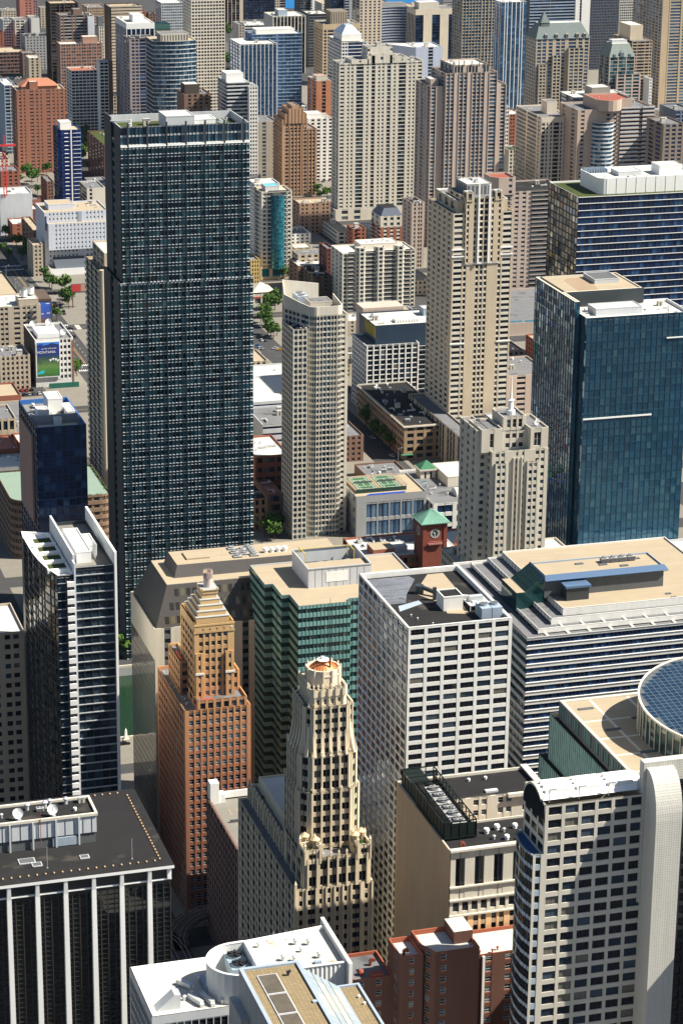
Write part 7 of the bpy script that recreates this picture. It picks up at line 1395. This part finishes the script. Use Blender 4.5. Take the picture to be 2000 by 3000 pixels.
T('pale teal glass tower with tan mullions cut by the top edge', (826.0, 2350.0, 860.0, 2380.0), 130.0, wall('tan mullion stone', (.45, .38, .29)), G_APTBLUE, GREYROOF, Fs('nwnwnwnwnwnwnhwhwhwhwh', 0, .75, hp=.4, mp=.3), Fs('nwnwnwnwn', 0, .75, mp=.3), mul=wall('tan mullion stone', (.45, .38, .29)))
r = T('white framed blue glass tower with glazed crown', (828.8, 2250.0, 854.5, 2268.0), 115.0, PAINT, G_BLUE, MEMB, Fs('nbpwpbpbpbpwpb', 0, .6, bwh=.85), Fs('pwpbpwp', 0, .6), sp=wall('deep blue panel', (.03, .09, .18)))
r = thing('mansard_hotel', 'stone hotel tower with slate mansard roof and pointed turret', 'tower', (852, 2165, 0))
HS = wall('hotel stone', (.42, .36, .28))
tier(r, rect(826.5, 2150, 878, 2176), 0, 94.6, HS, G_BLUE, None, {0: Fs('pwpwswspwpwpswwswsws'[:19]+'p', 30, .72, ww=1.6), 3: Fs('pwpwpwpwpwp', 30, .55)}, .5)
tier(r, rect(829, 2147.5, 836, 2151), 0, 72, HS, G_APT, GREYROOF, {0: Fs('pwpwp', 24, .66, ww=1.5)}, .6); tier(r, rect(842, 2147.5, 850, 2151), 0, 80, HS, G_APT, GREYROOF, {0: Fs('pwpwp', 26, .66, ww=1.5)}, .6); tier(r, rect(857, 2147, 872, 2151), 0, 86, HS, G_APTBLUE, GREYROOF, {0: Fs('pwpwpwp', 28, .66, ww=1.5)}, .6)
mb = MB(); a = rect(826, 2149.5, 878.5, 2176.5); mb.frustum(a, 94.4, rect(832, 2158, 872, 2168), 107.5, 0, True, 1); part(r, 'mansard_roof', mb, [wall('green grey slate', (.135, .165, .165), .08), MEMB])
mb = MB(); mb.prism(rect(833, 2156, 841, 2164), 100, 108, 0, None, False); mb.cone(rect(832.6, 2155.6, 841.4, 2164.4), 108, (837, 2160, 118)); part(r, 'turret', mb, wall('green grey slate', (.135, .165, .165)))
for x in (836, 846, 856, 866, 873): mb = MB(); mb.box(x-1.2, 2149.4, 95, x+1.2, 2153, 98.6, 0); mb.box(x-.8, 2149.3, 95.6, x+.8, 2149.39, 98, 1); part(r, 'dormer', mb, [HS, G_NAVY])
finish(r)
r = thing('mansard_office', 'glass office tower with small mansard roof and gabled dormers', 'tower', (880, 2092, 0))
tier(r, rect(868.8, 2080, 893, 2104), 0, 87, PINK, G_TEAL, None, {0: Fs('pWnWpWnWpWnWp', 28, .85, d=.3), 3: Fs('pWnWpWnWp', 28, .85)}, .5)
tier(r, rect(875, 2077, 898, 2085), 0, 72, PINK, G_TEAL, GREYROOF, {0: Fs('pWpWpWp', 24, .7)}, .6)
mb = MB(); mb.frustum(rect(868.6, 2079.8, 893.2, 2104.2), 86.8, rect(873, 2085, 889, 2099), 98, 0, True, 1); part(r, 'mansard_roof', mb, [wall('pale verdigris slate', (.19, .225, .21), .08), MEMB])
for x, h in ((873.5, 3), (880.5, 5), (888, 3)): mb = MB(); mb.prism([(x-h*.35, 2079.7), (x+h*.35, 2079.7), (x+h*.35, 2084), (x-h*.35, 2084)], 87, 87+h*.7, 0); mb.cone([(x-h*.4, 2079.6), (x+h*.4, 2079.6), (x+h*.4, 2084), (x-h*.4, 2084)], 87+h*.7, (x, 2082, 87+h*1.2), 0); part(r, 'dormer', mb, SLATE)
penthouse(r, 874, 2088, 888, 2096, 97.5, 100.5, LGREY, MEMB, False); finish(r)
r = T('tan balcony tower with large cubic roof house', (962.6, 2250.0, 983.3, 2299.1), 75.0, wall('sand concrete', (.44, .35, .25)), G_DARK, GREYROOF, Fs('pWpWnbpWpwp', 0, .55, hor=True, bwh=.6), Fs('pbpbpbpbp', 0, .6), ph=[(965, 2262, 978, 2290, 14, wall('sand concrete pale', (.55, .47, .35)), MEMB, False)])
T('slim white slab edge at the foot of the tan balcony tower', (975.4, 2235.0, 978.5, 2249.0), 41.4, PAINT, G_DARK, GREYROOF, Fs('swsws', 0, .5), None, units=1)
T('tall tan stone tower with stacked windows at the right edge', (1014.0, 2300.0, 1062.0, 2372.0), 120.0, wall('golden tan stone', (.43, .345, .24)), G_BLUE, GREYROOF, Fs('sshwwhhwwhssvs'[:14], 0, .6, hp=.2), Fs('p'+'wp'*9, 0, .6))
T('dark block with bright white roof terrace and mechanical tower', (764.0, 1900.0, 812.0, 1930.0), 84.0, BLACK, G_NAVY, MEMB, Fs('p'+'wwp'*6, 0, .6), Fs('pwwpwwp', 0, .6), cap=PAINT, ph=[(782, 1906, 798, 1922, 7, wall('warm grey plant', (.27, .24, .21)), MEMB, False)], units=4)
r = T('cream ribbed apartment tower with cubic white roof house', (679.0, 1750.0, 702.4, 1804.6), 96.1, wall('ivory concrete', (.62, .56, .46)), G_DARK, GREYROOF, Fs('pWpswspswspbbpswspswspWp'[:23], 0, .6, bwh=.75, d=.5, top=4), Fs('swbbswbbsws', 0, .6, bwh=.7), ph=[(690, 1768, 698, 1780, 9, wall('ivory concrete', (.62, .56, .46)), GREYROOF, False)], units=4)
# pink tower with curved balcony bay
r = thing('apartment_tower', 'pinkish apartment tower with curved glass balcony bay and red deck roof', 'tower', (728, 1740, 0))
PK = wall('rosy concrete', (.46, .36, .29))
tier(r, rect(697, 1724, 757.5, 1760), 0, 105, PK, G_APT, GREYROOF, {0: Fs('swspppppppppswswsbbbwbb'[:23], 35, .5, bal=1.2), 3: Fs('swssws', 35, .5)}, 1, led=LGREY, sp=PK)
bc = arc(717, 1726, 9, 195, 345, 12)+[(726, 1730), (708, 1730)]
tier(r, bc, 0, 96, PK, G_APTBLUE, GREYROOF, {k: Fs('w', 32, .62, d=.3, hor=True) for k in range(12)}, .8, sp=LGREY)
tier(r, arc(722, 1728, 10, 190, 350, 8)+[(740, 1726), (740, 1752), (712, 1752)], 104, 112, PK, G_APT, RUST, {}, 1.2); clutter(r, 716, 1730, 736, 1748, 110.8, 4, 2, ('vent', 'antenna')); clutter(r, 742, 1730, 756, 1758, 104, 3, 2); finish(r)
T('red brick shop block with white arcade on top', (732.1, 1960.0, 744.2, 1984.0), 61.8, wall('rust brick', (.32, .12, .07)), G_DARK, MEMB, Fs('swswswswsws', 0, .5, hor=True), None, cat='building', units=4)
T('white gable ended block squeezed behind the pink ribbed tower', (686.8, 1850.0, 690.7, 1866.0), 87.5, WHITE, G_DARK, GREYROOF, Fs('swwswws', 0, .5), None, cat='building', units=1)
T('tan commercial block with green roof terrace beside the cream ribbed tower', (680.2, 1820.0, 691.0, 1840.0), 59.2, CREAM, G_DARK, GRASSROOF, Fs('swsbbs', 0, .6), None, cat='building', units=2)
T('brown lowrise tower with dark windows at the right edge', (728.2, 1640.0, 744.2, 1670.0), 107.5, wall('umber stone', (.25, .20, .16)), G_NAVY, GREYROOF, Fs('swswsws', 0, .5), Fs('swsws', 0, .5), cat='building')
T('slate blue glazed midrise at the right edge', (764.0, 1700.0, 778.5, 1730.0), 106.0, wall('slate blue stone', (.16, .18, .22)), G_NAVY, GREYROOF, Fs('wpwpwp', 0, .6), None, cat='building')
T('tan brick block squeezed right of the far school roof', (469.5, 2300.0, 477.4, 2320.0), 33.0, BUFF, G_DARK, GREYROOF, Fs('swsws', 0, .5), None, cat='building', units=2)
# ================================================================ streets, trees, traffic
LEAF = glass('leaf green', [(.35, (.035, .075, .012)), (.35, (.055, .11, .018)), (.3, (.08, .15, .028))], 0, .7, .5, .15); BARK = wall('bark', (.06, .045, .03), .3)
def tree_mesh(seed, h, rad, n=520):
    rd = np.random.RandomState(seed); tr = MB(); tr.cyl(0, 0, 0, h*.45, .22, .14, 7, 0)
    lobes = []
    for k in range(7):
        a = rd.uniform(0, 6.28); q = rd.uniform(.15, .62)*rad; z = h*rd.uniform(.48, .86); lobes.append((q*math.cos(a), q*math.sin(a), z, rad*rd.uniform(.38, .6))); tr.bar((0, 0, h*.35), (q*math.cos(a)*.8, q*math.sin(a)*.8, z), .06, 0)
    L = np.array(lobes); idx = rd.randint(0, 7, n); v = rd.normal(size=(n, 3)); v /= np.linalg.norm(v, axis=1)[:, None]; rr = rd.uniform(.55, 1.05, n)**.6
    P = L[idx, :3]+v*(L[idx, 3]*rr)[:, None]*np.array([1, 1, .8]); u = rd.normal(size=(n, 3)); u /= np.linalg.norm(u, axis=1)[:, None]; w = np.cross(u, v+.3*rd.normal(size=(n, 3))); w /= np.linalg.norm(w, axis=1)[:, None]+1e-6
    s = rd.uniform(.28, .62, n)[:, None]*rad/3.2; cr = MB(); cr.quads(np.stack([P-u*s, P+w*s*.7, P+u*s, P-w*s*.7], 1)); return tr.mesh('trunk', [BARK]), cr.mesh('crown', [LEAF])
TREES = [tree_mesh(k, h, q) for k, (h, q) in enumerate(((8, 3.2), (9.5, 3.8), (7, 2.8), (11, 4.6), (8.5, 3.0)))]
TN = 0; TL_ = {}; PTS = []; SKIPT = set([3, 15, 16, 17, 25, 26, 27, 40, 65, 68, 69, 75, 76, 78, 81, 82, 83, 84, 86]); SKIPC = set([4, 10, 12, 13, 25, 26, 32, 33, 34, 41, 45, 46, 47, 48, 55, 56, 57, 58, 59, 68, 69, 70])
def tree(x, y, where, kind=None, s=1.0, z=.14):
    global TN
    PTS.append((x, y))
    k = TN % 5 if kind is None else kind; TN += 1
    if TN-1 in SKIPT: return
    o = bpy.data.objects.new('street_tree', None); COL.objects.link(o); o.location = (x, y, z); o.rotation_euler[2] = TN*1.7; o.scale = (s, s, s*(.92+.05*(TN % 4)))
    size = ('slim', 'broad', 'small', 'tall spreading', 'rounded')[k]; lb = '%s leafy green tree %s' % (size, where); q = TL_.get(lb, 0); TL_[lb] = q+1
    tag(o, lb, 'tree', 'trees '+where)
    for nm, me in zip(('trunk', 'crown'), TREES[k]):
        c = bpy.data.objects.new(nm, me); c.parent = o; COL.objects.link(c)
for w, pts in (('on the shaded street corner at the far left', ((298.0, 1869.2), (300.3, 1835.0), (287.8, 1796.5), (305.6, 1887.0), (303.3, 1808.6), (297.4, 1791.8), (306.2, 1819.5), (288.2, 1819.3))),
    ('by the foot of the red brown brick tower', ((354.2, 2100.5), (359.9, 2081.0), (372.3, 2108.4), (341.2, 2067.7), (350.4, 2027.8), (353.5, 2070.6), (345.0, 2158.8), (373.5, 2341.4))),
    ('in the garden behind the electric blue tower', ((443.0, 2306.4), (450.1, 2323.2), (434.1, 2258.2), (427.0, 2225.1), (419.5, 2193.1), (426.7, 2208.2), (419.9, 2179.7), (411.7, 2111.2), (441.2, 2281.4), (460.3, 2335.8), (465.2, 2334.6), (449.2, 2338.4), (411.0, 2155.7))),
    ('along the avenue beside the billboard buildings', ((300.5, 1719.7), (300.8, 1703.5), (301.8, 1699.2), (301.4, 1658.3), (303.1, 1650.2), (302.6, 1640.9), (288.7, 1611.3), (275.7, 1478.7), (275.4, 1472.6), (308.0, 1683.7), (308.8, 1664.1), (302.0, 1581.1))),
    ('on the corner lot left of the rounded condominium', ((440.6, 1622.7), (440.8, 1615.2), (433.0, 1606.1), (430.8, 1603.0), (435.0, 1601.9), (422.9, 1583.3), (416.9, 1570.6), (417.5, 1560.0), (413.6, 1540.3), (413.8, 1533.4), (414.6, 1529.9), (418.3, 1535.7))),
    ('at the foot of the rounded condominium', ((311.0, 1152.4), (313.2, 1151.8), (316.5, 1158.2), (311.6, 1147.4))),
    ('on the narrow street by the long brick hotel', ((414.1, 1326.3), (414.9, 1322.9), (412.5, 1304.9), (412.3, 1295.8), (413.7, 1280.4), (416.0, 1273.8), (415.6, 1291.9))),
    ('around the lot by the deco tower', ((569.2, 1964.8), (597.0, 2044.9), (573.6, 1951.0), (567.6, 1952.4), (601.4, 2050.7))),
    ('in front of the teal podium', ((467.3, 1693.1), (464.5, 1688.9), (469.9, 1692.4))),
    ('on the riverbank by the quay steps', ((205.7, 1013.4), (204.7, 1011.8))),
    ('in the far park near the lake', ((729.0, 2901.9), (737.3, 2913.3), (739.4, 2899.6), (727.7, 2882.6), (732.2, 2875.1), (672.6, 2671.5), (673.2, 2660.2), (680.2, 2681.1), (478.8, 2831.8), (485.8, 2842.3), (483.4, 2818.7), (676.0, 2682.1), (678.1, 2670.3)))):
    for j, (x, y) in enumerate(pts): tree(x, y, w, None, 1.6 if 'park' in w else 1.3)
# cars
GLS = plain('car glass', (.01, .012, .015), .08, 0, .7); TYRE = plain('tyre rubber', (.012, .012, .012), .8)
def car_meshes(col):
    b = MB(); y = .9
    pr = [(-2.2, .35), (-2.15, .8), (-1.3, .92), (1.2, .92), (2.1, .75), (2.2, .35)]
    b.face([(x, -y, z) for x, z in pr][::-1]); b.face([(x, y, z) for x, z in pr])
    for k in range(len(pr)-1): (xa, za), (xb, zb) = pr[k], pr[k+1]; b.quads([[(xa, -y, za), (xb, -y, zb), (xb, y, zb), (xa, y, za)]])
    b.frustum(rect(-1.0, -.62, .5, .62), 1.42, rect(-.95, -.6, .45, .6), 1.46); c = MB(); c.frustum(rect(-1.5, -.8, 1.05, .8), .9, rect(-1.0, -.64, .5, .64), 1.42)
    w = MB()
    for sy in (-.92, .74):
        n = 10; pts = [(.32*math.cos(2*math.pi*i/n), .32*math.sin(2*math.pi*i/n)) for i in range(n)]
        w.face([(x, sy, z) for x, z in pts]); w.face([(x, sy+.18, z) for x, z in pts][::-1])
        for i in range(n): j = (i+1) % n; w.quads([[(pts[j][0], sy, pts[j][1]), (pts[i][0], sy, pts[i][1]), (pts[i][0], sy+.18, pts[i][1]), (pts[j][0], sy+.18, pts[j][1])]])
        if sy < 0: w1 = w; w = MB()
    return b.mesh('body', [plain('%s car paint' % col, CARC[col], .25, .2, .6)]), c.mesh('car_window', [GLS]), w1.mesh('wheel', [TYRE])
CARC = {'white': (.55, .55, .55), 'black': (.008, .008, .009), 'silver': (.3, .31, .32), 'blue': (.03, .09, .25), 'red': (.32, .02, .015), 'yellow': (.6, .3, .02), 'grey': (.09, .095, .1)}
CM = {c: car_meshes(c) for c in CARC}; CN = 0
def car(x, y, rz, col, where, z=.01):
    global CN
    PTS.append((x, y)); CN += 1
    if CN-1 in SKIPC: return
    o = bpy.data.objects.new('car', None); COL.objects.link(o); o.location = (x, y, z); o.rotation_euler[2] = R(rz); tag(o, '%s car %s' % (col if col != 'yellow' else 'yellow taxi', where), 'car', 'cars '+where)
    bm, gm, wm = CM[col]
    for nm, me, p in (('body', bm, (0, 0, 0)), ('car_window', gm, (0, 0, 0)), ('wheel', wm, (-1.4, 0, .32)), ('wheel', wm, (1.4, 0, .32)), ('wheel', wm, (-1.4, 1.66, .32)), ('wheel', wm, (1.4, 1.66, .32))):
        c = bpy.data.objects.new(nm, me); c.location = p; c.parent = o; COL.objects.link(c)
for x, y, rz, c, w in ((292.8, 1586.0, 0, 'black', 'turning at the crosswalk behind the mountain billboard'), (290.9, 1577.7, 0, 'white', 'turning at the crosswalk behind the mountain billboard'), (291.5, 1565.3, 90, 'black', 'waiting behind the crosswalk right of the billboard roof'), (282.8, 1506.5, 0, 'black', 'crossing right of the mountain billboard'), (285.9, 1502.3, 0, 'white', 'crossing right of the mountain billboard'),
    (293.7, 1650.3, 10, 'yellow', 'on the avenue above the dusk billboard'), (297.6, 1650.7, 0, 'black', 'on the avenue above the dusk billboard'), (297.5, 1632.9, 90, 'black', 'parked under the avenue trees'), (296.6, 1625.7, 90, 'grey', 'parked under the avenue trees'), (290.2, 1726.4, 90, 'grey', 'driving up the avenue toward the white clinic'), (285.2, 1615.8, 90, 'white', 'parked beside the dusk billboard wall'), (284.5, 1605.1, 90, 'black', 'parked beside the dusk billboard wall'), (311.9, 1655.6, 90, 'black', 'in the corner lot under the red billboard'), (311.5, 1638.6, 0, 'black', 'in the corner lot under the red billboard'),
    (405.6, 1526.3, 100, 'white', 'stopped at the corner left of the condominium'), (407.9, 1524.6, 100, 'grey', 'stopped at the corner left of the condominium'), (399.8, 1513.4, 0, 'blue', 'on the cross street left of the condominium'), (410.8, 1500.3, 0, 'yellow', 'beside the white roof left of the condominium'), (408.8, 1504.0, 0, 'white', 'beside the white roof left of the condominium'), (400.8, 1506.9, 90, 'silver', 'in the small lot left of the condominium'), (399.5, 1508.1, 90, 'white', 'in the small lot left of the condominium'), (397.5, 1507.7, 90, 'grey', 'in the small lot left of the condominium'),
    (410.4, 1301.8, 100, 'white', 'parked near the top of the brick hotel street'), (410.2, 1284.9, 100, 'grey', 'parked midway along the brick hotel street'), (410.4, 1265.9, 100, 'white', 'at the corner of the brick hotel street'), (418.4, 1286.6, 100, 'silver', 'under trees on the brick hotel street'),
    (583.0, 1984.2, 0, 'white', 'alone in the lot by the deco tower'), (587.4, 2021.1, 90, 'white', 'in the row behind the deco tower'), (590.4, 2022.4, 90, 'grey', 'in the row behind the deco tower'), (593.5, 2023.7, 90, 'white', 'in the row behind the deco tower'), (596.7, 2025.7, 90, 'red', 'in the row behind the deco tower'), (585.5, 2010.1, 90, 'silver', 'in the row behind the deco tower'),
    (526.8, 1712.6, 90, 'black', 'on the street by the cream parking garage'), (528.4, 1850.9, 90, 'white', 'on the side street by the brown brick row'), (530.0, 1870.2, 90, 'white', 'near the brown brick row crossing'), (188.1, 920.9, 0, 'black', 'on the quay road by the river')): car(x, y, rz, c, w)
cols = ['white', 'black', 'silver', 'grey', 'white', 'blue', 'red']
lx, ly = 238.2, 1449.9
mb = MB(); mb.box(lx-7, ly-16, .14, lx+13, ly+6, .146); o = mb.build('parking_lot', ASPHALT, kind='structure')
for j in range(9): car(lx-4+(j % 5)*3.0, ly-12+(j//5)*9, 90, cols[j % 7] if j != 7 else 'red', 'in the small lot below the tan brick loft', .15)
fx, fy = 434.1, 2633.7
for j in range(26): car(fx-20+(j % 13)*3.4, fy-6+(j//13)*9, 90, cols[(j*3) % 7], 'in the far car park behind the red brown brick tower', .15)
# road paint: avenue and cross streets
def paint(nm, L, mat=LINE, z=.012):
    mb = MB()
    for x0, y0, x1, y1 in L: mb.quads([[(x0, y0, z), (x1, y0, z), (x1, y1, z), (x0, y1, z)]])
    return mb.build(nm, mat, kind='structure')
AV0, AV1 = 278.5, 293.5
for y in (1484, 1496, 1583, 1597, 1683, 1697, 1764, 1776): paint('crosswalk', [(AV0+.6+1.25*k, y-1.6, AV0+1.2+1.25*k, y+1.6) for k in range(12)])
paint('lane_marking', [(285.9, y, 286.1, y+190) for y in (1300,)]+[(282.2, y, 282.35, y+3) for y in range(1310, 1800, 9)]+[(289.7, y, 289.85, y+3) for y in range(1310, 1800, 9)])
paint('centre_line', [(285.5, 1500+95*k, 285.65, 1580+95*k) for k in range(3)]+[(286.3, 1500+95*k, 286.45, 1580+95*k) for k in range(3)], YLINE)
for yc in (1300, 1400, 1490, 1590, 1690, 1770): paint('centre_line', [(100, yc-.2, 276, yc), (296, yc-.2, 398, yc), (414, yc-.2, 530, yc)], YLINE)
paint('crosswalk', [(272.5-1.6, 1484.5+1.2*k, 272.5+1.6, 1485.1+1.2*k) for k in range(10)]); paint('crosswalk', [(299-1.6, 1584.5+1.2*k, 299+1.6, 1585.1+1.2*k) for k in range(10)])
paint('lane_marking', [(166, y, 166.15, y+3) for y in range(640, 900, 9)])
# street lamps along the avenue
lm = MB(); lm.cyl(0, 0, 0, 8.5, .11, .07, 6); LPOLE = lm.mesh('pole', [GREY]); lm = MB(); lm.bar((0, 0, 8.4), (1.9, 0, 8.9), .05); LARM = lm.mesh('arm', [GREY]); lm = MB(); lm.box(1.6, -.16, 8.78, 2.4, .16, 8.95); LHEAD = lm.mesh('lamp_head', [LGREY])
for j, (x, y, rz, w) in enumerate([(276.8, 1700, 0, 'west kerb of the avenue near the white clinic'), (276.8, 1740, 0, 'avenue corner opposite the white clinic'), (295.2, 1600, 180, 'east kerb by the avenue trees'), (295.2, 1640, 180, 'east kerb under the red billboard')]+[(249.4, 1443.2, 0, 'edge of the bare lot below the billboard'), (307.0, 1153.4, 0, 'corner by the condominium'), (409.5, 1252.2, 0, 'corner by the green belfry')]):
    o = bpy.data.objects.new('street_lamp', None); COL.objects.link(o); o.location = (x, y, .14); o.rotation_euler[2] = R(rz); tag(o, 'grey street lamp on the %s' % w, 'street lamp', 'street lamps on the '+w)
    for nm, me in (('pole', LPOLE), ('arm', LARM), ('lamp_head', LHEAD)): c = bpy.data.objects.new(nm, me); c.parent = o; COL.objects.link(c)
# elevated railway in the shaded canyon
r = thing('elevated_railway', 'dark elevated railway tracks curving through the shaded street canyon', 'railway', (165, 690, 0))
def trackline(pts, name='track_deck'):
    mb = MB(); rl = MB()
    for (xa, ya), (xb, yb) in zip(pts[:-1], pts[1:]):
        d = Vector((xb-xa, yb-ya)).normalized(); nn = Vector((-d.y, d.x))
        q = [(xa+nn.x*4.2, ya+nn.y*4.2), (xa-nn.x*4.2, ya-nn.y*4.2), (xb-nn.x*4.2, yb-nn.y*4.2), (xb+nn.x*4.2, yb+nn.y*4.2)]; mb.prism(q, 6.2, 6.8, 0, 0)
        for o_ in (-2.8, -1.35, 1.35, 2.8): rl.bar((xa+nn.x*o_, ya+nn.y*o_, 6.95), (xb+nn.x*o_, yb+nn.y*o_, 6.95), .09)
    part(r, name, mb, wall('weathered track timber', (.07, .06, .055), .3)); part(r, 'rail', rl, wall('worn rail steel', (.3, .26, .22), .1, .4), kind='stuff')
trackline([(167, 560), (167, 735)]+[(147+20*math.cos(R(a)), 735+24*math.sin(R(a))) for a in range(15, 91, 15)]+[(60, 759)]); trackline([(167, 735)]+[(187-20*math.cos(R(a)), 737+24*math.sin(R(a))) for a in range(15, 91, 15)]+[(280, 761)])
for k in range(18):
    for s in (-3.8, 3.8): mb = MB(); mb.box(167+s-.25, 565+10*k-.25, 0, 167+s+.25, 565+10*k+.25, 6.2); part(r, 'steel_column', mb, STEEL)
# roadside billboard on a pole, and stone quay details
r = thing('billboard', 'red roadside billboard on a tall pole behind the avenue trees', 'billboard', (*(305.5, 1642.0), 0)); l = r.location
mb = MB(); mb.cyl(l[0], l[1], 0, 14, .35, .35, 10); part(r, 'pole', mb, MAROON); mb = MB(); mb.box(l[0]-1, l[1]-.4, 11, l[0]+12, l[1]+.4, 16.5); part(r, 'frame', mb, DKGREY); mb = MB(); mb.box(l[0]-.7, l[1]-.48, 11.3, l[0]+5.5, l[1]-.41, 16.2); part(r, 'red_panel', mb, plain('billboard red', (.45, .04, .04))); mb = MB(); mb.box(l[0]+5.6, l[1]-.48, 11.3, l[0]+11.7, l[1]-.41, 16.2); part(r, 'portrait_panel', mb, wall('poster skin tone', (.4, .25, .18), .3))
mb = MB(); mb.box(-200, 1001.2, 0, 1200, 1002, 1.1); mb.build('quay_wall', LIME, kind='structure'); mb = MB(); mb.box(-200, 926, 0, 1200, 926.8, 1.1); mb.build('quay_wall', LIME, kind='structure')
mb = MB(); mb.prism(rect(-200, 902, 1200, 926), 0, .14, 0); mb.build('riverside_pavement', PAVE, kind='structure')
r = thing('quay_obelisk', 'small pale stone obelisk on the river promenade', 'monument', (*(188.9, 922.3), .14)); l = r.location; mb = MB(); mb.box(l[0]-1.2, l[1]-1.2, .14, l[0]+1.2, l[1]+1.2, 2); part(r, 'plinth', mb, LIME); mb = MB(); mb.frustum(rect(l[0]-.7, l[1]-.7, l[0]+.7, l[1]+.7), 2, rect(l[0]-.4, l[1]-.4, l[0]+.4, l[1]+.4), 5.5, 0, False); mb.cone(rect(l[0]-.4, l[1]-.4, l[0]+.4, l[1]+.4), 5.5, (l[0], l[1], 6.6)); part(r, 'shaft', mb, PAINT)
# low infill blocks in the gaps; each is named after what it stands by
rd = random.Random(11); FILL = [BUFF, BROWN, GREY, WHITE, PINK, CREAM, LGREY, RED]; ROOFS = [GREYROOF, MEMB, GRAVEL, TAR]
WORDS = ['buff brick', 'brown brick', 'grey concrete', 'white concrete', 'pink stone', 'cream concrete', 'pale grey', 'red brick']; RW = ['grey', 'white', 'tan gravel', 'black tar']
occ = []; LMS = []
for o in list(COL.objects):
    if o.type == 'MESH' and o.name.startswith('wall') and o.parent:
        b = o.bound_box; L_ = o.parent.location; occ.append((b[0][0]+L_[0], b[0][1]+L_[1], b[6][0]+L_[0], b[6][1]+L_[1]))
        if b[6][2] > 18 and o.parent.get('label'): LMS.append((o.parent, b[6][2]))
def short(lb):
    w = lb.split(); out = []
    for q in w:
        if q in ('with', 'and', 'carrying', 'beside', 'behind', 'in', 'at', 'half', 'rising', 'fading', 'topped', 'framed', 'standing', 'cut', 'gridded,') and len(out) >= 2: break
        out.append(q)
        if len(out) == 4: break
    return ' '.join(out).rstrip(',')
used = set(o.get('label') for o in COL.objects if o.get('label')); cnt = -1; FILLERS = []
KEEP = set([4, 5, 8, 9, 14, 15, 22, 29, 36, 37, 52, 65, 88, 89, 92, 101, 116, 127, 135, 152, 153, 162, 163, 169, 170, 173, 180, 184, 186, 187, 188, 191, 196, 197, 205, 206, 207, 208, 213, 214, 216, 222, 225, 226, 227, 229, 233, 235, 236, 238, 240, 241, 245, 248, 251, 254, 257, 258, 259, 260, 261, 262, 266, 268])
for yy in [1160, 1225, 1330, 1420, 1515, 1615, 1705, 1790, 1880, 1985, 2080, 2180, 2290, 2420, 2470, 2570, 2620, 2680, 2740, 2800, 2860, 2930, 3000, 3070, 3140]:
    for xx in range(150, 1260, 34):
        w, d = rd.uniform(14, 28), rd.uniform(16, 32); x0, y0 = xx+rd.uniform(0, 6), yy+rd.uniform(4, 14); x1, y1 = x0+w, y0+d
        z = rd.uniform(6, 13) if yy < 1900 else rd.uniform(8, 24) if yy < 2600 else rd.uniform(12, 44); i = rd.randrange(8); ri = rd.randrange(4)
        if 268 < x1 and x0 < 306 and yy < 2100: continue
        px, py, zc = project((x0+x1)/2, y0, z)
        if px < -30 or px > 2030 or py > 1300 or py < -20: continue
        if y0 > 3420-(x0-560)*.95-40 and x0 > 500: continue
        if any(x0-7 < a < x1+7 and y0-8 < b < y1+48 for a, b in PTS): continue
        if px < 330 and 560 < py < 1160 or 228 < px < 262 and 340 < py < 500: continue
        if any(a < x1+1 and c > x0-1 and b < y1+1 and d_ > y0-1 for a, b, c, d_ in occ): continue
        cnt += 1; occ.append((x0, y0, x1, y1))
        if KEEP is not None and cnt not in KEEP: continue
        best = None
        for o, h in LMS:
            q = project(o.location[0], o.location[1], h*.6); dd = abs(q[0]-px)+.4*abs(q[1]-py)+.25*abs(o.location[1]-y0)
            if best is None or dd < best[0]: best = (dd, o, q)
        dx = px-best[2][0]; rel = 'left of' if dx < -45 else 'right of' if dx > 45 else 'behind' if y0 > best[1].location[1] else 'in front of'
        lb = '%s %s lowrise with %s roof %s the %s' % ('small' if w*d < 400 else 'wide', WORDS[i], RW[ri], rel, short(best[1]['label']))
        for extra in ('', ' further back', ' nearby', ' beyond'):
            if lb+extra not in used: lb += extra; break
        used.add(lb)
        r = simple('lowrise_block', lb, (round(x0, 1), round(y0, 1), round(x1, 1), round(y1, 1)), round(z, 1), FILL[i], G_DARK, ROOFS[ri], Fs('s'+'ws'*int(w/3.4), 0, .5), Fs('s'+'ws'*int(d/4), 0, .5), units=5, group='lowrise blocks filling the gaps between towers'); finish(r, 14); FILLERS.append((cnt, r, x0, y0, x1, y1, z))
# ================================================================ air
hz = MB(); hz.box(-1200, -300, -8, 2600, 4200, 430); o = hz.build('haze', [], kind='stuff')
m = bpy.data.materials.new('haze air'); m.use_nodes = True; n = m.node_tree.nodes; n.clear(); out = n.new('ShaderNodeOutputMaterial'); v = n.new('ShaderNodeVolumePrincipled')
v.inputs['Color'].default_value = (.5, .74, 1.0, 1); v.inputs['Density'].default_value = .000006; v.inputs['Anisotropy'].default_value = .2; m.node_tree.links.new(v.outputs[0], out.inputs['Volume']); o.data.materials.append(m)
o['label'] = 'thin blue summer haze over the whole city'; scene.cycles.volume_bounces = 0
